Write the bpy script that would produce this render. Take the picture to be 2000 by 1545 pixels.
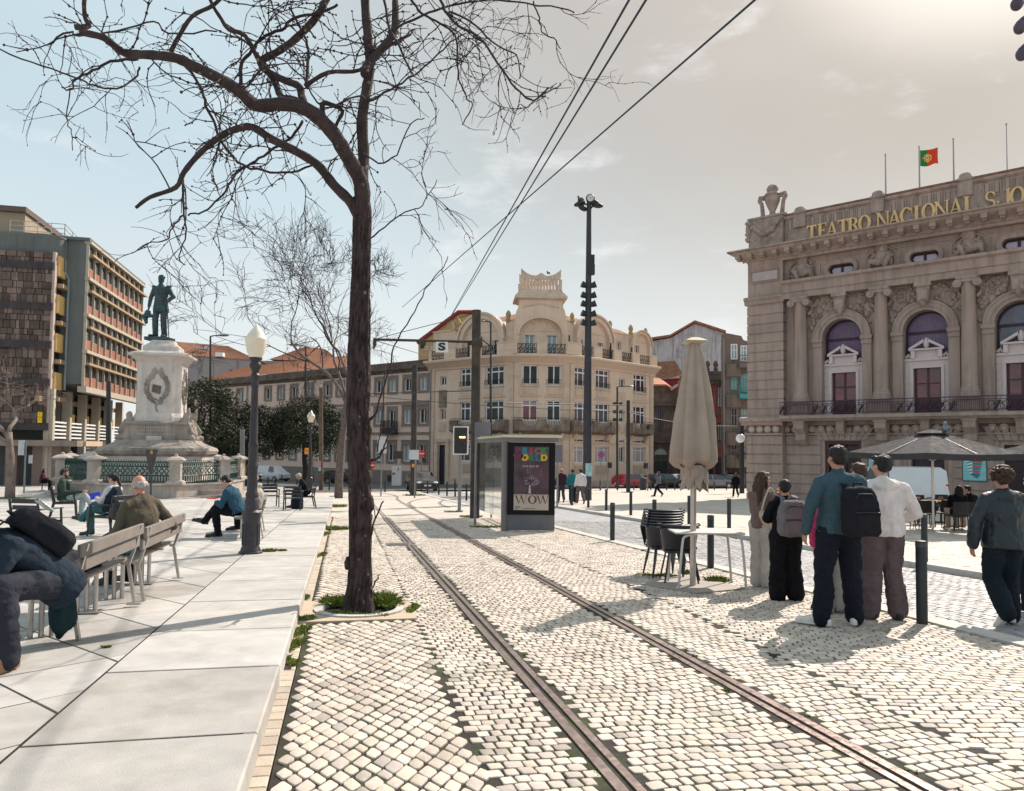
import bpy, math, random
import numpy as np
from mathutils import Vector, Matrix, noise
SC=bpy.context.scene
for o in list(bpy.data.objects):bpy.data.objects.remove(o)
R=math.radians
# camera, sky, sun, exposure
FPX, CZ, PIT, ROL, SL=1450.0, 1.55, R(2.6), 0.0115, 0.03
SHY=104.5-FPX*math.tan(PIT)
FW=Vector((0, math.cos(PIT), math.sin(PIT)))
_u0=Vector((0, -math.sin(PIT), math.cos(PIT)));_r0=Vector((1, 0, 0))
CR=_r0*math.cos(ROL)+_u0*math.sin(ROL)
CU=_u0*math.cos(ROL)-_r0*math.sin(ROL)
cam=bpy.data.cameras.new('camera');co=bpy.data.objects.new('camera', cam);SC.collection.objects.link(co)
co.matrix_world=Matrix(((CR.x, CU.x, -FW.x, 0), (CR.y, CU.y, -FW.y, 0), (CR.z, CU.z, -FW.z, CZ), (0, 0, 0, 1)))
cam.sensor_width=36;cam.lens=36*FPX/2000;cam.shift_y=SHY/2000
cam.clip_start=0.05;cam.clip_end=3000
SC.camera=co
SAZ, SEL=R(38), R(42)
SUN=Vector((math.sin(SAZ)*math.cos(SEL), math.cos(SAZ)*math.cos(SEL), math.sin(SEL)))
sl=bpy.data.lights.new('sun', 'SUN');sl.energy=5.0;sl.angle=R(0.55);sl.color=(1, .90, .79)
so=bpy.data.objects.new('sun', sl);SC.collection.objects.link(so)
so.rotation_euler=SUN.to_track_quat('Z', 'Y').to_euler()
so.location=(30, 40, 60)
W=bpy.data.worlds.new('World');SC.world=W;W.use_nodes=True
def build_sky():
 nt=W.node_tree;N=nt.nodes;L=nt.links;N.clear()
 out=N.new('ShaderNodeOutputWorld');bg=N.new('ShaderNodeBackground');L.new(bg.outputs[0], out.inputs[0])
 sky=N.new('ShaderNodeTexSky');sky.sky_type='NISHITA';sky.sun_disc=False
 sky.sun_elevation=SEL;sky.sun_rotation=SAZ;sky.air_density=1.0;sky.dust_density=2.5;sky.ozone_density=1.2
 bg.inputs[1].default_value=0.097
 tc=N.new('ShaderNodeTexCoord')
 def math_(op, a, b=None, clamp=False):
  n=N.new('ShaderNodeMath');n.operation=op;n.use_clamp=clamp
  for i, v in enumerate((a, b)):
   if v is None:continue
   if isinstance(v, (int, float)):n.inputs[i].default_value=v
   else:L.new(v, n.inputs[i])
  return n.outputs[0]
 def mr(v, a, b, c=0., d=1.):
  n=N.new('ShaderNodeMapRange');n.interpolation_type='SMOOTHSTEP';L.new(v, n.inputs[0])
  for i, x in enumerate((a, b, c, d)):n.inputs[i+1].default_value=x
  return n.outputs[0]
 def mix(f, a, b):
  n=N.new('ShaderNodeMix');n.data_type='RGBA'
  if isinstance(f, float):n.inputs[0].default_value=f
  else:L.new(f, n.inputs[0])
  for i, v in((6, a), (7, b)):
   if isinstance(v, tuple):n.inputs[i].default_value=(*v, 1)
   else:L.new(v, n.inputs[i])
  return n.outputs[2]
 dt=N.new('ShaderNodeVectorMath');dt.operation='DOT_PRODUCT';L.new(tc.outputs['Generated'], dt.inputs[0]);dt.inputs[1].default_value=SUN
 d=dt.outputs['Value']
 sx=N.new('ShaderNodeSeparateXYZ');L.new(tc.outputs['Generated'], sx.inputs[0]);z=sx.outputs[2];x=sx.outputs[0]
 veil=mix(mr(d, .60, .93), (4.9, 6.0, 6.5), (4.35, 4.02, 3.55))
 veil=mix(mr(d, .94, .992), veil, (9.5, 8.9, 7.8))
 veil=mix(mr(z, .38, -.02), veil, (7.2, 7.3, 7.1))
 nz=N.new('ShaderNodeTexNoise');nz.inputs['Scale'].default_value=5;nz.inputs['Detail'].default_value=9;nz.inputs['Roughness'].default_value=.62
 mp=N.new('ShaderNodeMapping');mp.inputs['Scale'].default_value=(1, 1, 2.6);L.new(tc.outputs['Generated'], mp.inputs[0]);L.new(mp.outputs[0], nz.inputs[0])
 wisp=mr(nz.outputs[0], .56, .74, 0, .55)
 veil=mix(wisp, veil, (7.9, 7.9, 7.8))
 n2=N.new('ShaderNodeTexNoise');n2.inputs['Scale'].default_value=1.6;n2.inputs['Detail'].default_value=4;L.new(mp.outputs[0], n2.inputs[0])
 fac=mr(n2.outputs[0], .25, .75, .84, .95)
 L.new(mix(fac, sky.outputs[0], veil), bg.inputs[0])
build_sky()
SC.view_settings.view_transform='Standard';SC.view_settings.look='None';SC.view_settings.exposure=0.42;SC.view_settings.gamma=1
SC.view_settings.use_curve_mapping=False
SC.cycles.max_bounces=6;SC.cycles.diffuse_bounces=3;SC.cycles.glossy_bounces=3;SC.cycles.transmission_bounces=5;SC.cycles.transparent_max_bounces=12
# from a place in the photograph to a place in the square
def ray(px, py):
 a=(px-1000)/FPX;b=-(py-772.5-SHY)/FPX
 v=FW+CR*a+CU*b
 return v/v.y
def at(px, py, Y):
 v=ray(px, py);return Vector((v.x*Y, Y, CZ+v.z*Y))
def G(px, py, h=0.):
 v=ray(px, py);t=(CZ-h)/(-SL-v.z)
 return Vector((v.x*t, t, CZ+v.z*t))
def gz(y):return-SL*y
def proj(p):
 q=Vector(p)-Vector((0, 0, CZ));w=q.dot(FW)
 return(1000+FPX*q.dot(CR)/w, 772.5+SHY-FPX*q.dot(CU)/w)
# mesh builder
class MB:
 def __init__(s, M=None):s.v=[];s.f=[];s.M=M;s.mi=[];s.cm=0
 def av(s, pts):
  n=len(s.v)
  s.v.extend([s.M@Vector(p)if s.M is not None else Vector(p)for p in pts]);return n
 def face(s, idx):s.f.append(tuple(idx));s.mi.append(s.cm)
 def poly(s, pts):n=s.av(pts);s.face(range(n, n+len(pts)))
 def box(s, x0, x1, y0, y1, z0, z1):
  n=s.av([(x0, y0, z0), (x1, y0, z0), (x1, y1, z0), (x0, y1, z0), (x0, y0, z1), (x1, y0, z1), (x1, y1, z1), (x0, y1, z1)])
  for q in((0, 3, 2, 1), (4, 5, 6, 7), (0, 1, 5, 4), (1, 2, 6, 5), (2, 3, 7, 6), (3, 0, 4, 7)):s.face([n+i for i in q])
 def cbox(s, c, sz, rz=0., b=0.):
  M0=s.M;T=Matrix.Translation(c)@Matrix.Rotation(rz, 4, 'Z');s.M=T if M0 is None else M0@T
  x, y, z=sz[0]/2, sz[1]/2, sz[2]/2
  if b:s.bbox(-x, x, -y, y, -z, z, b)
  else:s.box(-x, x, -y, y, -z, z)
  s.M=M0
 def bbox(s, x0, x1, y0, y1, z0, z1, b):
  o=[(x0+b, y0), (x1-b, y0), (x1, y0+b), (x1, y1-b), (x1-b, y1), (x0+b, y1), (x0, y1-b), (x0, y0+b)]
  i=[(x0+b, y0+b*.4), (x1-b, y0+b*.4), (x1-b*.4, y0+b), (x1-b*.4, y1-b), (x1-b, y1-b*.4), (x0+b, y1-b*.4), (x0+b*.4, y1-b), (x0+b*.4, y0+b)]
  s.loft([[(*p, z0)for p in i], [(*p, z0+b*.6)for p in o], [(*p, z1-b*.6)for p in o], [(*p, z1)for p in i]], True, True)
 def loft(s, rings, cap0=False, cap1=False, closed=True):
  n=len(rings[0]);b=[s.av(r)for r in rings]
  for j in range(len(rings)-1):
   for i in range(n if closed else n-1):
    k=(i+1)%n
    s.face((b[j]+i, b[j]+k, b[j+1]+k, b[j+1]+i))
  if cap0:s.face([b[0]+i for i in range(n)][::-1])
  if cap1:s.face([b[-1]+i for i in range(n)])
 def tube(s, pts, rad, n=8, cap=True, rfn=None):
  pts=[Vector(p)for p in pts]
  if isinstance(rad, (int, float)):rad=[rad]*len(pts)
  rings=[];up=None
  for i, p in enumerate(pts):
   t=(pts[min(i+1, len(pts)-1)]-pts[max(i-1, 0)])
   if t.length<1e-9:t=Vector((0, 0, 1))
   t.normalize()
   if up is None:
    up=Vector((1, 0, 0))if abs(t.x)<.8 else Vector((0, 1, 0))
   up=(up-t*up.dot(t));up.normalize();w=t.cross(up)
   rings.append([p+(up*math.cos(a)+w*math.sin(a))*(rad[i]*(rfn(i, a, p)if rfn else 1))for a in[2*math.pi*k/n for k in range(n)]])
  s.loft(rings, cap, cap)
 def cyl(s, c, r, z0, z1, n=16, r1=None):
  r1=r if r1 is None else r1
  s.loft([[(c[0]+q*math.cos(a), c[1]+q*math.sin(a), z)for a in[2*math.pi*k/n for k in range(n)]]for q, z in((r, z0), (r1, z1))], True, True)
 def lathe(s, prof, c=(0, 0, 0), n=16, rot=0., sy=1.):
  s.loft([[(c[0]+r*math.cos(a), c[1]+sy*r*math.sin(a), c[2]+z)for a in[rot+2*math.pi*k/n for k in range(n)]]for r, z in prof], True, True)
 def ell(s, c, r, nu=14, nv=9, M=None):
  rings=[]
  for j in range(nv+1):
   t=math.pi*(j+.02*(j==0)-.02*(j==nv))/nv
   ring=[Vector((r[0]*math.sin(t)*math.cos(a), r[1]*math.sin(t)*math.sin(a), -r[2]*math.cos(t)))for a in[2*math.pi*k/nu for k in range(nu)]]
   rings.append([(M@q if M else q)+Vector(c)for q in ring])
  s.loft(rings, True, True)
 def prism(s, pts, axis, a, b):
  f={'x':lambda p, d:(d, p[0], p[1]), 'y':lambda p, d:(p[0], d, p[1]), 'z':lambda p, d:(p[0], p[1], d)}[axis]
  s.loft([[f(p, a)for p in pts], [f(p, b)for p in pts]], True, True)
 def grid_arc(s, fn, nu, nv):
  n=s.av([fn(i/nu, j/nv)for j in range(nv+1)for i in range(nu+1)])
  for j in range(nv):
   for i in range(nu):
    a=n+j*(nu+1)+i;s.face((a, a+1, a+nu+2, a+nu+1))
def mesh_of(name, mb, mats, off=None, smooth=False, fix=True):
 me=bpy.data.meshes.new(name)
 vs=mb.v if off is None else[p-off for p in mb.v]
 me.from_pydata([tuple(p)for p in vs], [], mb.f)
 for m in(mats if isinstance(mats, (list, tuple))else[mats]):me.materials.append(m)
 if isinstance(mats, (list, tuple))and len(mats)>1:me.polygons.foreach_set('material_index', mb.mi)
 if fix:
  import bmesh
  bm=bmesh.new();bm.from_mesh(me);bmesh.ops.recalc_face_normals(bm, faces=bm.faces);bm.to_mesh(me);bm.free()
 if smooth is True:me.polygons.foreach_set('use_smooth', [True]*len(me.polygons))
 elif smooth:
  me.polygons.foreach_set('use_smooth', [True]*len(me.polygons));me.set_sharp_from_angle(angle=R(smooth))
 me.update();return me
def link(name, data, parent=None):
 o=bpy.data.objects.new(name, data);SC.collection.objects.link(o)
 if parent:o.parent=parent
 return o
def wloc(o):
 v=Vector((0, 0, 0))
 while o:v+=o.location;o=o.parent
 return v
def tag(o, label=None, cat=None, group=None, kind=None):
 for k, v in(('label', label), ('category', cat), ('group', group), ('kind', kind)):
  if v:o[k]=v
 return o
def part(name, mb, mats, parent, smooth=False, label=None, fix=True):
 o=link(name, mesh_of(name, mb, mats, wloc(parent), smooth, fix), parent)
 if label:o['label']=label
 return o
def thing(name, label, cat, loc=(0, 0, 0), group=None, rz=0):
 o=link(name, None);o.location=loc;o.empty_display_size=.3;o.rotation_euler=(0, 0, rz);return tag(o, label, cat, group)
def solo(name, mb, mats, label, cat, loc=(0, 0, 0), group=None, smooth=False, kind=None):
 o=link(name, mesh_of(name, mb, mats, Vector(loc), smooth));o.location=loc;return tag(o, label, cat, group, kind)
def dup(root, loc, rz=0., label=None, group=None):
 def cp(o, par):
  c=o.copy();SC.collection.objects.link(c)
  if par:c.parent=par
  for ch in list(o.children):cp(ch, c)
  return c
 r=cp(root, None);r.location=loc;r.rotation_euler=(0, 0, rz)
 if label:r['label']=label
 if group:r['group']=group
 return r
def structure(name, mb, m, smooth=False):return tag(link(name, mesh_of(name, mb, m, None, smooth)), kind='structure')
# materials
_mc={}
def mat(name, col, rough=.75, var=.12, sc=2.5, bump=.15, bs=30., metal=0., streak=0., spec=.4, tint=False, trans=0., emit=None, dirt=None, dsc=1.2, damt=.5, coat=0., alpha=1.):
 if name in _mc:return _mc[name]
 m=bpy.data.materials.new(name);m.use_nodes=True;nt=m.node_tree;N=nt.nodes;L=nt.links
 b=N['Principled BSDF'];b.inputs['Roughness'].default_value=rough;b.inputs['Metallic'].default_value=metal
 b.inputs['Specular IOR Level'].default_value=spec
 if coat:b.inputs['Coat Weight'].default_value=coat;b.inputs['Coat Roughness'].default_value=.05
 if trans:b.inputs['Transmission Weight'].default_value=trans
 if alpha<1:b.inputs['Alpha'].default_value=alpha
 tc=N.new('ShaderNodeTexCoord');geo=N.new('ShaderNodeNewGeometry');P=geo.outputs['Position']
 def nz(scale, detail=5, rough_=.6, vec=None):
  n=N.new('ShaderNodeTexNoise');n.inputs['Scale'].default_value=scale;n.inputs['Detail'].default_value=detail;n.inputs['Roughness'].default_value=rough_
  L.new(vec or P, n.inputs['Vector']);return n.outputs[0]
 def ramp(v, a, b_, c, d):
  n=N.new('ShaderNodeMapRange');L.new(v, n.inputs[0])
  for i, x in enumerate((a, b_, c, d)):n.inputs[i+1].default_value=x
  return n.outputs[0]
 def mixc(f, a, c, mode='MIX'):
  n=N.new('ShaderNodeMix');n.data_type='RGBA';n.blend_type=mode
  if isinstance(f, (int, float)):n.inputs[0].default_value=f
  else:L.new(f, n.inputs[0])
  for i, v in((6, a), (7, c)):
   if isinstance(v, tuple):n.inputs[i].default_value=(*v[:3], 1)
   else:L.new(v, n.inputs[i])
  return n.outputs[2]
 lo=tuple(max(0, c*(1-var))for c in col);hi=tuple(min(1, c*(1+var))for c in col)
 c=mixc(ramp(nz(sc), .3, .7, 0, 1), lo, hi)
 if dirt:c=mixc(ramp(nz(dsc, 7, .65), .48, .72, 0, damt), c, dirt)
 if streak:
  mp=N.new('ShaderNodeMapping');mp.inputs['Scale'].default_value=(2.2, 2.2, .18);L.new(P, mp.inputs[0])
  c=mixc(ramp(nz(1.6, 6, .6, mp.outputs[0]), .46, .72, 0, streak), c, tuple(x*.32 for x in col))
 if tint:
  a=N.new('ShaderNodeAttribute');a.attribute_name='tint';c=mixc(1.0, c, a.outputs['Color'], 'MULTIPLY')
 L.new(c, b.inputs['Base Color'])
 if bump:
  bp=N.new('ShaderNodeBump');bp.inputs['Strength'].default_value=bump;bp.inputs['Distance'].default_value=.02
  L.new(nz(bs, 6, .6), bp.inputs['Height']);L.new(bp.outputs[0], b.inputs['Normal'])
  if rough>.2:L.new(ramp(nz(sc*2.3), .3, .7, max(.05, rough-.1), min(1, rough+.1)), b.inputs['Roughness'])
 if emit:b.inputs['Emission Color'].default_value=(*emit[:3], 1);b.inputs['Emission Strength'].default_value=emit[3]
 _mc[name]=m;return m
def glass_mat(name, col, rough=.06, var=.4, sc=1.5, spec=.6):
 return mat(name, col, rough, var, sc, 0, 1, spec=spec)
DARKM=mat('dark metal', (.035, .037, .042), .5, .25, 6, .06, 60, .3)
BLACK=mat('black paint', (.02, .021, .025), .5, .2, 8, .04, 60)
STEEL=mat('brushed steel', (.45, .43, .41), .35, .12, 12, .04, 90, .9)
GREYM=mat('grey metal', (.20, .20, .215), .45, .12, 5, .03, 60, .3)
WHITE=mat('white paint', (.72, .73, .74), .5, .06, 4, .05, 40)
GLASS=glass_mat('window glass', (.035, .042, .05))
# facades
class Fac:
 def __init__(s, A, d, base=None):
  s.A=Vector((A[0], A[1], 0));s.u=Vector((d[0], d[1], 0)).normalized();n=Vector((s.u.y, -s.u.x, 0))
  if n.dot(-s.A)<0:n=-n
  s.n=n;u=s.u
  s.M=Matrix(((u.x, n.x, 0, s.A.x), (u.y, n.y, 0, s.A.y), (0, 0, 1, 0), (0, 0, 0, 1)))
 def uv(s, px, py, w=0.):
  r=ray(px, py);C=Vector((0, 0, CZ));A=s.A+s.n*w
  t=(A-C).dot(s.n)/r.dot(s.n);p=C+r*t
  return(p-s.A).dot(s.u), p.z
 def U(s, px, py=850, w=0.):return s.uv(px, py, w)[0]
 def Z(s, px, py, w=0.):return s.uv(px, py, w)[1]
 def P(s, u, z, w=0.):return s.A+s.u*u+s.n*w+Vector((0, 0, z))
 def mb(s):return MB(s.M)
def wall_holes(m, u0, u1, z0, z1, holes, depth=.25, w=0.):
 """a wall face with openings; a hole is (u0, u1, z0, z1) or (u0, u1, z0, zspring, 'arch')"""
 bb=[]
 for h in holes:
  if len(h)==5 and h[4]=='arch':bb.append((h[0], h[1], h[2], h[3]+(h[1]-h[0])/2*h_ar(h)))
  else:bb.append(h[:4])
 us=sorted({u0, u1, *[x for b in bb for x in b[:2]]});zs=sorted({z0, z1, *[x for b in bb for x in b[2:]]})
 us=[x for x in us if u0-1e-6<=x<=u1+1e-6];zs=[x for x in zs if z0-1e-6<=x<=z1+1e-6]
 for j in range(len(zs)-1):
  run=None
  for i in range(len(us)):
   solid=False
   if i<len(us)-1:
    cu, cz=(us[i]+us[i+1])/2, (zs[j]+zs[j+1])/2
    solid=not any(b[0]<cu<b[1]and b[2]<cz<b[3]for b in bb)
   if solid and run is None:run=us[i]
   if not solid and run is not None:
    m.poly([(run, w, zs[j]), (us[i], w, zs[j]), (us[i], w, zs[j+1]), (run, w, zs[j+1])]);run=None
 for h, b in zip(holes, bb):
  a0, a1, b0, b1=b;y0=w-depth
  if len(h)==5 and h[4]=='arch':
   zsp=h[3];r=(a1-a0)/2;c=(a0+a1)/2;n=16;k=h_ar(h)
   arc=[(c-r*math.cos(math.pi*i/n), zsp+k*r*math.sin(math.pi*i/n))for i in range(n+1)]
   for i in range(n):
    (x0, q0), (x1, q1)=arc[i], arc[i+1]
    m.poly([(x0, w, q0), (x1, w, q1), (x1, w, b1), (x0, w, b1)])
    m.poly([(x0, w, q0), (x1, w, q1), (x1, y0, q1), (x0, y0, q0)])
   b1=zsp
  else:m.poly([(a0, w, b1), (a1, w, b1), (a1, y0, b1), (a0, y0, b1)])
  m.poly([(a0, w, b0), (a0, w, b1), (a0, y0, b1), (a0, y0, b0)]);m.poly([(a1, w, b0), (a1, w, b1), (a1, y0, b1), (a1, y0, b0)])
  m.poly([(a0, w, b0), (a1, w, b0), (a1, y0, b0), (a0, y0, b0)])
def h_ar(h):return 1.0
def window(F, parent, u0, u1, z0, z1, w, frame, glass, vs=(.5, ), hs=(), t=.06, name='window', split=None, arch=False):
 """frame with bars; pane as a child. vs, hs: fractions of the opening where bars stand"""
 m=F.mb();d=.05
 if u0>u1:u0, u1=u1, u0
 H=z1-z0;Wd=u1-u0
 m.box(u0, u0+t, w, w+d, z0, z1);m.box(u1-t, u1, w, w+d, z0, z1)
 m.box(u0+t, u1-t, w, w+d, z0, z0+t);m.box(u0+t, u1-t, w, w+d, z1-t, z1)
 zt=z1-t
 if split:m.box(u0+t, u1-t, w+.002, w+d-.002, z0+H*split-t/2, z0+H*split+t/2)
 for v in vs:m.box(u0+Wd*v-t*.45, u0+Wd*v+t*.45, w+.004, w+d-.004, z0+t, zt)
 for v in hs:m.box(u0+t, u1-t, w+.006, w+d-.006, z0+H*v-t*.3, z0+H*v+t*.3)
 f=part(name, m, frame, parent)
 g=F.mb();g.box(u0+t*.5, u1-t*.5, w+.01, w+.02, z0+t*.5, z1-t*.5)
 part('pane', g, glass, f);return f
# ground, paving, rails, kerbs
def sheet(name, pts, h, m, sub=0):
 mb=MB();mb.poly([(p[0], p[1], gz(p[1])+h)for p in pts]);return structure(name, mb, m)
PAVE=mat('far cobbles', (.50, .45, .40), .8, .16, 1.3, .5, 22, dirt=(.22, .19, .16), dsc=5., damt=.5)
g=MB();n=0
g.poly([(-900, -60, gz(-60)-.14), (900, -60, gz(-60)-.14), (900, 130, gz(130)-.14), (-900, 130, gz(130)-.14)])
g.poly([(-900, 130, gz(130)-.14), (900, 130, gz(130)-.14), (2500, 2500, gz(130)-3), (-2500, 2500, gz(130)-3)])
structure('ground', g, mat('earth', (.30, .27, .24), .9, .2, .4, .3, 8))
def kx(y):return-1.215-.2255*(y-3.24)
def k1(y):return 4.9-.2525*(y-7.1)
def k2(y):return 7.58-.2525*(y-11.67)
RL=[(1.22, 1.0), (.626, 3.617), (-.825, 10), (-2.19, 16), (-4.70, 27), (-7.20, 38.0), (-8.6, 45.5), (-11.5, 52), (-16.5, 57)]
def spline(pts, k=6):
 out=[]
 P=[pts[0]]+list(pts)+[pts[-1]]
 for i in range(1, len(P)-2):
  for j in range(k):
   t=j/k;a, b, c, d=[Vector((*q, 0))if len(q)==2 else Vector(q)for q in P[i-1:i+3]]
   out.append(.5*((2*b)+(c-a)*t+(2*a-5*b+4*c-d)*t*t+(3*b-a-3*c+d)*t**3))
 q=P[-1];out.append(Vector((*q, 0))if len(q)==2 else Vector(q));return out
def offset(pts, d):
 out=[]
 for i, p in enumerate(pts):
  t=pts[min(i+1, len(pts)-1)]-pts[max(i-1, 0)];t.z=0;t.normalize();out.append(p+Vector((t.y, -t.x, 0))*d)
 return out
RLs=spline(RL);RRs=offset(RLs, 1.435)
def xat(line, y):
 for a, b in zip(line, line[1:]):
  if a.y<=y<=b.y:return a.x+(b.x-a.x)*(y-a.y)/(b.y-a.y+1e-9)
 return line[0].x if y<line[0].y else line[-1].x
def ab(y):return-.31-.222*(y-4.67)
BC=spline([(2.95, 1.5), (2.75, 3.5), (2.42, 5.4), (1.78, 9.5), (.55, 15), (-2.3, 27), (-5, 39)])
def bc(y):return max(xat(BC, y), xat(RRs, y)+.35)
far=sheet('plaza_paving', [(-70, -20), (60, -20), (75, 60), (75, 100), (-70, 100)], -.135, PAVE)
bed=mat('joint soil', (.022, .018, .016), .95, .5, 6, .4, 60, dirt=(.06, .085, .02), dsc=2.2, damt=.8)
YN=24.5
sheet('cobble_bed', [(kx(-1)+.15, -1), (k1(-1)-.25, -1), (k1(YN)-.25, YN), (kx(YN)+.15, YN)], -.009, bed)
def farpoly(name, pts, h, m):return sheet(name, pts, h, m)
farpoly('tram_lane_paving', [(kx(YN)+.1, YN), (k1(YN)-.2, YN), (k1(52)-.2, 54), (-3, 56), (-18, 52), (kx(38.2)-3, 38.4), (kx(38.2), 38.2)], -.004, PAVE)
farpoly('square_paving', [(k2(-4)+.2, -4), (60, -4), (70, 84), (26, 84), (9, 72), (-1, 55), (k2(50)+.2, 50)], -.004, PAVE)
lane_m=mat('lane setts', (.33, .33, .35), .55, .2, 2., .5, 18, dirt=(.12, .115, .12), dsc=7., damt=.5)
farpoly('tram_street_paving', [(k1(YN), YN), (k2(YN), YN), (k2(56), 56), (k1(56), 56)], -.075, lane_m)
sheet('street_bed', [(k1(-2), -2), (k2(-2), -2), (k2(YN), YN), (k1(YN), YN)], -.088, bed)
road_m=mat('asphalt', (.085, .08, .085), .85, .2, 1.5, .4, 50, dirt=(.13, .12, .115), dsc=.7, damt=.5)
rp=[G(-80, 962), G(430, 962), G(640, 962), G(900, 957), G(1050, 954), G(1150, 952), G(1300, 951), G(1470, 951.5)]
sheet('road', [(p.x, p.y)for p in rp]+[(60, 100), (22, 118), (-20, 125), (-70, 128), (-70, 50)], .012, road_m)
def stones(name, inside, org, ang, sx, sy, x0, x1, y0, y1, m, h=0., gap=.0115, wav=.03, seed=1, dome=.001, half=True, wave_l=2., post=None):
 rs=np.random.RandomState(seed)
 C=[]
 nr=int((y1-y0)/sy)
 for j in range(nr):
  nc=int((x1-x0)/sx)+2
  b=x0+(np.arange(nc)+(.5*(j%2)if half else 0))*sx+rs.uniform(-.16, .16, nc)*sx
  hy=sy*rs.uniform(-.04, .04)
  c=(b[:-1]+b[1:])/2;w=(b[1:]-b[:-1])
  C.append(np.stack([c, np.full_like(c, y0+(j+.5)*sy+hy), w, np.full_like(c, sy)], 1))
 C=np.concatenate(C)
 ca, sa=math.cos(ang), math.sin(ang)
 def warp(p):
  q=p.copy()
  q[:, 1]+=wav*np.sin(p[:, 0]*2.1/wave_l*2+p[:, 1]*.6)+wav*.5*np.sin(p[:, 0]*5.3+1.3*p[:, 1])
  q[:, 0]+=wav*.7*np.sin(p[:, 1]*3.1+p[:, 0]*.7)
  if post:
   c0, s0=math.cos(post[2]), math.sin(post[2]);x, y=(c0*q[:, 0]-s0*q[:, 1])*post[0], (s0*q[:, 0]+c0*q[:, 1])*post[1];q=np.stack([x, y], 1)
  return np.stack([org[0]+ca*q[:, 0]-sa*q[:, 1], org[1]+sa*q[:, 0]+ca*q[:, 1]], 1)
 W=warp(C[:, :2])
 keep=np.array([inside(p[0], p[1])for p in W]);C=C[keep];W=W[keep];K=len(C)
 a=C[:, 2]/2-gap/2*rs.uniform(.5, 1.8, K);b=C[:, 3]/2-gap/2*rs.uniform(.5, 1.8, K)
 c=np.minimum(a, b)*rs.uniform(.14, .34, K)
 sg=[(1, 0, -1, 1), (1, 0, 1, 0), ]
 oc=np.stack([np.stack([a-c, -b], 1), np.stack([a, -(b-c)], 1), np.stack([a, b-c], 1), np.stack([a-c, b], 1), np.stack([-(a-c), b], 1), np.stack([-a, b-c], 1), np.stack([-a, -(b-c)], 1), np.stack([-(a-c), -b], 1)], 1)
 oc+=rs.uniform(-.09, .09, (K, 8, 2))*np.minimum(a, b)[:, None, None]
 rot=rs.uniform(-.05, .05, K);cr, sr=np.cos(rot)[:, None], np.sin(rot)[:, None]
 oc=np.stack([cr*oc[:, :, 0]-sr*oc[:, :, 1], sr*oc[:, :, 0]+cr*oc[:, :, 1]], 2)
 tz=rs.uniform(-.0025, .0025, K)[:, None];tl=rs.uniform(-.022, .022, (K, 2))
 V=np.zeros((K, 33, 3))
 for k, (sc, dz)in enumerate(((1.0, -.03), (1.0, -.004), (.975, -.001), (.91, 0))):
  q=oc*sc
  Q=warp((C[:, None, :2]+q).reshape(-1, 2)).reshape(K, 8, 2)
  V[:, k*8:k*8+8, :2]=Q
  V[:, k*8:k*8+8, 2]=h+tz+dz+(q*tl[:, None, :]).sum(2)
 Q=warp(C[:, :2]);V[:, 32, :2]=Q;V[:, 32, 2]=h+tz[:, 0]+dome
 V[:, :, 2]+=-SL*V[:, :, 1]
 fs=[]
 for k in range(3):
  for i in range(8):fs.append((k*8+i, k*8+(i+1)%8, k*8+8+(i+1)%8, k*8+8+i))
 q4=np.array(fs);t3=np.array([(24+i, 24+(i+1)%8, 32)for i in range(8)])
 base=(np.arange(K)*33)[:, None, None]
 quads=(q4[None]+base).reshape(-1, 4);tris=(t3[None]+base).reshape(-1, 3)
 me=bpy.data.meshes.new(name);nv=K*33;nq, ntr=len(quads), len(tris)
 me.vertices.add(nv);me.vertices.foreach_set('co', V.reshape(-1))
 loops=np.concatenate([quads.reshape(-1), tris.reshape(-1)]);me.loops.add(len(loops));me.loops.foreach_set('vertex_index', loops)
 ls=np.concatenate([np.arange(nq)*4, nq*4+np.arange(ntr)*3]);me.polygons.add(nq+ntr);me.polygons.foreach_set('loop_start', ls)
 me.update(calc_edges=True)
 t=rs.uniform(.78, 1.1, K);col=np.stack([t, t*rs.uniform(.975, 1.005, K), t*rs.uniform(.93, 1.01, K), np.ones(K)], 1)
 dk=rs.rand(K)<.10;col[dk, :3]*=np.array([.74, .75, .78])
 at_=me.attributes.new('tint', 'FLOAT_COLOR', 'POINT');at_.data.foreach_set('color', np.repeat(col, 33, axis=0).reshape(-1).astype(np.float32))
 me.materials.append(m)
 return tag(link(name, me), kind='structure')
ST=mat('worn granite setts', (.62, .54, .475), .6, .1, 14, .45, 120, tint=True, dirt=(.36, .30, .245), dsc=1.6, damt=.6)
STG=mat('lane granite setts', (.36, .355, .37), .5, .14, 9, .35, 90, tint=True, dirt=(.2, .19, .19), dsc=2.0, damt=.6)
TA=math.atan(.2255)
PIT_C=None
tb=G(702, 1192)
def in_pit(x, y):
 q=Vector((x-tb.x, y-tb.y));a=q.x*math.cos(TA)+q.y*math.sin(TA);b=-q.x*math.sin(TA)+q.y*math.cos(TA)
 return-.70<a<.62 and-.62<b<.62
gx=.17
stones('cobbles_by_kerb', lambda x, y:kx(y)+gx+.02<x<ab(y)+.01 and .6<y<YN and not in_pit(x, y), (-1, 3), TA, .098, .098, -27, 27, -27, 27, ST, seed=3, half=False, wav=.012, post=(.80, 1.38, R(45)))
def rails_clear(x, y):
 a=xat(RLs, y);b=xat(RRs, y);return abs(x-a)>.118 and abs(x-b)>.118
stones('cobbles_between_rails', lambda x, y:ab(y)+.045<x<bc(y)+.01 and .6<y<YN and rails_clear(x, y), (0, 3), TA+R(2), .088, .098, -9, 9, -4, 24, ST, seed=5, wav=.03)
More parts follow.
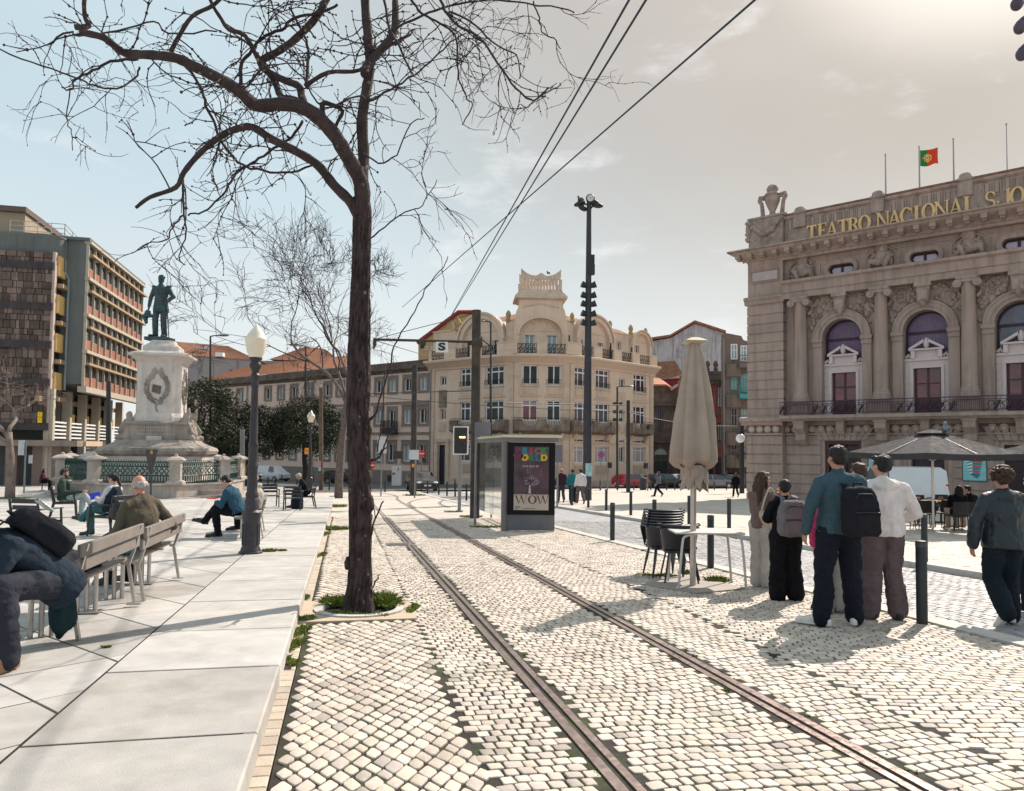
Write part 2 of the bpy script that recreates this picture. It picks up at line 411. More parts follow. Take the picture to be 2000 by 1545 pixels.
stones('cobbles_by_lane', lambda x, y:bc(y)+.05<x<k1(y)-.29 and .6<y<YN, (3, 5), TA-R(20), .125, .082, -16, 16, -9, 24, ST, seed=8, wav=.05)
stones('lane_cobbles', lambda x, y:k1(y)+.06<x<k2(y)-.06 and 1.5<y<YN, (6, 10), TA+R(90)+R(8), .16, .115, -14, 20, -9, 9, STG, h=-.078, seed=11, wav=.06)
stones('square_cobbles', lambda x, y:k2(y)+.3<x<k2(y)+7 and 4<y<22, (10, 10), TA-R(35), .14, .11, -16, 18, -14, 16, ST, h=0, seed=12, wav=.05)
bb=MB();bb.poly([(k2(3)+.25, 3, gz(3)-.01), (k2(3)+7.2, 3, gz(3)-.01), (k2(22)+7.2, 22, gz(22)-.01), (k2(22)+.25, 22, gz(22)-.01)]);structure('square_bed', bb, bed)
GRAN=mat('pale granite', (.50, .47, .44), .75, .12, 6, .3, 120, dirt=(.30, .28, .26), dsc=1.6, damt=.5)
SLAB=mat('granite slabs', (.455, .435, .415), .7, .12, 3.5, .35, 140, tint=True, dirt=(.27, .25, .23), dsc=1.3, damt=.65)
def tinted(me, cols):
 a=me.attributes.new('tint', 'FLOAT_COLOR', 'POINT');a.data.foreach_set('color', np.array(cols, dtype=np.float32).reshape(-1))
def slabs_mesh(name, polys, m, h0, thick, kind='structure', bev=.006):
 """polys: list of convex outlines in plan; each a block with a softened rim"""
 V=[];F=[];T=[];rs=random.Random(4)
 for q in polys:
  c=sum((Vector(p)for p in q), Vector((0, 0)))/len(q);n=len(q);b=len(V);t=rs.uniform(.80, 1.09);tw=rs.uniform(.965, 1.02);dz=rs.uniform(-.0015, .0015)
  for ins, z in((0., h0-thick), (0., h0-bev), (bev, h0)):
   for p in q:
    d=(c-Vector(p));d=d/max(d.length, 1e-6);r=Vector(p)+d*ins*1.4
    V.append((r.x, r.y, gz(r.y)+z+dz));T.append((t, t*(1+tw)/2, t*tw, 1))
  for k in range(2):
   for i in range(n):j=(i+1)%n;F.append((b+k*n+i, b+k*n+j, b+k*n+n+j, b+k*n+n+i))
  F.append(tuple(b+2*n+i for i in range(n)))
 me=bpy.data.meshes.new(name);me.from_pydata(V, [], F);me.materials.append(m);tinted(me, T)
 import bmesh
 bm=bmesh.new();bm.from_mesh(me);bmesh.ops.recalc_face_normals(bm, faces=bm.faces);bm.to_mesh(me);bm.free();me.update()
 return tag(link(name, me), kind=kind)
def along(fn, y0, y1, a, b, L, gap=.006):
 out=[];y=y0;rs=random.Random(int(a*100+y0))
 while y<y1:
  l=L*rs.uniform(.9, 1.1);e=min(y+l, y1);c=.225
  out.append([(fn(y+gap)+a, y+gap-a*-.22*0), (fn(y+gap)+b, y+gap+(b-a)*.22), (fn(e)+b, e+(b-a)*.22), (fn(e)+a, e)]);y=e
 return out
slabs_mesh('lane_kerb', along(k1, -1, 52, -.27, 0, 1.1), GRAN, .02, .2)
slabs_mesh('square_kerb', along(k2, 0, 52, .0, .27, 1.1), GRAN, .025, .2)
PH=.14
slabs_mesh('pavement_kerb', along(kx, -1.5, 38.2, -1.12, 0, 1.35), SLAB, PH, .3, bev=.012)
pol=[]
def clip(poly, fn):
 out=[]
 for i, p in enumerate(poly):
  q=poly[(i+1)%len(poly)];a, b=fn(p), fn(q)
  if a>=0:out.append(p)
  if(a>=0)!=(b>=0):t=a/(a-b);out.append((p[0]+(q[0]-p[0])*t, p[1]+(q[1]-p[1])*t))
 return out
rs=random.Random(9);sa_=R(52)
for j in range(-62, 72):
 off=0;L=.74;wy=.73
 for i in range(-72, 80):
  q=[(i*L+off+.006, j*wy+.006), ((i+1)*L+off-.006, j*wy+.006), ((i+1)*L+off-.006, (j+1)*wy-.006), (i*L+off+.006, (j+1)*wy-.006)]
  q=[(math.cos(sa_)*a-math.sin(sa_)*b-10, math.sin(sa_)*a+math.cos(sa_)*b+12)for a, b in q]
  q=clip(q, lambda p:kx(p[1])-1.128-p[0])
  if len(q)>2:q=clip(q, lambda p:38.2+max(0, min(1, (-13-p[0])/2))*22-p[1])
  if len(q)>2:q=clip(q, lambda p:p[1]+1)
  if len(q)>2:q=clip(q, lambda p:p[0]+45)
  if len(q)>2:pol.append(q)
slabs_mesh('pavement_slabs', pol, SLAB, PH-.001, .25, bev=.004)
sheet('pavement_bed', [(-45, -1.2), (kx(-1.2)-.02, -1.2), (kx(38.1)-.02, 38.1), (-13, 38.1), (-15, 60), (-45, 60)], PH-.0035, bed)
slabs_mesh('gutter', [q for q in along(kx, -1, 38, .025, .135, .14, .006)], mat('gutter stones', (.47, .40, .33), .8, .15, 5, .3, 60, tint=True), -.006, .12)
gr=MB();c=G(556, 1297);d=Vector((-.2255, 1)).normalized()
gr.cbox((c.x, c.y, gz(c.y)-.012), (.13, .36, .012), TA)
for i in range(9):gr.cbox((c.x+d.x*(i-4)*.036, c.y+d.y*(i-4)*.036, gz(c.y)-(i-4)*.036*SL-.003), (.12, .016, .012), TA)
solo('drain_grate', gr, mat('cast iron', (.07, .062, .058), .6, .3, 20, .3, 80, .5), 'dark iron drain grate lying in the gutter by the pavement edge', 'drain', (c.x, c.y, gz(c.y)-.01))
mc=G(778, 1064);mh=MB();mh.cbox((mc.x, mc.y, gz(mc.y)+.004), (.5, .5, .016), TA, .004)
for i in range(6):mh.cbox((mc.x, mc.y+(i-2.5)*.07, gz(mc.y+(i-2.5)*.07)+.015), (.42, .03, .006), TA)
solo('manhole_cover', mh, mat('manhole iron', (.16, .155, .15), .6, .2, 20, .3, 60, .3), 'square grey manhole cover set in cobbles right of the big bare tree', 'manhole cover', (mc.x, mc.y, gz(mc.y)))
RAILM=mat('rail steel', (.36, .285, .265), .34, .15, 10, .12, 80, .8, dirt=(.16, .11, .10), dsc=4, damt=.5)
def rail(pts, label, flip=1):
 prof=[(-.085, -.03), (-.085, .001), (-.03, .002), (-.028, -.045), (.012, -.045), (.014, .002), (.085, .002), (.085, -.03)]
 m=MB();rings=[]
 for i, p in enumerate(pts):
  t=pts[min(i+1, len(pts)-1)]-pts[max(i-1, 0)];t.normalize();s=Vector((t.y, -t.x, 0))
  rings.append([(p.x+s.x*a*flip*.85, p.y+s.y*a*flip*.85, gz(p.y)+b)for a, b in prof])
 m.loft(rings, True, True)
 p0=pts[0];return solo('tram_rail', m, RAILM, label, 'rail', (p0.x, p0.y, gz(p0.y)), 'tram rails in the cobbles', smooth=25)
rail(RLs, 'long rusty grooved tram rail nearer the big bare tree', -1)
rail(RRs, 'long rusty grooved tram rail nearer the closed beige parasol', 1)
br=spline([(-4.0, 31.0), (-4.9, 36), (-4.6, 42), (-2.0, 46.5), (2, 49)]);rail(br, 'rusty tram rail curving off behind the tram shelter, inner one of the pair')
rail(offset(br, 1.435), 'rusty tram rail curving off behind the tram shelter, outer one of the pair')
# the theatre
def sweep(m, path, prof, closed=False):
 """run a profile [(out, z)] along plan points (path runs with the outside on its right-hand side when seen from above)"""
 P=[Vector((p[0], p[1], 0))for p in path];rings=[]
 for i, p in enumerate(P):
  ns=[]
  for a, b in((i-1, i), (i, i+1)):
   if 0<=a and b<len(P):t=(P[b]-P[a]).normalized();ns.append(Vector((t.y, -t.x, 0)))
  n=sum(ns, Vector((0, 0, 0))).normalized();k=1/max(.4, n.dot(ns[0]))
  rings.append([p+n*w*k+Vector((0, 0, z))for w, z in prof])
 m.loft(rings, True, True)
SX=at(1467, 850, 48)
FT=Fac((SX.x, SX.y), (.751, -.660))
TS=mat('theatre stone', (.365, .28, .245), .85, .1, 1.4, .4, 25, streak=.5, dirt=(.17, .13, .115), dsc=.7, damt=.55)
TS2=mat('theatre carved stone', (.35, .27, .235), .85, .16, 3, .6, 12, dirt=(.11, .085, .08), dsc=1.8, damt=.7, streak=.4)
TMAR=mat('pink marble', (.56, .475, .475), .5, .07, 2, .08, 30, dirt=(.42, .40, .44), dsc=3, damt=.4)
TGOLD=mat('gilt letters', (.66, .45, .22), .5, .15, 3, .1, 40)
TWIN=glass_mat('theatre glass', (.055, .035, .065), .08, .5, .8)
TCUR=mat('violet curtain', (.20, .14, .24), .9, .2, 8, .1, 20)
TDOOR=mat('dark red door', (.06, .016, .022), .4, .3, 3, .05, 20)
TIRON=mat('balcony iron', (.05, .035, .055), .5, .2, 8, .05, 60, .4)
TFR=mat('dark wood frame', (.035, .016, .03), .5, .2, 5, .05, 40)
T=thing('theatre', 'grey stone theatre with arched windows, columns, balcony and gilt lettering on its parapet', 'theatre', (SX.x, SX.y, gz(SX.y)))
def theatre():
 UE=23.0;zg=gz(FT.P(UE, 0).y)-1.2
 zb=FT.Z(1545, 811.5, 1.0)
 zc0=FT.Z(1565, 584);zc1=zc0+1.15
 zk0=FT.Z(1530, 509, .3);zk1=FT.Z(1530, 476, 1.1)
 zp=FT.Z(1600, 410, -.1)
 up=FT.U(1535)
 cols=[FT.U(1565, 700, .35), FT.U(1722, 700, .35), FT.U(1894, 700, .35)];pit=(cols[2]-cols[0])/2;cols+=[cols[2]+pit, cols[2]+2*pit]
 wc=[(a+b)/2 for a, b in zip(cols, cols[1:])];hw=(FT.U(1855)-FT.U(1766.6))/2
 zs=FT.Z(1767, 648)
 za=zs+hw
 holes=[(c-hw, c+hw, zb, zs, 'arch')for c in wc]
 zo0, zo1=FT.Z(1800, 513), FT.Z(1800, 490);zoc=(zo0+zo1)/2
 wo=.80
 m=FT.mb()
 wall_holes(m, up, UE, zb-.2, zc0, holes, .75)
 zdt=FT.Z(1640, 861);dh=[(c-hw*.92, c+hw*.92, zg, zdt)for c in wc]
 wall_holes(m, up, UE, zg, zb-.2, dh, .6)
 wall_holes(m, up, UE, zc1, zk0, [(c-wo, c+wo, zo0, zo1)for c in wc], .3)
 m.box(0, up, -.6, .42, zb-.25, zk0);m.box(-.06, up, -.6, .46, zg, zb-.55)
 m.box(0.02, UE, -24, -.9, zg, zp-.6);m.box(UE, UE+.5, -24, .4, zg, zp)
 part('wall', m, TS, T)
 m=FT.mb();z=zb+.5;n=0
 while z<zc0-.55:
  m.box(-.045, up+.045, -.5, .465, z+.03, z+.56);z+=.60
 part('rusticated_stonework', m, TS, T)
 for a, b, w in[(-.1, up-.03, .52)]+[(a, b, .06)for a, b in zip([up+.03]+[c+hw*1.12 for c in wc], [c-hw*1.12 for c in wc]+[UE])]:
  m=FT.mb();z=zb-1.2
  while z>zg:m.box(a, b, 0, w, z-.55, z-.04);z-=.60
  part('rusticated_stonework', m, TS, T)
 for c in wc:
  m=FT.mb()
  for k in range(-4, 5):
   x0=c+k*hw*.27;sl=k*.10
   pts=[(x0-hw*.13, zdt+.05), (x0+hw*.13, zdt+.05), (x0+hw*.13+sl, zdt+.78), (x0-hw*.13+sl, zdt+.78)]
   m.prism(pts, 'y', .062, .10)
  part('flat_arch', m, TS, T)
 m=FT.mb()
 def band(u0, u1, prof):
  m.loft([[(u, w, z)for w, z in prof]for u in(u0, u1)], True, True)
 band(-.2, up+.1, [(-.5, zc0-.1), (.5, zc0-.1), (.55, zc0+.1), (.68, zc0+.22), (.68, zc0+.34), (.5, zc0+.42), (-.5, zc0+.42)])
 band(up+.1, UE, [(-.1, zc0), (.62, zc0), (.64, zc0+.34), (.72, zc0+.38), (.72, zc0+.85), (.9, zc0+.95), (.9, zc1-.05), (.3, zc1), (-.1, zc1)])
 zq=zk0
 prof=[(-.2, zq), (.42, zq), (.46, zq+.16), (.58, zq+.22), (.58, zq+.36), (1.2, zq+.62), (1.28, zq+.70), (1.28, zq+.9), (1.42, zk1-.08), (1.42, zk1), (-.3, zk1+.02)]
 m.loft([[(u, w, z)for w, z in prof]for u in(0.45-.0, UE)], True, True)
 rings=[]
 for t in(0, 1):
  rings.append([((.45 if t==0 else-w+.42), w, z)for w, z in prof])
 m.loft(rings, True, True)
 m.loft([[(-w+.42, w, z)for w, z in prof], [(-w+.42, -6, z)for w, z in prof]], True, True)
 part('cornice', m, TS, T)
 m=FT.mb();u=-.55
 while u<UE:m.box(u, u+.30, .58, 1.16, zq+.36, zq+.615);m.box(u+.04, u+.26, .60, 1.0, zq+.26, zq+.37);u+=.80
 part('modillion', m, TS, T)
 m=FT.mb();u=-.3
 while u<UE:m.box(u, u+.1, .46, .56, zq+.17, zq+.34);u+=.18
 part('dentil', m, TS, T)
 m=FT.mb();zr=zk1
 for k in range(1):
  m.box(up, UE, -.45, .02, zr, zp-.28)
  m.loft([[(x, w, z)for w, z in((-.5, zp-.3), (.06, zp-.3), (.16, zp-.2), (.16, zp-.08), (-.5, zp))]for x in(up, UE)], True, True)
 part('parapet', m, TS2, T)
 m=FT.mb();lh=(zp-zr)
 piers=[FT.U(1563, 440), FT.U(1715, 400), FT.U(1886, 370)];piers.append(2*piers[2]-piers[1])
 for p in piers:
  m=FT.mb()
  m.box(p-.36, p+.36, -.5, .2, zr+lh*.56, zp-.05)
  m.loft([[(p-.42+i, -.5, zp-.05+z), (p+.42-i, -.5, zp-.05+z), (p+.42-i, .26-i*.5, zp-.05+z), (p-.42+i, .26-i*.5, zp-.05+z)]for i, z in((0, 0), (0, .1), (.12, .16), (.16, .34), (.3, .44))], True, True)
  part('parapet_pier', m, TS2, T)
 m=FT.mb();u=up+.2
 while u<UE:
  if all(abs(u+.14-p)>.62 for p in piers):
   z1=zp-.42;z0=zp-.42-lh*.36
   pts=[(u, z1), (u, z0+.14)]+[(u+.16-.16*math.cos(math.pi*i/6), z0+.14-.14*math.sin(math.pi*i/6))for i in range(1, 6)]+[(u+.32, z0+.14), (u+.32, z1)]
   m.tube([(x, .045, z)for x, z in pts], .035, 5)
   m.box(u+.08, u+.24, .02, .06, z0+.16, z1-.02)
  elif m.v:part('fluting', m, TS, T);m=FT.mb()
  u+=.46
 if m.v:part('fluting', m, TS, T)
 put_letters(zr, zp)
 m=FT.mb();zu=FT.Z(1500, 421, .3)
 m.box(.02, up-.02, -2.0, .34, zk1, zu-.12);m.box(-.05, up+.05, -2.05, .42, zu-.12, zu)
 part('corner_block', m, TS2, T)
 rn=random.Random(3);m=FT.mb()
 for i in range(46):
  t=i/45;a=.15+t*(up-.3);z=zu-.35-.85*math.sin(math.pi*t)+rn.uniform(-.1, .1)
  m.ell((a, .40, z), (rn.uniform(.08, .16), )*3, 7, 5)
 for i in range(30):m.ell((.0+rn.uniform(-.12, .12), .35, zu-.2-rn.random()*1.3), (.11, .11, .12), 7, 5)
 part('garland', m, TS2, T, 40)
 m=FT.mb();uc=FT.U(1507, 400, -.3)
 m.lathe([(.5, 0), (.5, .12), (.22, .2), (.17, .42), (.3, .7), (.46, 1.1), (.5, 1.35), (.42, 1.45), (.5, 1.55), (.4, 1.66), (.3, 1.72), (.38, 1.9), (.3, 2.1), (.12, 2.22), (.02, 2.25)], (uc, -.45, zu), 18)
 for s in(-1, 1):
  m.tube([(uc+s*q[0], -.45, zu+q[1])for q in((.62, .1), (.66, .6), (.72, 1.05), (.86, 1.3), (.8, 1.52), (.58, 1.5), (.6, 1.3))], [.16, .14, .13, .14, .15, .13, .1], 8)
  m.ell((uc+s*.74, -.45, zu+.14), (.22, .25, .14), 10, 6)
 part('urn', m, TS2, T, 50)
 zcb=FT.Z(1722, 781, .35)
 for c in cols:
  m=FT.mb();H=zc0-zcb;r=.375
  m.lathe([(r*1.34, 0), (r*1.34, .22), (r*1.26, .24), (r*1.3, .34), (r*1.12, .42), (r*1.14, .52), (r, .58), (r*1.0, H*.33), (r*.86, H-.62), (r*.93, H-.58), (r*.93, H-.5), (r*.86, H-.46), (r*1.0, H-.3)], (c, .42, zcb), 24)
  m.box(c-.52, c+.52, -.02, .9, H+zcb-.14, H+zcb);m.box(c-.44, c+.44, -.02, .86, H+zcb-.32, H+zcb-.14)
  for s in(-1, 1):
   m.tube([(c+s*.46, -.0, zc0-.38), (c+s*.46, .88, zc0-.38)], .21, 14)
   m.tube([(c+s*.46, .88, zc0-.38), (c+s*.46, .93, zc0-.38)], [.1, .07], 10)
  m.box(c-.56, c+.56, -.02, .95, zb, zcb)
  part('column', m, TS, T, 35)
 for c in wc:
  m=FT.mb();n=20
  for r0, r1, w in((hw, hw+.2, .10), (hw+.2, hw+.44, .16), (hw+.44, hw+.54, .2)):
   ring=[]
   for i in range(n+1):
    a=math.pi*i/n;cs, sn=-math.cos(a), math.sin(a)
    ring.append([(c+r0*cs, 0, zs+r0*sn), (c+r0*cs, w, zs+r0*sn), (c+r1*cs, w, zs+r1*sn), (c+r1*cs, 0, zs+r1*sn)])
   m.loft(ring, True, True)
  for s in(-1, 1):
   a, b=sorted((c+s*(hw-.04), c+s*(hw+.62)))
   m.box(a, b, 0, .24, zs-.22, zs);m.box(a+.04, b-.04, 0, .16, zs-.5, zs-.22);m.box(a+.06, b-.06, 0, .1, zb, zs-.5)
  part('arch_surround', m, TS, T, 30)
  m=FT.mb();kz=za+.40
  m.prism([(c-.26, kz), (c+.26, kz), (c+.36, zc0-.02), (c-.36, zc0-.02)], 'y', 0, .5)
  m.box(c-.42, c+.42, 0, .62, zc0-.22, zc0-.001)
  m.lathe([(.05, -.22), (.16, -.08), (.24, .1), (.22, .2), (.1, .3)], (c, .40, kz), 10, sy=.6);m.box(c-.24, c+.24, .5, .56, kz+.1, zc0-.4)
  part('keystone', m, TS2, T, 40)
 rn=random.Random(5)
 for c0, c1 in zip(cols, cols[1:]):
  c=(c0+c1)/2
  for s in(-1, 1):
   m=FT.mb()
   for i in range(120):
    u=c+s*rn.uniform(.45, pit/2-.45);z=rn.uniform(zs-.4, zc0-.1)
    if math.hypot(u-c, z-zs)<hw+.66 and z>zs or(z<=zs and abs(u-c)<hw+.72):continue
    q=rn.uniform(.07, .19)
    m.ell((u, .03, z), (q*rn.uniform(.6, 1.3), rn.uniform(.05, .14), q*rn.uniform(.6, 1.5)), 8, 5, Matrix.Rotation(rn.uniform(-1, 1), 3, 'Y'))
   pts=[(c+s*(hw+.9), .1, zc0-.2), (c+s*(hw+.55), .14, zc0-.6), (c+s*(hw+.75), .15, zc0-1.0), (c+s*(hw+.98), .12, zc0-.8), (c+s*(hw+.85), .1, zc0-.6)]
   m.tube(spline(pts, 4), [.09+.05*math.sin(i)for i in range(17)], 7)
   part('carved_spandrel', m, TS2, T, 50)
 for c in wc:
  m=FT.mb();r=(zo1-zo0)/2;n=10
  def stad(rr, hw_):return[(c+hw_-rr+rr*math.sin(math.pi*i/n), zoc-rr*math.cos(math.pi*i/n))for i in range(n+1)]+[(c-hw_+rr-rr*math.sin(math.pi*i/n), zoc+rr*math.cos(math.pi*i/n))for i in range(n+1)]
  A, B=stad(r*1.55, wo+r*.55), stad(r*.82, wo-r*.18)
  m.loft([[(x, 0, z)for x, z in A], [(x, .14, z)for x, z in A], [(x, .12, z)for x, z in B], [(x, -.28, z)for x, z in B]])
  for(a, b)in((-wo-.75, -wo-.42), (wo+.42, wo+.75)):
   m.box(c+a, c+b, 0, .07, zo0-.2, zo1+.2)
  m.box(c-wo-.75, c+wo+.75, 0, .06, zo1+.36, zk0-.2);m.box(c-wo-.75, c+wo+.75, 0, .06, zc1+.12, zo0-.34)
  f=part('oval_window', m, TS, T, 40)
  g=FT.mb();g.box(c-wo, c+wo, -.29, -.27, zo0, zo1);part('recess', g, TFR, f);g=FT.mb();r2=r*.5;hw2=wo-.2;g.prism([(c+hw2-r2+r2*math.sin(math.pi*i/n), zoc-.04-r2*math.cos(math.pi*i/n))for i in range(n+1)]+[(c-hw2+r2-r2*math.sin(math.pi*i/n), zoc-.04+r2*math.cos(math.pi*i/n))for i in range(n+1)], 'y', -.27, -.255);part('pane', g, mat('lilac blind', (.50, .45, .54), .4, .08, 3, 0), f)
  g=FT.mb();g.box(c-.07, c+.07, -.25, -.2, zo0, zo1);part('glazing_bar', g, TFR, f)
  for s in(-1, 1):
   g=FT.mb()
   for i in range(6):g.ell((c+s*(wo+1.0), .03, zo0-.1+i*.2), (.12, .08, .13), 8, 5)
   part('fruit_drop', g, TS2, f, 50)
 for k, c in enumerate(cols):
  m=FT.mb();zf=zc1+.05;rn=random.Random(20+k);Hh=(zk0-zc1)*.92;s=1 if k%2 else-1
  m.ell((c+s*.06, .2, zf+Hh*.86), (.17, .19, .22), 12, 8)
  m.lathe([(.46, 0), (.44, .3), (.32, .6), (.36, .95), (.2, 1.15), (.09, 1.25)], (c, .1, zf+Hh*.28), 12, sy=.55)
  m.tube([(c-s*.1, .2, zf+.3), (c-s*.62, .42, zf+.42), (c-s*.66, .3, zf+.02)], [.25, .22, .13], 9)
  m.tube([(c+s*.1, .2, zf+.3), (c+s*.42, .45, zf+.52), (c+s*.2, .34, zf+.03)], [.25, .2, .12], 9)
  m.tube([(c-.3, .2, zf+Hh*.66), (c-.62, .2, zf+Hh*.45), (c-.26, .38, zf+Hh*.34)], [.12, .1, .08], 8)
  m.tube([(c+.3, .2, zf+Hh*.66), (c+.58, .24, zf+Hh*.5), (c+.24, .42, zf+Hh*.4)], [.12, .1, .08], 8)
  for i in range(16):m.tube([(c+rn.uniform(-.5, .5), .16, zf+Hh*.55), (c+rn.uniform(-.7, .7), .3, zf+.25), (c+rn.uniform(-.9, .9), .12, zf+.02)], [.05, .09, .05], 6)
  m.tube(spline([(c-.85, .05, zf+.1), (c-.75, .05, zf+Hh*.7), (c, .05, zf+Hh*.99), (c+.75, .05, zf+Hh*.7), (c+.85, .05, zf+.1)], 4), .07, 6)
  part('relief_figure', m, TS2, T, 60)
 m=FT.mb();m.box(.32, up-.32, .42, .47, zc1+.25, zk0-.55);part('panel', m, mat('lilac stone', (.40, .345, .345), .8, .08, 2, .2, 30), T)
 m=FT.mb();e=[(.22, zc1+.15), (up-.22, zc1+.15), (up-.22, zk0-.45), (.22, zk0-.45), (.22, zc1+.15)]
 m.tube([(x, .44, z)for x, z in e], .06, 6);part('panel_moulding', m, TS, T)
 for k, c in enumerate(wc):
  w0=-.72;m=FT.mb();n=18
  arc=[(c-hw*math.cos(math.pi*i/n), zs+hw*math.sin(math.pi*i/n))for i in range(n+1)]
  inn=[(c-(hw-.1)*math.cos(math.pi*i/n), zs+(hw-.1)*math.sin(math.pi*i/n))for i in range(n+1)]
  out=[(c-hw, zb)]+arc+[(c+hw, zb)];inr=[(c-hw+.1, zb)]+inn+[(c+hw-.1, zb)]
  m.loft([[(x, w0, z)for x, z in out], [(x, w0+.14, z)for x, z in out], [(x, w0+.14, z)for x, z in inr], [(x, w0, z)for x, z in inr]], closed=False)
  m.box(c-hw+.1, c+hw-.1, w0+.02, w0+.13, zs-.12, zs+.02)
  f=part('arched_window', m, TFR, T)
  g=FT.mb();g.poly([(x, w0+.02, z)for x, z in inr]);part('pane', g, glass_mat('tinted arch glass', (.12, .08, .15), .05, .35, 1.2)if k<1 else glass_mat('sky glass %d'%min(k, 2), (.15, .14, .22)if k==1 else(.10, .11, .16), .05, .35, 1.2), f)
  g=FT.mb();nn=26
  for i in range(nn):
   a=c-hw+.14+(2*hw-.28)*i/nn;b=a+(2*hw-.28)/nn*.62;mid=(a+b)/2-c
   zt=zs+math.sqrt(max(0, (hw-.14)**2-mid*mid))-.02;g.box(a, b, w0+.022, w0+.036, zb+2.6, zt)
  if k!=2:part('curtain', g, TCUR, f)
  zd=FT.Z(1810, 720, -.3);ze=FT.Z(1810, 697, -.3)
  zl=FT.Z(1648, 728, -.4)
  dw=hw*.62
  m=FT.mb();m.box(c-hw+.005, c-dw, w0+.14, -.3, zb, zl);m.box(c+dw, c+hw-.005, w0+.14, -.3, zb, zl)
  m.box(c-hw+.005, c+hw-.005, w0+.14, -.295, zl, zl+.42);m.box(c-hw+.004, c+hw-.004, w0+.14, -.2, zl+.42, zl+.56)
  m.box(c-dw*1.02, c+dw*1.02, w0+.14, -.3, zl+.56, zl+1.0)
  for s in(-1, 1):
   m.box(c+s*dw*.98-.1, c+s*dw*.98+.1, -.32, -.12, zl+.56, zl+.98)
   m.prism([(c+s*dw*1.28, zl+1.0), (c+s*dw*1.28, zl+1.14), (c+s*.12, zl+1.62), (c+s*.12, zl+1.44)], 'y', -.45, -.08)
   m.tube([(c+s*(dw*1.2), -.3, zl+.62), (c+s*(dw*1.35), -.3, zl+.8), (c+s*(hw-.06), -.3, zl+.62)], [.09, .07, .1], 7)
  m.box(c-dw*1.28, c+dw*1.28, -.45, -.1, zl+1.0, zl+1.1)
  m.lathe([(.06, 0), (.13, .1), (.16, .3), (.11, .44), (.05, .6)], (c, -.2, zl+1.1), 10)
  for s in(-1, 1):
   a=c+s*dw;m.box(min(a, a+s*.16), max(a, a+s*.16), -.3, -.24, zb, zl+.16)
   x=c+s*(dw+.36)
   for i in range(6):m.box(x-.1, x+.1, -.3, -.275, zb+.5+i*.42, zb+.78+i*.42)
  m.box(c-dw, c+dw, -.3, -.24, zl, zl+.16)
  part('doorcase', m, TMAR, T)
  m=FT.mb();m.box(c-dw, c+dw, w0+.05, w0+.15, zb, zb+.95)
  for x in(-dw, -.06, dw-.1):m.box(c+x, c+x+.12, w0+.06, w0+.2, zb, zl)
  m.box(c-dw, c+dw, w0+.06, w0+.19, zl-.9, zl-.82)
  d=part('door', m, TDOOR, T)
  g=FT.mb();g.box(c-dw, c+dw, w0+.143, w0+.16, zb+.95, zl);part('pane', g, glass_mat('red room glass', (.13, .02, .035), .03, .8, 1.1, .8), d)
 ub=up+.02;m=FT.mb()
 prof=[(0, zb-.34), (.9, zb-.34), (1.0, zb-.24), (1.12, zb-.2), (1.12, zb-.02), (1.06, zb), (0, zb)]
 m.loft([[(x, w, z)for w, z in prof]for x in(ub, UE)], True, True)
 prof=[(-.1, zb-.55), (.55, zb-.55), (.62, zb-.36), (.8, zb-.3), (.8, zb-.1), (.5, zb-.02), (-.1, zb-.02)]
 m.loft([[(x, w, z)for w, z in prof]for x in(-.45, up)], True, True)
 m.loft([[(x, w, z)for w, z in((.4, zb-1.2), (.62, zb-1.18), (.62, zb-1.08), (.4, zb-1.05))]for x in(-.12, up+.02)], True, True)
 m.loft([[(x, w, z)for w, z in((-.1, zb-1.2), (.16, zb-1.18), (.16, zb-1.08), (-.1, zb-1.05))]for x in(up, UE)], True, True)
 part('balcony_slab', m, TS, T)
 for c in cols+[(a+b)/2 for a, b in zip(cols, cols[1:])]:
  m=FT.mb();big=c in cols;w=.3 if big else .22;d=.9 if big else .55;lo=1.75 if big else 1.1
  pr=[(0, zb-.34), (d, zb-.34), (d, zb-.8), (d*.62, zb-1.15), (d*.7, zb-lo*.85), (d*.35, zb-lo), (0, zb-lo-.15)]
  m.loft([[(x, q, z)for q, z in pr]for x in(c-w, c+w)], True, True)
  m.box(c-w-.05, c+w+.05, 0, d+.05, zb-.46, zb-.345)
  part('bracket', m, TS, T)
 m=FT.mb();u=.25
 while u<UE:
  if u<up-.1 or all(abs(u-c)>.5 for c in cols+wc):
   y=.47 if u<up-.1 else .02
   m.loft([[(u+r*math.cos(t), y+d, zb-.82+r*math.sin(t))for t in[2*math.pi*k/14 for k in range(14)]]for r, d in((.21, 0), (.21, .05), (.16, .06), (.155, .035), (.14, .035), (.11, .08), (.04, .1))], True, True)
  u+=.52
 part('medallion', m, mat('pale boss stone', (.48, .38, .33), .85, .1, 3, .2, 30), T, 40)
 m=FT.mb();m.box(up, UE, 0, .012, zb-1.06, zb-.58);m.box(-.1, up-.02, .46, .466, zb-1.04, zb-.58);part('frieze_band', m, mat('painted frieze shade', (.13, .10, .10), .9, .25, 2, .4, 20), T)  # dark strip paints in the shade of the recessed band behind the medallions
 m=FT.mb();zt=FT.Z(1600, 783, 1.05)
 m.box(ub, UE, 1.02, 1.09, zt-.05, zt);m.box(ub, UE, 1.03, 1.07, zb+.08, zb+.12);m.box(ub, UE, 1.03, 1.07, zt-.2, zt-.17)
 u=ub;i=0;H=zt-zb
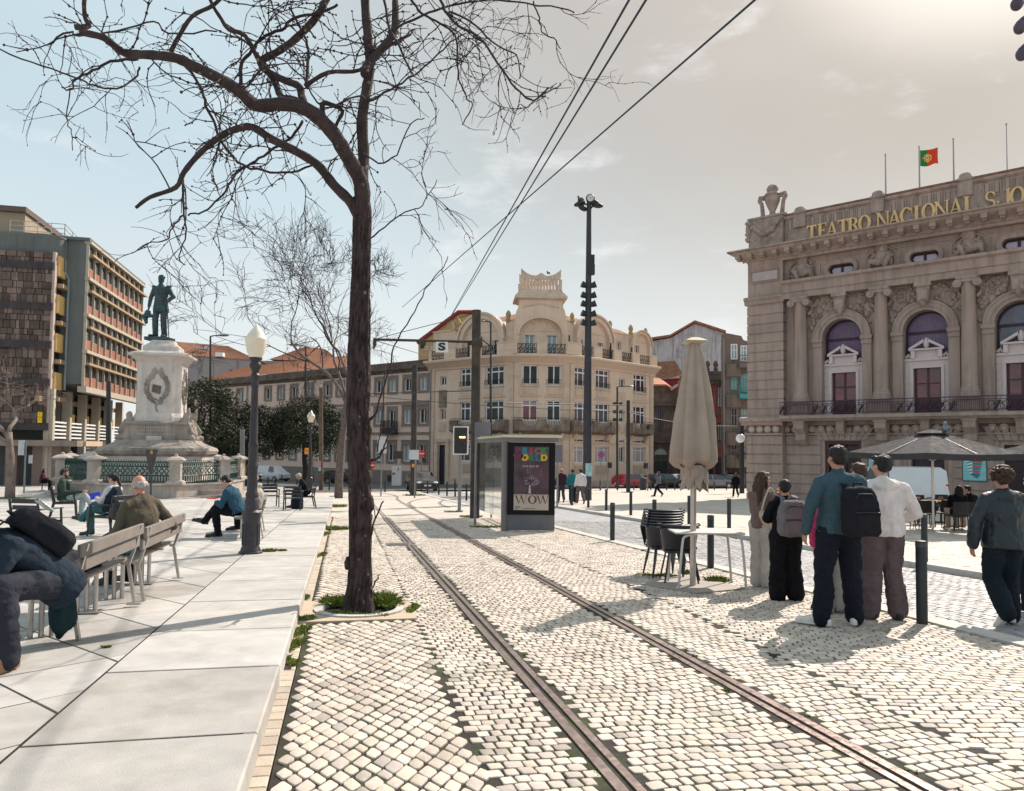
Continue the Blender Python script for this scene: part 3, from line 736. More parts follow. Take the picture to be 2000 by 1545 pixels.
 while u<UE:
  post=any(abs(u-c)<.72 for c in cols)
  if post:m.box(u, u+.022, 1.04, 1.06, zb+.1, zt)
  else:
   if i%4==0:m.tube(spline([(u, 1.05, zb+.1), (u+.12, 1.05, zb+H*.3), (u+.03, 1.05, zb+H*.5), (u+.2, 1.05, zb+H*.7), (u+.36, 1.05, zb+H*.55), (u+.26, 1.05, zb+H*.42)], 3), .018, 4)
   if i%6==0:m.tube([(u, 1.05, zb+.1), (u+.1, 1.1, zb+H*.3), (u+.22, 1.12, zb+H*.55), (u+.2, 1.1, zb+H*.66)], [.05, .07, .06, .05], 6)
   if i%3==0:m.box(u, u+.018, 1.04, 1.06, zb+.1, zt)
  u+=.085;i+=1
 part('balcony_railing', m, TIRON, T)
 for k, c in enumerate(wc):
  m=FT.mb();h2=hw*.92;w=-.58
  m.box(c-h2, c-h2+.2, w, -.1, zg, zdt);m.box(c+h2-.2, c+h2, w, -.1, zg, zdt);m.box(c-h2+.2, c+h2-.2, w, -.1, zdt-.2, zdt)
  f=part('door', m, TS if k else TDOOR, T)
  g=FT.mb();g.box(c-h2+.2, c+h2-.2, w+.02, w+.1, zg, zdt-.2)
  part('leaf', g, mat('dark doors', (.028, .014, .02), .35, .4, 2, .05, 20), f)
  g=FT.mb();g.box(c-h2+.2, c+h2-.2, w+.1, w+.2, zdt-1.05, zdt-.95);g.box(c-.08, c+.08, w+.1, w+.2, zg, zdt-.2)
  part('bar', g, TFR, f)
 m=FT.mb();m.loft([[(x, w, z)for w, z in((-.1, zp-.35), (-.1, zp+.15), (-9, zp+2.6), (-9, zp-.35))]for x in(up+.1, UE)], True, True)
 part('roof', m, mat('old roof tiles', (.22, .11, .075), .9, .3, 3, .5, 12), T)
 return dict(wc=wc, hw=hw, zp=zp, zb=zb, zdt=zdt, pit=pit)
# serif capitals drawn from strokes
def serif(ch):
 """list of outlines (each a polygon, possibly a loop strip) in a cell of height 1; returns (width, [polys])"""
 P=[]
 def stem(x, w=.21):P.append([(x, 0), (x+w, 0), (x+w, 1), (x, 1)]);P.append([(x-.07, 0), (x+w+.07, 0), (x+w+.07, .075), (x-.07, .075)]);P.append([(x-.07, .925), (x+w+.07, .925), (x+w+.07, 1), (x-.07, 1)])
 def ring(cx, cy, rx, ry, tx, ty, a0=0, a1=360, n=22):
  for i in range(n):
   t0, t1=R(a0+(a1-a0)*i/n), R(a0+(a1-a0)*(i+1)/n)
   P.append([(cx+rx*math.cos(t0), cy+ry*math.sin(t0)), (cx+rx*math.cos(t1), cy+ry*math.sin(t1)), (cx+(rx-tx)*math.cos(t1), cy+(ry-ty)*math.sin(t1)), (cx+(rx-tx)*math.cos(t0), cy+(ry-ty)*math.sin(t0))])
 if ch=='T':stem(.27);P.append([(0, .90), (.71, .90), (.71, 1), (0, 1)]);P.append([(0, .78), (.05, .78), (.09, .94), (0, .94)]);P.append([(.71, .78), (.66, .78), (.62, .94), (.71, .94)]);w=.71
 elif ch=='E':stem(.07);P.extend([[(.2, 0), (.66, 0), (.66, .06), (.2, .06)], [(.2, .94), (.64, .94), (.64, 1), (.2, 1)], [(.2, .48), (.46, .48), (.46, .54), (.2, .54)], [(.66, 0), (.70, .24), (.65, .24), (.56, .05)], [(.64, 1), (.66, .78), (.61, .78), (.54, .95)], [(.44, .38), (.48, .38), (.48, .64), (.44, .64)]]);w=.7
 elif ch=='A':P.extend([[(.02, 0), (.10, 0), (.42, .93), (.36, 1)], [(.56, 0), (.76, 0), (.44, 1), (.33, .96)], [(.16, .3), (.62, .3), (.60, .36), (.18, .36)], [(-.05, 0), (.2, 0), (.2, .05), (-.05, .05)], [(.48, 0), (.84, 0), (.84, .05), (.48, .05)]]);w=.8
 elif ch=='R':stem(.07);ring(.34, .74, .34, .26, .17, .06, -90, 90, 12);P.extend([[(.22, .94), (.36, .94), (.36, 1), (.22, 1)], [(.22, .48), (.36, .48), (.36, .54), (.22, .54)], [(.36, .5), (.54, .5), (.84, 0), (.64, 0)], [(.6, 0), (.9, 0), (.9, .05), (.62, .05)]]);w=.84
 elif ch=='O':ring(.44, .5, .44, .52, .21, .085, n=28);w=.88
 elif ch=='N':P.extend([[(.08, 0), (.18, 0), (.18, .95), (.08, .95)], [(.72, 0), (.82, 0), (.82, 1), (.72, 1)], [(.02, 1), (.24, 1), (.8, .0), (.70, 0)], [(.01, 0), (.26, 0), (.26, .05), (.01, .05)], [(.64, .95), (.9, .95), (.9, 1), (.64, 1)], [(-.02, .95), (.2, .95), (.2, 1), (-.02, 1)]]);w=.9
 elif ch=='C':ring(.44, .5, .44, .52, .21, .085, 38, 322, 24);P.append([(.74, .62), (.80, .62), (.80, .98), (.74, .88)]);w=.8
 elif ch=='I':stem(.08);w=.33
 elif ch=='L':stem(.07);P.extend([[(.2, 0), (.66, 0), (.66, .06), (.2, .06)], [(.62, 0), (.7, 0), (.74, .28), (.69, .28)]]);w=.72
 elif ch=='S':ring(.3, .74, .28, .28, .13, .06, 20, 270, 14);ring(.3, .27, .30, .29, .15, .06, -160, 90, 14);P.extend([[(.24, .44), (.5, .36), (.52, .46), (.26, .58)], [(.51, .68), (.56, .68), (.56, 1), (.51, .9)], [(.0, 0), (.05, .1), (.05, .32), (0, .32)]]);w=.6
 elif ch=='J':P.extend([[(.24, .2), (.41, .2), (.41, 1), (.24, 1)], [(.15, .95), (.5, .95), (.5, 1), (.15, 1)]]);ring(.2, .18, .21, .22, .15, .07, -170, 5, 12);w=.5
 elif ch=='.':ring(.1, .3, .09, .09, .09, .09, n=10);w=.2
 elif ch=='W':P.extend([[(.02, 1), (.22, 1), (.46, 0), (.38, 0)], [(.42, 0), (.48, .1), (.70, .96), (.64, .96)], [(.56, 1), (.76, 1), (1.0, 0), (.92, 0)], [(.96, 0), (1.02, .1), (1.24, .97), (1.18, .97)], [(-.05, .95), (.3, .95), (.3, 1), (-.05, 1)], [(.5, .95), (.84, .95), (.84, 1), (.5, 1)], [(1.06, .95), (1.34, .95), (1.34, 1), (1.06, 1)]]);w=1.32
 else:w=.35
 return w, P
def put_letters(zr, zp):
 lh=zp-zr;h=lh*.44;z=zr+lh*.10
 spots=[('T', 1590), ('E', 1611), ('A', 1630), ('T', 1651), ('R', 1672), ('O', 1693), ('N', 1723), ('A', 1746), ('C', 1768), ('I', 1788), ('O', 1812), ('N', 1838), ('A', 1866), ('L', 1893), ('S', 1932), ('.', 1947), ('J', 1964), ('O', 1985), ('O', 2013)]
 for ch, px in spots:
  if px>2010:ch='Ã'
  if ch=='Ã':continue
  w, P=serif(ch);u=FT.U(px+(-3 if px<1700 else 3 if px<1900 else 4), 430);m=FT.mb();s=h
  for j, q in enumerate(P):m.prism([(u+(x-w/2)*s*.90, z+y*s)for x, y in q], 'y', .10, .19+(j%7)*.0006)
  part('lettering', m, TGOLD, T)
TI=theatre()
def theatre_extras():
 FP=mat('flagpole paint', (.32, .30, .33), .5, .1, 5, .05, 40)
 for px, yt, yb, lab in((1730, 302, 372, 'bare flagpole furthest left on the theatre roof'), (1796, 287, 362, 'theatre roof flagpole that carries the green and red flag'), (1863, 272, 350, 'bare flagpole right of the flag on the theatre roof'), (1967, 243, 325, 'thin pale rod with a small spike at its tip on the theatre roof')):
  r=ray(px, yb);A=FT.A-FT.n*1.6;t=(A-Vector((0, 0, CZ))).dot(FT.n)/r.dot(FT.n)
  m=MB();z0=TI['zp']-.1;p=r*t;z1=at(px, yt, t).z
  m.tube([(p.x, p.y, z0), (p.x, p.y, z1)], [.05, .035]if px<1900 else[.03, .02], 8);m.ell((p.x, p.y, z1), (.05, .05, .08), 8, 6)
  solo('flagpole' if px<1900 else 'lightning_rod', m, FP, lab, 'flagpole' if px<1900 else 'lightning rod', (p.x, p.y, z0), 'poles on the theatre roof' if px<1900 else None, 40)
  if px==1796:
   z1=at(px, 294, t).z;h=at(px, 294, t).z-at(px, 327, t).z;L=FT.U(1834, 310, -1.6)-FT.U(1797, 310, -1.6)
   cx, cz=L*.37, h*.5
   def fp(a, b):return FT.P(FT.U(1797, 300, -1.6)+a*L*.96, z1-b*h*.94-a*a*h*.16-.06*math.sin(a*5), -1.6+.12*math.sin(a*7+b*2)*a)
   m=MB();nu, nv=30, 20
   for j in range(nv):
    for i in range(nu):
     q=[(i/nu, j/nv), ((i+1)/nu, j/nv), ((i+1)/nu, (j+1)/nv), (i/nu, (j+1)/nv)]
     a, b=(i+.5)/nu, (j+.5)/nv;d=math.hypot((a-.39)*L, (b-.5)*h)/h
     m.cm=3 if d<.09 else(1 if d<.13 else(2 if d<.235 and(int(d*60)%3)else(0 if a<.4 else 1)))
     if d<.055:m.cm=4
     m.poly([fp(*x)for x in q])
   fl=[mat('flag '+n, c, .8, .06, 3, .1, 60)for n, c in(('green', (.02, .16, .04)), ('red', (.62, .045, .02)), ('yellow', (.7, .5, .05)), ('white', (.75, .75, .7)), ('blue', (.06, .1, .4)))]
   o=solo('flag', m, fl, 'green and red flag with a yellow ringed shield flying over the theatre', 'flag', tuple(p), smooth=True)
 PF=mat('poster frame', (.06, .06, .065), .4, .1, 5)
 for x0, x1, y0, y1, lab in((1881, 1926, 884, 938.5, 'turquoise poster with slanted red and teal lettering right of the white van'), (1697, 1743, 883, 936, 'turquoise poster behind the head of the person in white hoodie')):
  u0, u1=FT.U(x0, 910, .1), FT.U(x1, 910, .1);z1, z0=FT.Z((x0+x1)/2, y0, .1), FT.Z((x0+x1)/2, y1, .1)
  p=FT.P((u0+u1)/2, z0, .1);t=thing('poster', lab, 'poster', tuple(p), 'posters on the theatre wall')
  m=FT.mb();m.box(u0-.04, u1+.04, .062, .12, z0-.04, z1+.04);part('frame', m, PF, t)
  m=FT.mb();m.box(u0, u1, .12, .128, z0, z1);part('sheet', m, mat('turquoise print', (.22, .52, .56), .5, .12, 4, 0), t)
  m=FT.mb();W, H=u1-u0, z1-z0
  def q(*pts, cm=0):m.cm=cm;m.prism([(u0+a*W, z0+b*H)for a, b in pts], 'y', .128, .131+cm*.0012)
  for i in range(3):q((.42, .76-i*.2), (.86-i*.05, .70-i*.17), (.84-i*.05, .63-i*.17), (.42, .66-i*.2), cm=0)
  for i in range(3):q((.42, .65-i*.2), (.82-i*.05, .62-i*.17), (.80-i*.05, .545-i*.165), (.43, .57-i*.2), cm=1)
  for i in range(5):q((.12+i*.035, .68-i*.105), (.40, .75-i*.11), (.40, .705-i*.11), (.14+i*.035, .655-i*.105), cm=2);q((.13+i*.035, .645-i*.105), (.40, .69-i*.11), (.40, .66-i*.11), (.2+i*.035, .625-i*.105), cm=1)
  q((.26, .26), (.78, .22), (.6, .06), cm=1);q((.5, .76), (.5, .9), (.58, .84), (.62, .78), cm=1)
  part('lettering', m, [mat('print red', (.5, .08, .10), .5), mat('print teal', (.02, .22, .28), .5), mat('print white', (.75, .82, .82), .5)], t)
theatre_extras()
# the rounded corner building and the long wing
CB=mat('cream render', (.66, .515, .405), .85, .05, .8, .2, 25, streak=.14, dirt=(.42, .32, .25), dsc=.5, damt=.35)
CB2=mat('cream trim', (.59, .46, .36), .85, .08, 1.2, .2, 25, streak=.2, dirt=(.28, .21, .16), dsc=1.4, damt=.45)
CBD=mat('stained balcony concrete', (.24, .19, .155), .9, .35, 1.1, .4, 15, streak=.6, dirt=(.055, .045, .05), dsc=1.3, damt=.85)
WF=mat('white window frames', (.74, .74, .77), .5, .05, 3, .02, 40)
GL2=glass_mat('window glass dark', (.022, .026, .03), .07, .7, .5, .3)
GL3=glass_mat('window glass violet', (.07, .042, .058), .12, .6, .7, .3)
GL4=glass_mat('window glass red', (.16, .03, .025), .08, .6, .6)
GLT=glass_mat('curtained window', (.24, .32, .33), .25, .25, .7)
TILE=mat('orange roof tiles', (.40, .16, .085), .85, .25, 2.5, .7, 9, dirt=(.22, .09, .055), dsc=1.0, damt=.5)
TILE2=mat('weathered roof tiles', (.27, .115, .065), .9, .3, 2., .7, 9, dirt=(.13, .075, .05), dsc=.8, damt=.6)
IRON=mat('black ironwork', (.03, .028, .032), .55, .2, 8, .05, 60, .4)
GSTONE=mat('grey window stone', (.21, .175, .155), .85, .12, 1.5, .3, 25)
_p1=at(1003, 800, 78);_p2=at(1112, 800, 78.4)
FL=Fac((_p1.x-.774*40, _p1.y+.633*40), (.774, -.633));FCn=Fac((_p1.x, _p1.y), (_p2.x-_p1.x, _p2.y-_p1.y));FR=Fac((_p2.x, _p2.y), (.722, .692))
def tiles(m, a, b, c, d, nx):
 """tiled slope a,b (eave) to d,c (ridge) as rows of half-round ridges"""
 a, b, c, d=map(Vector, (a, b, c, d));N=(b-a).cross(d-a).normalized()
 if N.z<0:N=-N
 k=nx*4
 for i in range(k):
  h0=.05*abs(math.sin(math.pi*i/4));h1=.05*abs(math.sin(math.pi*(i+1)/4))
  e0, e1=a.lerp(b, i/k), a.lerp(b, (i+1)/k);r0, r1=d.lerp(c, i/k), d.lerp(c, (i+1)/k)
  m.poly([e0+N*h0, e1+N*h1, r1+N*h1, r0+N*h0])
def corner_building():
 T=thing('corner_building', 'cream corner building with rounded gables, iron balconies and a balustraded turret top', 'building', (_p1.x, _p1.y, gz(_p1.y)))
 zg=gz(92)-.6
 uL0, uL1=FL.U(840), FL.U(1003);uC1=(_p2-_p1).length;uR1=FR.U(1275)
 zA=FCn.Z(1056, 671);zB=FCn.Z(1056, 693);zC=FCn.Z(1056, 707)
 r3=(FCn.Z(1035, 751), FCn.Z(1035, 712));r2=(FCn.Z(1035, 829), FCn.Z(1035, 780));r1=(FCn.Z(1035, 862), FCn.Z(1035, 855));r0=(FR.Z(1176, 904), FR.Z(1176, 872))
 zb=FCn.Z(1050, 842);zbt=FCn.Z(1050, 820)
 r2s=(r2[0]+.4, r2[1]-.05)
 def px(F, *p):return[(F.U(a), F.U(b))for a, b in p]
 big={FL:px(FL, (897, 924), (946, 982)), FCn:px(FCn, (1019, 1050), (1067, 1095)), FR:px(FR, (1122, 1149), (1163, 1190), (1237, 1261))}
 small={FL:px(FL, (858, 870)), FCn:[], FR:px(FR, (1209, 1220))}
 ext={FL:(uL0, uL1), FCn:(0, uC1), FR:(0, uR1)}
 att={FL:px(FL, (912, 924), (962, 975)), FCn:px(FCn, (1025, 1045), (1069.5, 1089.5)), FR:px(FR, (1127.5, 1138.5), (1167, 1177), (1205, 1213), (1240, 1248))}
 za0, za1=FCn.Z(1035, 691, -1.6), FCn.Z(1035, 648, -1.6)
 gate=px(FL, (857, 872))[0]
 for F in(FL, FCn, FR):
  m=F.mb();a, b=ext[F];holes=[]
  for u0, u1 in big[F]:
   holes+=[(u0, u1, *r3), (u0, u1, *r2s), (u0, u1, *r1), (u0, u1, r0[0], r0[1])]
  for u0, u1 in small[F]:
   holes+=[(u0, u1, r3[0]+.35, r3[1]-.75), (u0, u1, r2s[0]+.2, r2s[1]-.7)]
   if F is FR:holes+=[(u0, u1, *r1), (u0, u1, *r0)]
  if F is FL:holes.append((gate[0], gate[1], gz(86), FL.Z(864, 869)))
  wall_holes(m, a, b, zg, zC+.2, holes, .28)
  part('wall', m, CB, T)
  m=F.mb()
  edge=sorted({round(x, 3)for x in(a+.35, b-.35)})
  for x in edge:m.box(x-.32, x+.32, 0, .12, zg, zC-.1);m.box(x-.4, x+.4, 0, .17, zC-1.5, zC-1.38);m.box(x-.4, x+.4, 0, .2, zg, zg+1.7)
  part('pilaster', m, CB2, T)
  m=F.mb();zs=FR.Z(1176, 869.5)+.12
  m.box(a-.05, b+.05, 0, .09, zs, zs+.16);part('string_course', m, CB2, T)
  m=F.mb();ends=[]
  for x0, x1 in([(a-.1, gate[0]-.35), (gate[1]+.35, b)]if F is FL else[(a, b)]):m.box(x0, x1, 0, .14, zg, gz(F.P((x0+x1)/2, 0).y)+.7)
  part('plinth', m, CB2, T)
  for u0, u1 in big[F]:
   m=F.mb();m.box(u0-.12, u1+.12, 0, .16, r3[0]-.18, r3[0]-.02);m.box(u0+.05, u1-.05, 0, .07, r3[0]-1.0, r3[0]-.2)
   m.box(u0-.25, u1+.25, 0, .12, r2s[1]+.35, r2s[1]+.47)
   part('sill', m, CB2, T)
   gl=(GL3 if F is FR else GL2);g2=GL4 if F is FCn and u0<2 else gl
   vs=(.5, )if F is FCn else(.25, .5, .75)
   for(z0, z1), sp in((r3, None if F is FCn else .70), (r2s, .74 if F is FCn else .66)):
    window(F, T, u0, u1, z0, z1, -.26, WF, g2 if z0<r3[0]-1 else gl, (.5, )if F is FCn else((.25, .75)if(u1-u0)>3 else(.3, .68)), (), .14, split=sp)
   window(F, T, u0, u1, *r1, -.26, WF, gl, (.5, )if F is FCn else(.25, .75), (), .1)
   window(F, T, u0, u1, *r0, -.26, WF, GL3 if F is not FR else glass_mat('net curtain', (.30, .27, .26), .3, .2, 1), (.28, .72), (.78, ), .1)
   m=F.mb();m.box(u0, u1, 0, .05, r0[0]-1.25, r0[0]-.25)
   for i in range(13):x=u0+.06+(u1-u0-.12)*i/12;m.box(x-.05, x+.05, .05, .09, r0[0]-1.2, r0[0]-.3)
   part('fluted_panel', m, CB2, T)
   m=F.mb();n=int((u1-u0)/.22)
   for i in range(n+1):x=u0+(u1-u0)*i/n;m.box(x-.015, x+.015, .06, .09, r3[0], r3[0]+.55)
   m.box(u0, u1, .05, .1, r3[0]+.53, r3[0]+.58);part('window_guard', m, IRON, T)
  for u0, u1 in small[F]:
   window(F, T, u0, u1, r3[0]+.35, r3[1]-.75, -.26, WF, GL2, (.5, ), (), .1);window(F, T, u0, u1, r2s[0]+.2, r2s[1]-.7, -.26, WF, GL4 if F is FL else GLT, (.5, ), (), .1)
   if F is FR:window(F, T, u0, u1, *r1, -.26, WF, GL3, (), (), .1);window(F, T, u0, u1, *r0, -.26, WF, GL3, (.5, ), (), .1)
   m=F.mb();c=(u0+u1)/2;m.box(c-.55, c+.55, 0, .06, r2s[0]-1.1, r2s[0]-.05);m.loft([[(c+r*math.cos(t), w, r2s[0]-.58+r*math.sin(t))for t in[i*math.pi/8 for i in range(16)]]for r, w in((.4, .06), (.36, .1), (.26, .1), (.22, .07))], False, True)
   part('medallion', m, CB2, T)
   m=F.mb();m.box(u0-.12, u1+.12, 0, .08, r2s[1]-.55, r3[0]-.2);part('panel', m, CBD if F is FL else CB2, T)
 m=FL.mb();zt=FL.Z(864, 869);y0=gz(86);m.box(gate[0], gate[1], -.28, -.2, y0, zt);c=(gate[0]+gate[1])/2
 for s in(-1, 1):m.box(c+s*.45-.3, c+s*.45+.3, -.2, -.16, y0+.4, zt-1.3)
 m.box(gate[0], gate[1], -.2, -.14, zt-1.1, zt-.98);part('door', m, mat('night blue door', (.012, .014, .03), .45, .2, 3, .05, 30), T)
 m=FL.mb();m.box(gate[0]-.55, gate[0], 0, .2, y0-.2, zt+.3);m.box(gate[1], gate[1]+.55, 0, .2, y0-.2, zt+.3);m.box(gate[0]-.55, gate[1]+.55, 0, .22, zt+.302, zt+.7);part('door_surround', m, CB2, T)
 path=[FL.P(uL0-.3, 0), FL.P(uL1-2.2, 0), FL.P(uL1-1.1, 0)*.55+FL.P(uL1-.6, 0)*.45, (FL.P(uL1-.5, 0)+FCn.P(.5, 0))*.5, FCn.P(1.1, .0), FCn.P(uC1/2, 0, .12), FCn.P(uC1-1.1, 0), (FCn.P(uC1-.5, 0)+FR.P(.5, 0))*.5, FR.P(.85, 0), FR.P(2.2, 0), FR.P(uR1+.25, 0)]
 m=MB();sweep(m, path, [(-.6, zC-.35), (.12, zC-.3), (.2, zC-.1), (.35, zC), (.65, zC+.3), (.9, zC+.45), (1.0, zC+.5), (1.05, zB-.05), (1.0, zB), (-.6, zB)]);part('cornice', m, CB, T, 30)
 def parapet(F, runs, w=.75):
  for kind, a, b in runs:
   m=F.mb()
   if kind=='s':
    m.box(a, b, w-.22, w, zB+.005, zA);m.box(a-.04, b+.04, w-.26, w+.05, zA, zA+.09);m.box(a+.1, b-.1, w, w+.03, zB+.4, zA-.12);part('parapet', m, CB, T)
   else:
    n=max(3, int((b-a)/.2));z1=zA-.1;w_=w-.1
    m.box(a, b, w_-.02, w_+.03, z1-.05, z1);m.box(a, b, w_-.02, w_+.03, zB+.1, zB+.15)
    for i in range(n):
     x0=a+(b-a)*i/n;x1=a+(b-a)*(i+1)/n;s=1 if i%2 else-1;mid=(x0+x1)/2;zm=(zB+z1)/2
     m.tube(spline([(x0, w_, zB+.15), (mid+.12*s, w_, zB+.4), (mid-.14*s, w_, zm), (mid+.14*s, w_, z1-.4), (x1, w_, z1-.05)], 3), .03, 4)
     m.box(x0-.018, x0+.018, w_-.015, w_+.015, zB+.1, z1)
    part('railing', m, IRON, T)
 parapet(FL, [('s', FL.U(838, 700, .7), FL.U(843, 700, .7))]+[(k, FL.U(a, 690, .7), FL.U(b, 690, .7))for k, a, b in(('r', 843, 868), ('s', 868, 890), ('r', 891, 916), ('s', 918, 941), ('r', 942, 970), ('s', 971, 1008))])
 parapet(FCn, [(k, FCn.U(a, 690, .7), FCn.U(b, 690, .7))for k, a, b in(('r', 1010, 1048), ('s', 1048.5, 1069), ('r', 1069.5, 1106))])
 parapet(FR, [(k, FR.U(a, 690, .7), FR.U(b, 690, .7))for k, a, b in(('s', 1108, 1136), ('r', 1136, 1159), ('s', 1160, 1176), ('r', 1177, 1198), ('s', 1198, 1214), ('r', 1215, 1234), ('s', 1235, 1249), ('r', 1250, 1269), ('s', 1270, 1283))])
 wA=-1.0
 def attic(F, a, b, segs, doors, dz=(za0, za1)):
  """segs: list of (u0, u1, ztop, kind) filling a..b"""
  for u0, u1, zt, kind in segs:
   m=F.mb();hs=[(d0, d1, zB-.1, dz[1])for d0, d1 in doors if u0<d0 and d1<u1]
   if kind=='flat':
    wall_holes(m, u0, u1, zB-.1, zt, hs, .25, wA);m.box(u0, u1, wA-.5, wA-.3, zB-.1, zt);m.box(u0-.05, u1+.05, wA-.5, wA+.12, zt, zt+.12)
    n=int((u1-u0)/.22)
    for i in range(n):x=u0+(i+.5)*(u1-u0)/n;m.box(x-.04, x+.04, wA, wA+.03, zt-1.15, zt-.05)
   else:
    r=(u1-u0)/2;c=(u0+u1)/2;zs=zt-r*.92;n=18
    wall_holes(m, u0, u1, zB-.1, zs, hs, .35, wA)
    arc=[(c-r*math.cos(math.pi*i/n), zs+r*.92*math.sin(math.pi*i/n))for i in range(n+1)]
    m.prism(arc, 'y', wA, wA-.5)
    ro=r;ri=r*.80
    ring=[]
    base=[(c-ro, zB), (c-ro, zs)];
    O=[(c-ro, zB)]+[(c-ro*math.cos(math.pi*i/n), zs+ro*.92*math.sin(math.pi*i/n))for i in range(n+1)]+[(c+ro, zB)]
    I=[(c-ri, zB)]+[(c-ri*math.cos(math.pi*i/n), zs+ri*.92*math.sin(math.pi*i/n))for i in range(n+1)]+[(c+ri, zB)]
    for(x0, q0), (x1, q1)in zip(O, I):ring.append([(x0, wA-.02, q0), (x0, wA+.42, q0), (x1, wA+.42, q1), (x1, wA-.02, q1)])
    m.loft(ring, True, True)
    m.loft([[(c+(x-c)*k, wA+.42+w, zs+(z-zs)*k)for x, z in arc]for k, w in((1.0, 0), (1.05, .05), (1.05, .16), (.97, .16))], closed=False)
    m.box(c-ri, c+ri, wA, wA+.07, dz[1]+.25, dz[1]+.34)
   part('attic_wall', m, CB, T, 35)
   for d0, d1 in doors:
    if u0<d0 and d1<u1:window(F, T, d0, d1, zB-.1, dz[1], wA-.24, WF, GL2 if F is FL else GLT if F is FCn else GL3, (.5, ), (), .12, name='balcony_door')
 def UA(F, p, y=640):return F.U(p, y, wA)
 attic(FL, 0, 0, [(UA(FL, 847), UA(FL, 884), FL.Z(866, 648, wA), 'flat'), (UA(FL, 884), UA(FL, 899), FL.Z(890, 632, wA), 'flat'), (UA(FL, 899), UA(FL, 988), FL.Z(944, 613, wA), 'arch'), (UA(FL, 988), UA(FL, 1007), FL.Z(994, 626, wA), 'flat')], [(FL.U(912, 680, wA), FL.U(924, 680, wA)), (FL.U(962, 680, wA), FL.U(975.5, 680, wA))])
 attic(FR, 0, 0, [(UA(FR, 1106), UA(FR, 1122), FR.Z(1115, 628, wA), 'flat'), (UA(FR, 1122), UA(FR, 1193), FR.Z(1157, 617, wA), 'arch'), (UA(FR, 1193), UA(FR, 1230), FR.Z(1212, 652, wA), 'flat'), (UA(FR, 1230), UA(FR, 1268), FR.Z(1249, 647, wA), 'arch')], [(FR.U(a, 670, wA), FR.U(b, 670, wA))for a, b in((1127.5, 1138.5), (1167.5, 1177.5), (1205, 1213.5), (1240, 1248.5))])
 F=FCn;w=wA+.1;c=FCn.U(1056.5, 620, w);Z=lambda y:F.Z(1056, y, w);U=lambda x:F.U(x, 620, w)
 zs1, zs2, zt=Z(640), Z(592), Z(585)
 hw=(U(1108)-U(1004))/2;hs=(U(1102)-U(1010))/2
 r=hw*.80;zsp=Z(650)-.2;n=20
 m=F.mb()
 doors=[(F.U(1025, 670, w), F.U(1045, 670, w)), (F.U(1069.5, 670, w), F.U(1089.5, 670, w))]
 wall_holes(m, c-r, c+r, zB-.1, zsp, [(a, b, zB-.1, Z(648))for a, b in doors], .3, w-.45)
 arc=[(c-r*math.cos(math.pi*i/n), zsp+r*.78*math.sin(math.pi*i/n))for i in range(n+1)]
 m.prism(arc, 'y', w-.45, w-.7)
 O=[(c-hw, zB-.1), (c-hw, zs1), (c-hw*.97, Z(622)), (c-hw*.9, Z(606)), (c-hw*.82, Z(598)), (c-hw*.82, zt)]
 outl=O+[(2*c-x, z)for x, z in O[::-1]];inner=[(c-r, zB-.1)]+arc+[(c+r, zB-.1)]
 mid=len(arc)//2+1
 def strip(side):
  o=O if side<0 else[(2*c-x, z)for x, z in O];i_=inner[:mid+1]if side<0 else inner[::-1][:mid+1]
  o=o+[(c, zt)];k=24
  def res(P):
   d=[0]
   for a, b in zip(P, P[1:]):d.append(d[-1]+math.dist(a, b))
   out=[]
   for q in range(k+1):
    s=d[-1]*q/k;j=max(jj for jj in range(len(P))if d[jj]<=s+1e-9);j=min(j, len(P)-2);t=(s-d[j])/max(1e-9, d[j+1]-d[j]);out.append((P[j][0]+(P[j+1][0]-P[j][0])*t, P[j][1]+(P[j+1][1]-P[j][1])*t))
   return out
  A, B=res(o), res(i_)
  m.loft([[(x0, w-.9, q0), (x0, w, q0), (x1, w, q1), (x1, w-.5, q1)]for(x0, q0), (x1, q1)in zip(A, B)], True, True)
 strip(-1);strip(1)
 for k, ww in((1.0, .0), ):
  ring=[]
  for i in range(n+1):
   a=math.pi*i/n;ring.append([(c-r*q*math.cos(a), w+d, zsp+r*.78*q*math.sin(a))for q, d in((1.0, -.1), (1.0, .12), (1.1, .14), (1.1, -.1))])
  m.loft(ring, True, True)
 m.box(c-r, c+r, w-.46, w-.38, Z(648)+.15, Z(648)+.3)
 k=int(2*r*.9/.2)
 for i in range(k):x=c-r*.9+(i+.5)*2*r*.9/k;m.box(x-.05, x+.05, w-.46, w-.41, Z(646)+.2, Z(628))
 part('gable', m, CB, T, 35)
 for a, b in doors:window(F, T, a, b, zB-.1, Z(648), w-.74, WF, GLT, (.5, ), (), .12, name='balcony_door')
 m=F.mb();rn=random.Random(2)
 for i in range(40):a=rn.uniform(.3, 2.84);q=rn.uniform(.55, .9);m.ell((c-r*q*math.cos(a), w-.44, zsp+r*.78*q*math.sin(a)+.3), (.14, .05, .1), 7, 5)
 part('relief_ornament', m, CB2, T, 50);m=F.mb()
 for i in range(22):x=(i/21-.5)*2;m.ell((c+x*hs*.75, w+.02, Z(606)+.7-.35*abs(x)), (.13, .05, .12), 7, 5)
 part('relief_ornament', m, CB2, T, 50)
 m=F.mb();hc=(U(1107)-U(1005))/2;hb=(U(1094)-U(1018))/2
 m.loft([[(c-q, w+e, z), (c+q, w+e, z), (c+q, w-3.2-e, z), (c-q, w-3.2-e, z)]for q, e, z in((hw*.82, .0, zt-.1), (hw*.84, .1, zt), (hc, .35, zt+.1), (hc, .35, zt+.35), (hc*.97, .25, zt+.45), (hb*1.12, -.1, Z(569)), (hb*1.08, -.15, Z(565)))], True, True)
 part('turret_cap', m, CB2, T, 35)
 zb0, zb1=Z(565), Z(544.5)
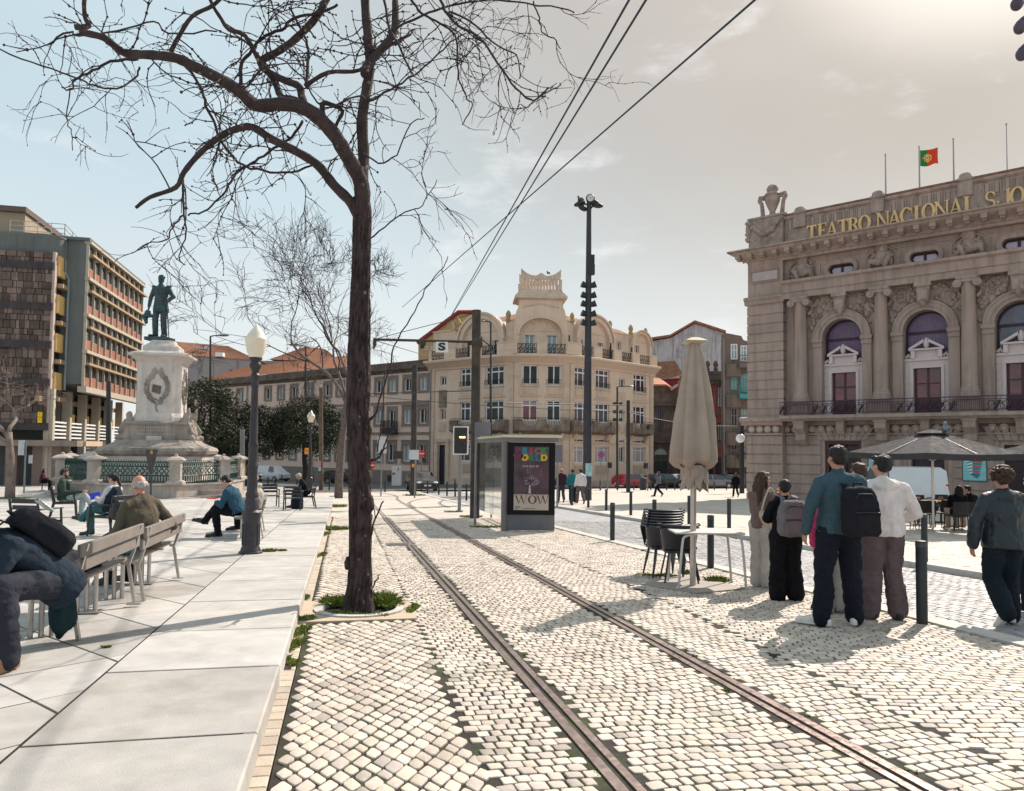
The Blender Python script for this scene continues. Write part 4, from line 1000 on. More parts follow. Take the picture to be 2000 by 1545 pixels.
 for dy in(-.25, -2.8):
  m=F.mb();m.box(c-hb, c+hb, w+dy-.14, w+dy+.14, zb1, zb1+.25)
  for s in(-1, 1):m.box(c+s*hb-.16, c+s*hb+.16, w+dy-.17, w+dy+.17, zb0, zb1)
  top=[]
  for i in range(25):
   x=-1+2*i/24;zz=.12+1.0*abs(x)**3.2+.42*math.exp(-(x/.16)**2);top.append((c+x*(hb+.06), zb1+.25+zz*.8))
  m.prism([(c-hb-.06, zb1+.25)]+top[0:]+[(c+hb+.06, zb1+.25)], 'y', w+dy-.12, w+dy+.12)
  part('balustrade_rail', m, CB2, T)
  for i in range(11):
   x=c-hb+.42+(2*hb-.84)*i/10;b=F.mb();b.lathe([(.13, 0), (.13, .12), (.1, .18), (.13, .4), (.13, (zb1-zb0)-.4), (.1, zb1-zb0-.18), (.13, zb1-zb0)], (x, w+dy, zb0), 8);part('baluster', b, CB2, T, 40)
 for F, x, y0, y1 in((FL, 894.5, 640, 619), (FL, 994, 622, 606), (FR, 1116, 624, 610), (FR, 1190, 640, 626), (FR, 1230.5, 649, 634), (FR, 1259.5, 653, 640.5)):
  q=F.P(F.U(x, y0, wA), F.Z(x, y0, wA), wA+.1);h=F.Z(x, y1, wA)-F.Z(x, y0, wA);m=MB()
  m.lathe([(h*.18, 0), (h*.2, h*.08), (h*.28, h*.25), (h*.32, h*.45), (h*.28, h*.66), (h*.16, h*.88), (.02, h)], tuple(q), 12);m.cyl((q.x, q.y), h*.3, q.z-.35, q.z, 4);part('egg_finial', m, mat('lichened finial', (.34, .25, .12), .9, .25, 3, .3, 20), T, 40)
 zr=Z(606);B=Vector((2.5, 92, 0));m=MB()
 Lr=FL.P(uL0+.5, FL.Z(866, 648, wA), wA-.6);Lc=FL.P(uL1, FL.Z(980, 625, wA), wA-.6);Rc=FR.P(0, FR.Z(1125, 625, wA), wA-.6);Rr=FR.P(uR1-.2, FR.Z(1240, 660, wA), wA-.6)
 ridgeL=Vector((-5.5, 92.5, Lr.z+2.0));top=Vector((3.2, 87, Lr.z+3.0));ridgeR=Vector((13.5, 93, Lr.z+1.5))
 tiles(m, Lr, Lc, top, ridgeL, 26);tiles(m, Rc, Rr, ridgeR, top, 24);m.poly([Lr, ridgeL, ridgeL+Vector((0, 8, -4)), Lr+Vector((-2, 8, -2))])
 part('roof', m, TILE2, T)
 m=MB();e0=FL.P(uL0, 0, -.1);e1=FR.P(uR1, 0, -.1);hh=zB
 for a, b in((e0, e0+Vector((5, 9, 0))), (e1, e1+Vector((-4, 9, 0)))):m.poly([(a.x, a.y, zg), (b.x, b.y, zg), (b.x, b.y, hh), (a.x, a.y, hh)])
 part('side_wall', m, CB, T)
 def balcony(F, x0, x1, y=835):
  a, b=F.U(x0, y, .8), F.U(x1, y, .8);m=F.mb();z0, z1=zb, zbt;wd=b-a
  m.loft([[(x, q, z)for q, z in((0, z0-.3), (.35, z0-.22), (.95, z0), (1.0, z0+.12), (0, z0+.12))]for x in(a, b)], True, True)
  for p0, p1 in((0, .15), (.85, 1))+(((.42, .58), )if wd>4 else()):m.box(a+wd*p0, a+wd*p1, .72, 1.0, z0+.12, z1)
  for x in(a+.06, b-.06):m.box(x-.06, x+.06, 0, .72, z0+.12, z1)
  n=9
  for q0, q1 in(((.15, .42), (.58, .85))if wd>4 else((.15, .85), )):
   P=[(a+wd*(q0+(q1-q0)*i/n), z0+.12+(.62*(z1-z0))*(1-.55*math.sin(math.pi*i/n)))for i in range(n+1)]
   m.prism([(P[0][0], z0+.12)]+P+[(P[-1][0], z0+.12)], 'y', .78, .96)
  f=part('balcony', m, CBD, T)
  m=F.mb();k=int(wd/.28)
  for i in range(k+1):x=a+.1+(wd-.2)*i/k;m.tube(spline([(x, .86, z0+.4), (x+.1, .86, z1-.3), (x-.08, .86, z1+.05), (x+.05, .86, z1+.2)], 2), .022, 4)
  m.box(a+.05, b-.05, .84, .88, z1+.16, z1+.2);part('railing', m, IRON, f)
  for x in(a+wd*.12, b-wd*.12):
   m=F.mb();m.loft([[(x+s, q, z)for q, z in((0, z0-.9), (.12, z0-.9), (.55, z0-.35), (.6, z0-.2), (0, z0-.2))]for s in(-.16, .16)], True, True);part('bracket', m, CB2, f)
 balcony(FL, 879, 986);balcony(FCn, 1003, 1113);balcony(FR, 1119, 1205);balcony(FR, 1234, 1275)
 for F, x, y0, y1 in((FL, 940.5, 662, 697), (FR, 1112, 655, 676), (FR, 1154, 664, 699), (FR, 1193, 670, 704), (FR, 1234, 678, 697), (FL, 915, 668, 702)):
  a=F.P(F.U(x, y0, .4), F.Z(x, y0, .4), .4);b=F.P(F.U(x, y1, .4), F.Z(x, y1, .4), .4);m=MB()
  o=F.n*-.9+F.u*.9
  m.tube([a, b], .09, 6);m.tube([a, a+o+Vector((0, 0, -1.0))], .06, 6);m.tube([b+Vector((0, 0, .2)), a+o+Vector((0, 0, -1.0))], .06, 6)
  part('awning_frame', m, DARKM, T)
 return T, zC
CBT, CBZ=corner_building()
def wing():
 A=FL;u1=FL.U(840)-.02;u0=FL.U(366)
 T=thing('long_wing', 'long low cream wing with grey stone window surrounds and an orange tiled roof', 'building', tuple(FL.P(u1, gz(86))))
 zt=A.Z(826, 703);zk=A.Z(826, 721);zs1=A.Z(780, 787);zs2=A.Z(780, 846.5)
 zg=gz(122)-.6
 ws=[A.U((a+b)/2)for a, b in((820, 831.5), (790, 801), (760, 771), (735, 744))]
 p=(ws[0]-ws[3])/3;k=[ws[0]-i*p for i in range(14)]
 k=[x for x in ws]+[A.U((a+b)/2)for a, b in((707, 717), (681, 690), (659, 667), (633.5, 643), (597, 604.5), (568, 577), (542.5, 551.5), (517, 526), (462, 470.5), (437.5, 445.5), (412, 419), (390, 396))]
 hw=.62
 r3=(A.Z(825, 762), A.Z(825, 736));r2=(A.Z(825, 827), A.Z(825, 798));r1=(A.Z(824, 902), A.Z(824, 868))
 m=A.mb();holes=[]
 for i, x in enumerate(k):
  holes+=[(x-hw, x+hw, *r3), (x-hw, x+hw, r2[0]-(1.0 if i%4==2 else 0), r2[1])]
  holes.append((x-hw, x+hw, r1[0], r1[1]-.55, 'arch')if i%4==2 else(x-hw, x+hw, *r1))
 wall_holes(m, u0, u1, zg, zk+.1, holes, .25);m.box(u0, u1, -9, -.9, zg, zk)
 part('wall', m, mat('wing render', (.66, .50, .41), .85, .05, .7, .15, 25, streak=.1, dirt=(.48, .36, .30), dsc=.5, damt=.35), T)
 m=A.mb();prof=[(0, zk-.25), (.15, zk-.2), (.25, zk), (.5, zk+.12), (.55, zk+.3), (.2, zk+.42), (.2, zt), (-.35, zt)]
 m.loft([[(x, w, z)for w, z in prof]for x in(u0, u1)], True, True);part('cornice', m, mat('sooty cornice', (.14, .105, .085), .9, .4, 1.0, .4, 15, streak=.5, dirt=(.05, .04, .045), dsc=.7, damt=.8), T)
 m=A.mb()
 for z in(zs1, zs2):m.box(u0, u1, 0, .1, z-.15, z+.15)
 part('string_course', m, GSTONE, T)
 m=A.mb();m.box(u0, u1, 0, .12, zg, A.Z(700, 916));part('plinth', m, GSTONE, T)
 for i, x in enumerate(k):
  gl=(GL2, GLT, GL2, GLT)[i%4]
  for(z0, z1), bal in((r3, 0), (r2, i%4==2), (r1, 0)):
   if bal:z0-=1.0
   m=A.mb();o=.34
   m.box(x-hw-o, x-hw, 0, .1, z0-.3, z1+.42);m.box(x+hw, x+hw+o, 0, .1, z0-.3, z1+.42);m.box(x-hw, x+hw, 0, .1, z1+.002, z1+.42)
   if not bal:m.box(x-hw, x+hw, 0, .1, z0-.3, z0-.002);m.box(x-hw-o, x+hw+o, 0, .16, z1+.43, z1+.53)if z0!=r3[0]else None
   f=part('stone_surround', m, GSTONE, T)
   if z0==r1[0]and i%4==2:pass
   window(A, f, x-hw, x+hw, z0, z1, -.24, WF, gl if z0!=r3[0]else(GLT, GL2)[i%2], (.5, ), (), .09)
  if i%4==2:
   m=A.mb();z0=r2[0]-1.0;m.box(x-1.15, x+1.15, .1, .95, z0-.25, z0-.1);H=1.35
   for s in range(15):q=x-1.12+2.24*s/14;m.box(q-.02, q+.02, .88, .92, z0-.1, z0+H)
   for s in(-1.12, 1.12):
    for t in range(5):m.box(x+s-.02, x+s+.02, .1+.17*t, .13+.17*t, z0-.1, z0+H)
   m.box(x-1.15, x+1.15, .86, .94, z0+H, z0+H+.05);m.box(x-1.1, x+1.1, .89, .91, z0-.1, z0+.5);part('balcony', m, IRON, T)
  if i%2==0:
   m=A.mb();zz=gz(A.P(x, 0).y);m.box(x-.5, x+.5, .12, .14, zz+.15, zz+.9);part('cellar_grille', m, IRON, T)
 for xx in(841.5, 612, 482, 424):
  u=A.U(xx);m=A.mb();m.tube([(u, .16, zk-.2), (u, .16, zg)], .08, 8);part('drainpipe', m, GREYM, T)
 uo1=A.U(668);uo0=A.U(378);m=MB();zr=zt+.1
 tiles(m, A.P(uo0, zr, -.1), A.P(uo1, zr, -.1), A.P(uo1, zr+2.3, -4.6), A.P(uo0+7, zr+2.3, -4.6), 90);tiles(m, A.P(uo1, zr-.3, -.4), A.P(u1, zr-.3, -.4), A.P(u1, zr+.35, -4.6), A.P(uo1, zr+.35, -4.6), 40)
 part('roof', m, TILE, T)
wing()
def block(name, label, cat, Y, pts, depth, m, sub=0, roof=None, group=None):
 """a house end seen square on: outline in photo pixels stood up at its distance, given real depth"""
 P=[at(x, y, Y)for x, y in pts];zb=gz(Y)-1.0;c=sum(P, Vector())/len(P)
 T=thing(name, label, cat, (c.x, Y, gz(Y)), group)
 mb=MB();o=[(p.x, p.z)for p in P];mb.prism(o, 'y', Y, Y+depth);part('wall', mb, m, T);return T
def flatwin(T, Y, x0, x1, y0, y1, frame, gl, vs=(.5, ), hs=(), t=.09, name='window', recess=.02):
 a, b=at(x0, y1, Y), at(x1, y0, Y);F=Fac((a.x, Y), (1, 0));window(F, T, 0, b.x-a.x, a.z, b.z, recess, frame, gl, vs, hs, t, name)
GREYR=mat('lilac grey render', (.30, .27, .275), .9, .06, .5, .12, 20, streak=.12)
def back_houses():
 for Y, w, roof, lab in((150, [(318, 960), (318, 689), (500, 702), (500, 960)], [(312, 690), (318, 662), (424, 671), (508, 705)], 'grey rendered house with skylights in its orange roof behind the bronze statue'), (160, [(486, 960), (486, 704), (672, 707), (672, 960)], [(526, 702), (582, 672), (622, 678), (672, 710)], 'grey rendered house with a hipped orange roof behind the bare tree trunks')):
  T=block('grey_house', lab, 'house', Y, w, 14, GREYR, group=None)
  m=MB();a, b, c, d=[at(x, y, Y-.3)for x, y in roof];b=b+Vector((0, 6, .3));c=c+Vector((0, 6, .3));tiles(m, a, d, c, b, 50)
  m.poly([a, b, b+Vector((0, 6, -4)), a+Vector((0, 13, 0))]);m.poly([d, c, c+Vector((0, 6, -4)), d+Vector((0, 13, 0))]);m.poly([b, c, c+Vector((0, 6, -4)), b+Vector((0, 6, -4))]);part('roof', m, TILE2, T)
  if Y==150:
   for x in(390, 405):
    m=MB();p=at(x, 680, Y+2.4);m.cbox(p+Vector((0, -.1, .1)), (1.2, .2, .5));part('skylight', m, mat('skylight glass', (.5, .55, .6), .1, .05, 3, 0), T)
   m=MB();p=at(430, 693, Y-.2);m.cbox(p, (1.5, 1.2, .8));part('dormer', m, WHITE, T)
   flatwin(T, Y, 415, 440, 718, 731, GREYM, GL2, tuple(i/8 for i in range(1, 8)), t=.12, recess=-.06);flatwin(T, Y, 448, 456, 722, 732, GREYM, GL2, ());
  m=MB();q=at(464 if Y==150 else 573, 706, Y);m.tube([(q.x, Y-.1, q.z), (q.x, Y-.1, q.z-4.6)], .14, 8);part('drainpipe', m, GREYM, T)
 T=block('ochre_house', 'ochre house gable rising behind the left end of the corner building', 'house', 96, [(817, 760), (817, 671), (897, 612), (925, 612), (925, 760)], 9, mat('ochre render', (.52, .36, .17), .85, .06, .8, .1, 20, streak=.15))
 m=MB();P=[at(x, y, 95.8)for x, y in((814, 670), (896, 609), (928, 609))];m.tube(P, .26, 6);part('verge', m, mat('oxide red verge', (.26, .04, .035), .8, .2, 2), T)
 flatwin(T, 96, 826, 837, 677, 683, WF, GLT, ());flatwin(T, 96, 841, 848, 677, 683, WF, GLT, ())
 wg=mat('streaked white render', (.46, .44, .46), .9, .12, .8, .2, 20, streak=.75, dirt=(.12, .10, .10), dsc=.55, damt=.6)
 T=block('white_gable_house', 'tall house end of streaked whitish render under a shallow gable', 'house', 108, [(1262, 960), (1262, 668), (1310, 660), (1357, 632), (1416, 651), (1421, 960)], 16, wg)
 m=MB();P=[at(x, y, 107.6)for x, y in((1262, 665), (1309, 658), (1357, 630), (1418, 650))];m.loft([[p, p+Vector((0, 16, 0)), p+Vector((0, 16, .35)), p+Vector((0, 0, .35))]for p in P], True, True);part('roof', m, TILE2, T)
 dk=mat('soot dark stone', (.115, .095, .085), .9, .35, 1.3, .4, 14, streak=.5, dirt=(.04, .034, .036), dsc=.8, damt=.7)
 rw=mat('oxide red wall', (.20, .028, .03), .9, .2, .8, .2, 15)
 T=block('red_walled_house', 'low house with a dark red wall and old tiled roof left of the beige parasol', 'house', 100, [(1276, 960), (1276, 742), (1336, 738), (1336, 960)], 8, rw)
 m=MB();a, b, c, d=at(1274, 741, 99.8), at(1338, 737, 99.8), at(1334, 702, 99.8)+Vector((0, 5, .4)), at(1282, 706, 99.8)+Vector((0, 5, .4));tiles(m, a, b, c, d, 24);part('roof', m, TILE2, T)
 T=block('dark_stone_house', 'soot dark stone house with an arched door next to the corner building', 'house', 94, [(1268, 960), (1268, 752), (1300, 753), (1312, 763), (1335, 745), (1335, 960)], 5, dk)
 m=MB();P=[at(x, y, 93.6)for x, y in((1270, 753), (1302, 754), (1315, 762))];m.loft([[p, p+Vector((0, 5, 1.3)), p+Vector((0, 5, 1.5)), p+Vector((0, 0, .2))]for p in P], True, True);part('roof', m, TILE, T)
 flatwin(T, 94, 1283, 1297, 795, 838, dk, glass_mat('blue dusk glass', (.03, .045, .09), .1, .4, .7), (.33, .66), (.5, ), .12)
 m=MB();a=at(1290, 905, 94);m.loft([[(a.x+r*math.cos(t), 93.95-w, a.z+1.1+r*math.sin(t))for t in[i*math.pi/12 for i in range(13)]]for r, w in((1.05, 0), (1.05, .15), (.8, .15), (.8, 0))], closed=False);m.box(a.x-1.05, a.x-.8, 93.8, 93.95, a.z-2.9, a.z+1.1);m.box(a.x+.8, a.x+1.05, 93.8, 93.95, a.z-2.9, a.z+1.1)
 f=part('door_arch', m, dk, T)
 m=MB();m.box(a.x-.8, a.x+.8, 93.9, 93.96, a.z-2.9, a.z+.3);part('door', m, mat('dark teal door', (.012, .03, .032), .4, .3, 3), f)
 m=MB();m.prism([(a.x+.8*math.cos(t), a.z+1.1+.8*math.sin(t))for t in[i*math.pi/12 for i in range(13)]], 'y', 93.9, 93.96);part('fanlight', m, GLT, f)
 for y in(790, 862):m=MB();p=at(1300, y, 93.9);m.cbox(p, (4.2, .5, .35));part('moulding', m, dk, T)
 rt=mat('red tiled facade', (.23, .06, .065), .6, .25, 5, .3, 12, dirt=(.10, .07, .07), dsc=1.5, damt=.6)
 T=block('red_tile_house', 'narrow house faced in red tiles with a dark cornice and tall windows', 'house', 92, [(1328, 960), (1328, 742), (1424, 742), (1424, 960)], 1.2, rt)
 m=MB();a, b=at(1328, 742, 92), at(1426, 740, 92);m.box(a.x, b.x, 91.3, 92.2, a.z, a.z+.5);m.box(a.x, b.x, 91.6, 92.2, a.z-.5, a.z)
 for i in range(9):x=a.x+(b.x-a.x)*(i+.3)/9;m.box(x, x+.25, 91.4, 91.6, a.z-.6, a.z-.05)
 q=at(1382, 735, 91.8);m.box(q.x-2.3, q.x+2.2, 91.6, 92, a.z+.5, a.z+1.1)
 for i in range(5):m.lathe([(.2, 0), (.3, .2), (.2, .5), (.35, .9), (.12, 1.3)], (q.x-2+i, 91.8, a.z+1.1), 8)
 part('cornice', m, dk, T)
 for x0, x1 in((1381, 1391), (1400, 1411), (1340, 1350), (1360, 1370)):
  flatwin(T, 92, x0, x1, 755, 796, mat('dark red frame', (.07, .02, .03), .5), GLT, (.5, ), (.55, ), .1);flatwin(T, 92, x0+.5, x1-.5, 826, 862, BLACK, GLT, (.5, ), (), .14);flatwin(T, 92, x0-3, x1+2, 893, 942, BLACK, GL2, (.5, ), (.8, ), .12, name='shopfront')
 for y in(808, 872):m=MB();p=at(1376, y, 91.8);m.cbox(p, (6.2, .5, .4));part('string_course', m, dk, T)
 br=mat('brown stucco', (.20, .15, .125), .9, .2, .9, .3, 16, streak=.5, dirt=(.08, .065, .06), dsc=.9, damt=.6);tl=mat('teal joinery', (.05, .30, .31), .6, .12, 4, .05, 30)
 T=block('teal_window_house', 'tall brown house with teal window frames and stepped balconies beside the theatre corner', 'house', 88, [(1416, 965), (1416, 650), (1448, 656), (1452, 664), (1490, 676), (1490, 965)], 1.6, br)
 F=Fac((at(1418, 850, 88).x, 88), (1, 0))
 for i, (y0, y1, fr)in enumerate(((672, 702, WF), (727, 762, tl), (796, 836, GREYM), (848, 880, GREYM))):
  flatwin(T, 88, 1427, 1440, y0, y1, fr, GLT if i<2 else GL2, (.5, ), (.6, ), .12);flatwin(T, 88, 1446, 1463, y0+3, y1+4, fr, GLT, (.33, .66), (.3, .7), .12)
  m=MB();p, q=at(1442, y1+8, 87.3), at(1475, y1+8, 87.3);m.box(p.x, q.x, 86.7, 88, p.z-.5, p.z);
  for k in range(9):x=p.x+(q.x-p.x)*k/8;m.box(x-.025, x+.025, 86.75, 86.8, p.z, p.z+.9)
  m.box(p.x, q.x, 86.73, 86.82, p.z+.88, p.z+.96);part('balcony', m, tl if i==1 else br, T)
  m=MB();p=at(1434, y1+14, 87.6);m.lathe([(.95, 0), (.95, 1.4), (.9, 1.5)], (p.x, 87.9, p.z-1.2), 14, sy=.7);part('bay_apron', m, br, T, 40)
 m=MB();p, q=at(1434, 912, 87.6), at(1468, 893, 87.6);m.box(p.x, q.x, 87.5, 87.9, p.z, q.z);part('shop_sign', m, mat('pale green sign', (.34, .40, .33), .5, .1, 2, 0), T)
 m=MB();m.box(p.x-.6, q.x, 87.7, 87.95, p.z-2.6, p.z-.1);part('shop_window', m, GL2, T)
 m=MB();p=at(1414, 660, 87.8);m.tube([(p.x, 87.8, p.z), (p.x, 87.8, gz(88))], .1, 8);part('drainpipe', m, GREYM, T)
back_houses()
# the modern block at the left
def modern_block():
 C=at(161, 760, 55);d=Vector((-.2228, .9749));F=Fac((C.x, C.y), (d.x, d.y));E=Fac((C.x-.9749*30, C.y-.2228*30), (.9749, .2228))
 T=thing('modern_block', 'modernist block with red slatted window bays, yellow panels and a brown stone slab tower', 'building', (C.x, C.y, gz(C.y)))
 gs=mat('grey green render', (.135, .155, .155), .85, .1, .6, .15, 18, streak=.25);wb=mat('pale concrete beams', (.42, .375, .31), .8, .1, 2, .2, 20);ob=mat('ochre beams', (.36, .25, .15), .8, .1, 2, .2, 20)
 red=mat('terracotta slats', (.36, .155, .10), .7, .16, 3, .2, 20);yel=mat('yellow panels', (.74, .49, .19), .7, .08, 1.5, .1, 20);dg=glass_mat('green black glass', (.016, .024, .022), .12, .5, .6)
 L=15.6;z1=F.Z(165, 463);z0=F.Z(160, 763);fl=(F.Z(163, 485)-F.Z(163, 704))/3;zg=gz(72)-.6
 B=30.0;e0=E.U(84)
 m=E.mb();m.box(e0-22, B-.12, -15.4, 0, z0+.5, z1-.1);m.box(B-.13, B-.0, -.3, .0, z0+.5, z1-.1);m.box(e0-22, B-2.3, -15.2, -.6, zg, z0+.5);part('wall', m, gs, T)
 m=E.mb();m.box(e0-22, B+.2, -15.8, .25, z1-.1, z1+.12);part('roof', m, mat('roof edge', (.10, .12, .125), .7, .1, 2), T)
 nb=10;bw=L/nb
 m=F.mb();m.box(0, L, -.1, -.05, z0+.3, z1-.3);part('pane', m, dg, T)
 for k in range(4):
  zt=z1-.35-fl*k
  m=F.mb();m.box(-.1, L+.1, -.1, .26, zt-fl+.05, zt-fl+.28);part('sill_beam', m, wb, T)
  m=F.mb();m.box(.15, L+.25, .13, .38, zt-.84, zt-.66)
  for i in range(nb):m.box(i*bw+.12, i*bw+.18, 0, .3, zt-.8, zt-.7)
  part('sunshade_beam', m, ob, T)
  for i in range(nb):
   m=F.mb();rr=random.Random(k*20+i);h=.72+rr.choice((0, 0, 0, .1, -.08))
   for j in range(7):a=zt-fl+.29+h*j/7;m.box(i*bw+.06, (i+1)*bw-.06, -.04, .0, a, a+h/7*.82)
   part('slatted_spandrel', m, red, T)
 m=F.mb()
 for i in range(nb+1):m.box(i*bw-.045, i*bw+.045, -.08, .12, z0, z1-.1)
 part('mullion', m, wb, T)
 m=F.mb();m.box(-.15, L+.1, -.3, .3, z0-.1, z0+.32);part('edge_beam', m, wb, T);m=F.mb();m.box(-.1, L, -.2, .28, z1-.3, z1-.1);part('edge_beam', m, wb, T)
 zc=F.Z(160, 861);zc0=F.Z(160, 872)
 for i in range(6):
  u=-1.5+i*3.4
  m=F.mb();m.box(u-.2, u+.2, -1.9, -1.3, zg, z0);part('column', m, wb, T)
 for i in range(5):
  u=-1.5+i*3.4;h=z0-zc
  m=F.mb();m.box(u+.5, u+2.9, -2.15, -1.95, zc+h*.28, zc+h*.56);part('yellow_apron', m, yel, T)
  window(F, T, u+.5, u+2.9, zc+h*.57, zc+h*.95, -2.12, GREYM, GLT if i%2 else GL2, (.5, ), (), .1)
  m=F.mb()
  for j in range(5):m.box(u+.4, u+3.0, -1.5, -1.46, zc+.15+j*.28, zc+.27+j*.28)
  part('louvred_railing', m, WHITE, T)
 m=F.mb();m.box(-2.6, L+.2, -2.2, -1.9, z0-.95, z0-.6);part('beam', m, ob, T)
 m=E.mb();m.box(-8, B+.6, -2.5, 2.6, zc0, zc);part('canopy', m, mat('canopy concrete', (.25, .195, .165), .85, .15, 1.5, .3, 20), T)
 m=F.mb()
 for a, b in((-1.2, 2.6), (4.8, 12)):m.box(a, b, .05, .75, zc0+.02, zc-.03)
 part('canopy_fascia', m, mat('pink canopy edge', (.52, .38, .28), .8, .1, 2), T)
 m=E.mb();m.box(e0-20, B-1, -4, -2.6, zg, zc0);part('shopfront', m, mat('shop dark', (.03, .03, .036), .25, .5, .6, .05, 20), T)
 for i, x in enumerate((73, 105, 20)):
  u=E.U(x, 900, 1.8);m=E.mb();m.box(u-.38, u+.38, 1.0, 1.7, zg, zc0);part('column', m, mat('brown pillar', (.20, .145, .125), .85, .15, 1.5, .2, 20), T)
 for x0, x1 in((30, 62), (80, 100)):
  a, b=E.U(x0, 900, -2.5), E.U(x1, 900, -2.5);m=E.mb();m.box(a, b, -2.6, -2.52, zg, zc0-.9);part('shop_window', m, glass_mat('shop glass', (.07, .08, .10), .1, .8, .8), T)
 WT=1.75;Tw=E.U(100, 600, WT);z2=E.Z(60, 489, WT);bs=mat('brown stone slabs', (.16, .115, .10), .85, .2, 1.2, .5, 10, dirt=(.075, .055, .055), dsc=.8, damt=.85, streak=.6, tint=True)
 V, Fc, Cc=[], [], [];rs=random.Random(6);zz=E.Z(60, 836, WT);m=E.mb();row=0;zcur=zz
 m.box(Tw-14, Tw-.04, -1, WT-.08, zz, z2-.02);n0=len(m.v);cols=[1.0]*n0
 while zcur<z2-.1:
  hgt=rs.choice((.42, .5, .62));hgt=min(hgt, z2-zcur);u=Tw-rs.choice((0, .0))
  while u>Tw-13:
   wd=rs.choice((.24, .34, .45, .62));d=rs.uniform(.0, .09);m.box(u-wd+.02, u-.02, WT-.1, WT+d, zcur+.02, zcur+hgt-.02);cols+=[rs.uniform(.5, 1.45)]*8;u-=wd
  zcur+=hgt
 o=part('stone_tower', m, bs, T, fix=False);t=np.repeat(np.array(cols)[:, None], 4, 1);t[:, 3]=1;tinted(o.data, t)
 m=E.mb()
 for y in(517, 597, 672, 746, 833):z=E.Z(50, y, WT);m.box(Tw-14, Tw+.12, -.9, WT+.18, z-.25, z+.25)
 part('floor_band', m, mat('dark bands', (.05, .043, .047), .85, .3, 2, .2, 20), T)
 m=E.mb();m.box(Tw-.03, Tw+.16, WT-.42, WT+.02, zz-4, z2);part('corner_pier', m, mat('pinkish pier', (.42, .33, .29), .85, .12, 2, .2, 20), T)
 m=E.mb();m.box(Tw-.02, Tw+.02, -.6, WT-.42, zz-4, z2-.3);part('pane', m, dg, T)
 for y0, y1 in((502, 541), (577, 613), (652, 688), (728, 761)):
  za, zb=E.Z(112, y0, .9), E.Z(112, y1, .9);m=E.mb();m.box(Tw-.02, Tw+.3, -.1, WT-.45, zb, za);f=part('balcony', m, yel, T)
  m=E.mb();m.box(Tw-.02, Tw+.55, -.12, WT-.5, zb-.85, zb-.55);part('beam', m, ob, f)
 u=E.U(133, 500, .15);m=E.mb();m.tube([(u-.2, .12, z1-.1), (u-.2, .12, z1-2.4), (u, .14, z1-2.9), (u+.1, .14, z1-3.1), (u+.1, .14, z0)], .08, 8);part('drainpipe', m, mat('pale pipe', (.22, .28, .29), .6, .1, 3), T)
 m=E.mb();a, b=E.U(-30, 430, -2), E.U(49, 430, -2);zt=E.Z(40, 416, -2);m.box(a, b, -9, -2, z1, zt);part('penthouse', m, mat('penthouse render', (.33, .26, .19), .85, .1, 1), T)
 m=E.mb();m.box(a, b+.15, -14, -1.7, zt, zt+.42);part('penthouse_roof', m, mat('brown roof slab', (.13, .09, .075), .85, .2, 2), T)
 m=E.mb();m.box(E.U(0, 410, -3), b-.1, -9, -4, zt+.42, zt+.62);part('roof_panel', m, DARKM, T)
 m=MB();pr=[E.P(E.U(20, 440, -.3), z1+.1, -.3), E.P(E.U(127, 440, -.3), z1+.1, -.3)];q=F.P(9, z1+.1, -2.4);pr.append(q)
 for h in(.35, .7, 1.05):m.tube([p+Vector((0, 0, h))for p in pr], .03, 5)
 for a, b in zip(pr, pr[1:]):
  for i in range(5):p=a.lerp(b, i/4);m.tube([p, p+Vector((0, 0, 1.05))], .03, 5)
 part('roof_railing', m, STEEL, T)
 for x in(20, 52, 84):
  u=E.U(x, 470, 1.2);m=E.mb();m.lathe([(1.25, 0), (1.25, 2.3), (1.3, 2.35), (1.3, 2.5)], (u, .4, z1-2.6), 14, sy=.8);part('stair_drum', m, gs, T, 40)
 m=E.mb();u0, u1=E.U(77, 820, WT), E.U(85, 820, WT)
 for y0, y1 in((805, 814.5), (815.5, 826)):m.box(u0, u1, WT+.2, WT+.35, E.Z(80, y1, WT), E.Z(80, y0, WT))
 p=E.P(u0, E.Z(80, 826, WT), WT+.2);t=thing('yellow_sign', 'small yellow double sign hung at the corner of the brown stone tower', 'sign', tuple(p));part('panel', m, mat('sign yellow', (.75, .50, .01), .5, .05, 3, 0), t)
 m=E.mb()
 for y in(808, 811, 820):z=E.Z(80, y, WT);m.box(u0+.12, u1-.12, WT+.352, WT+.365, z, z+.05)
 part('lettering', m, BLACK, t)
modern_block()
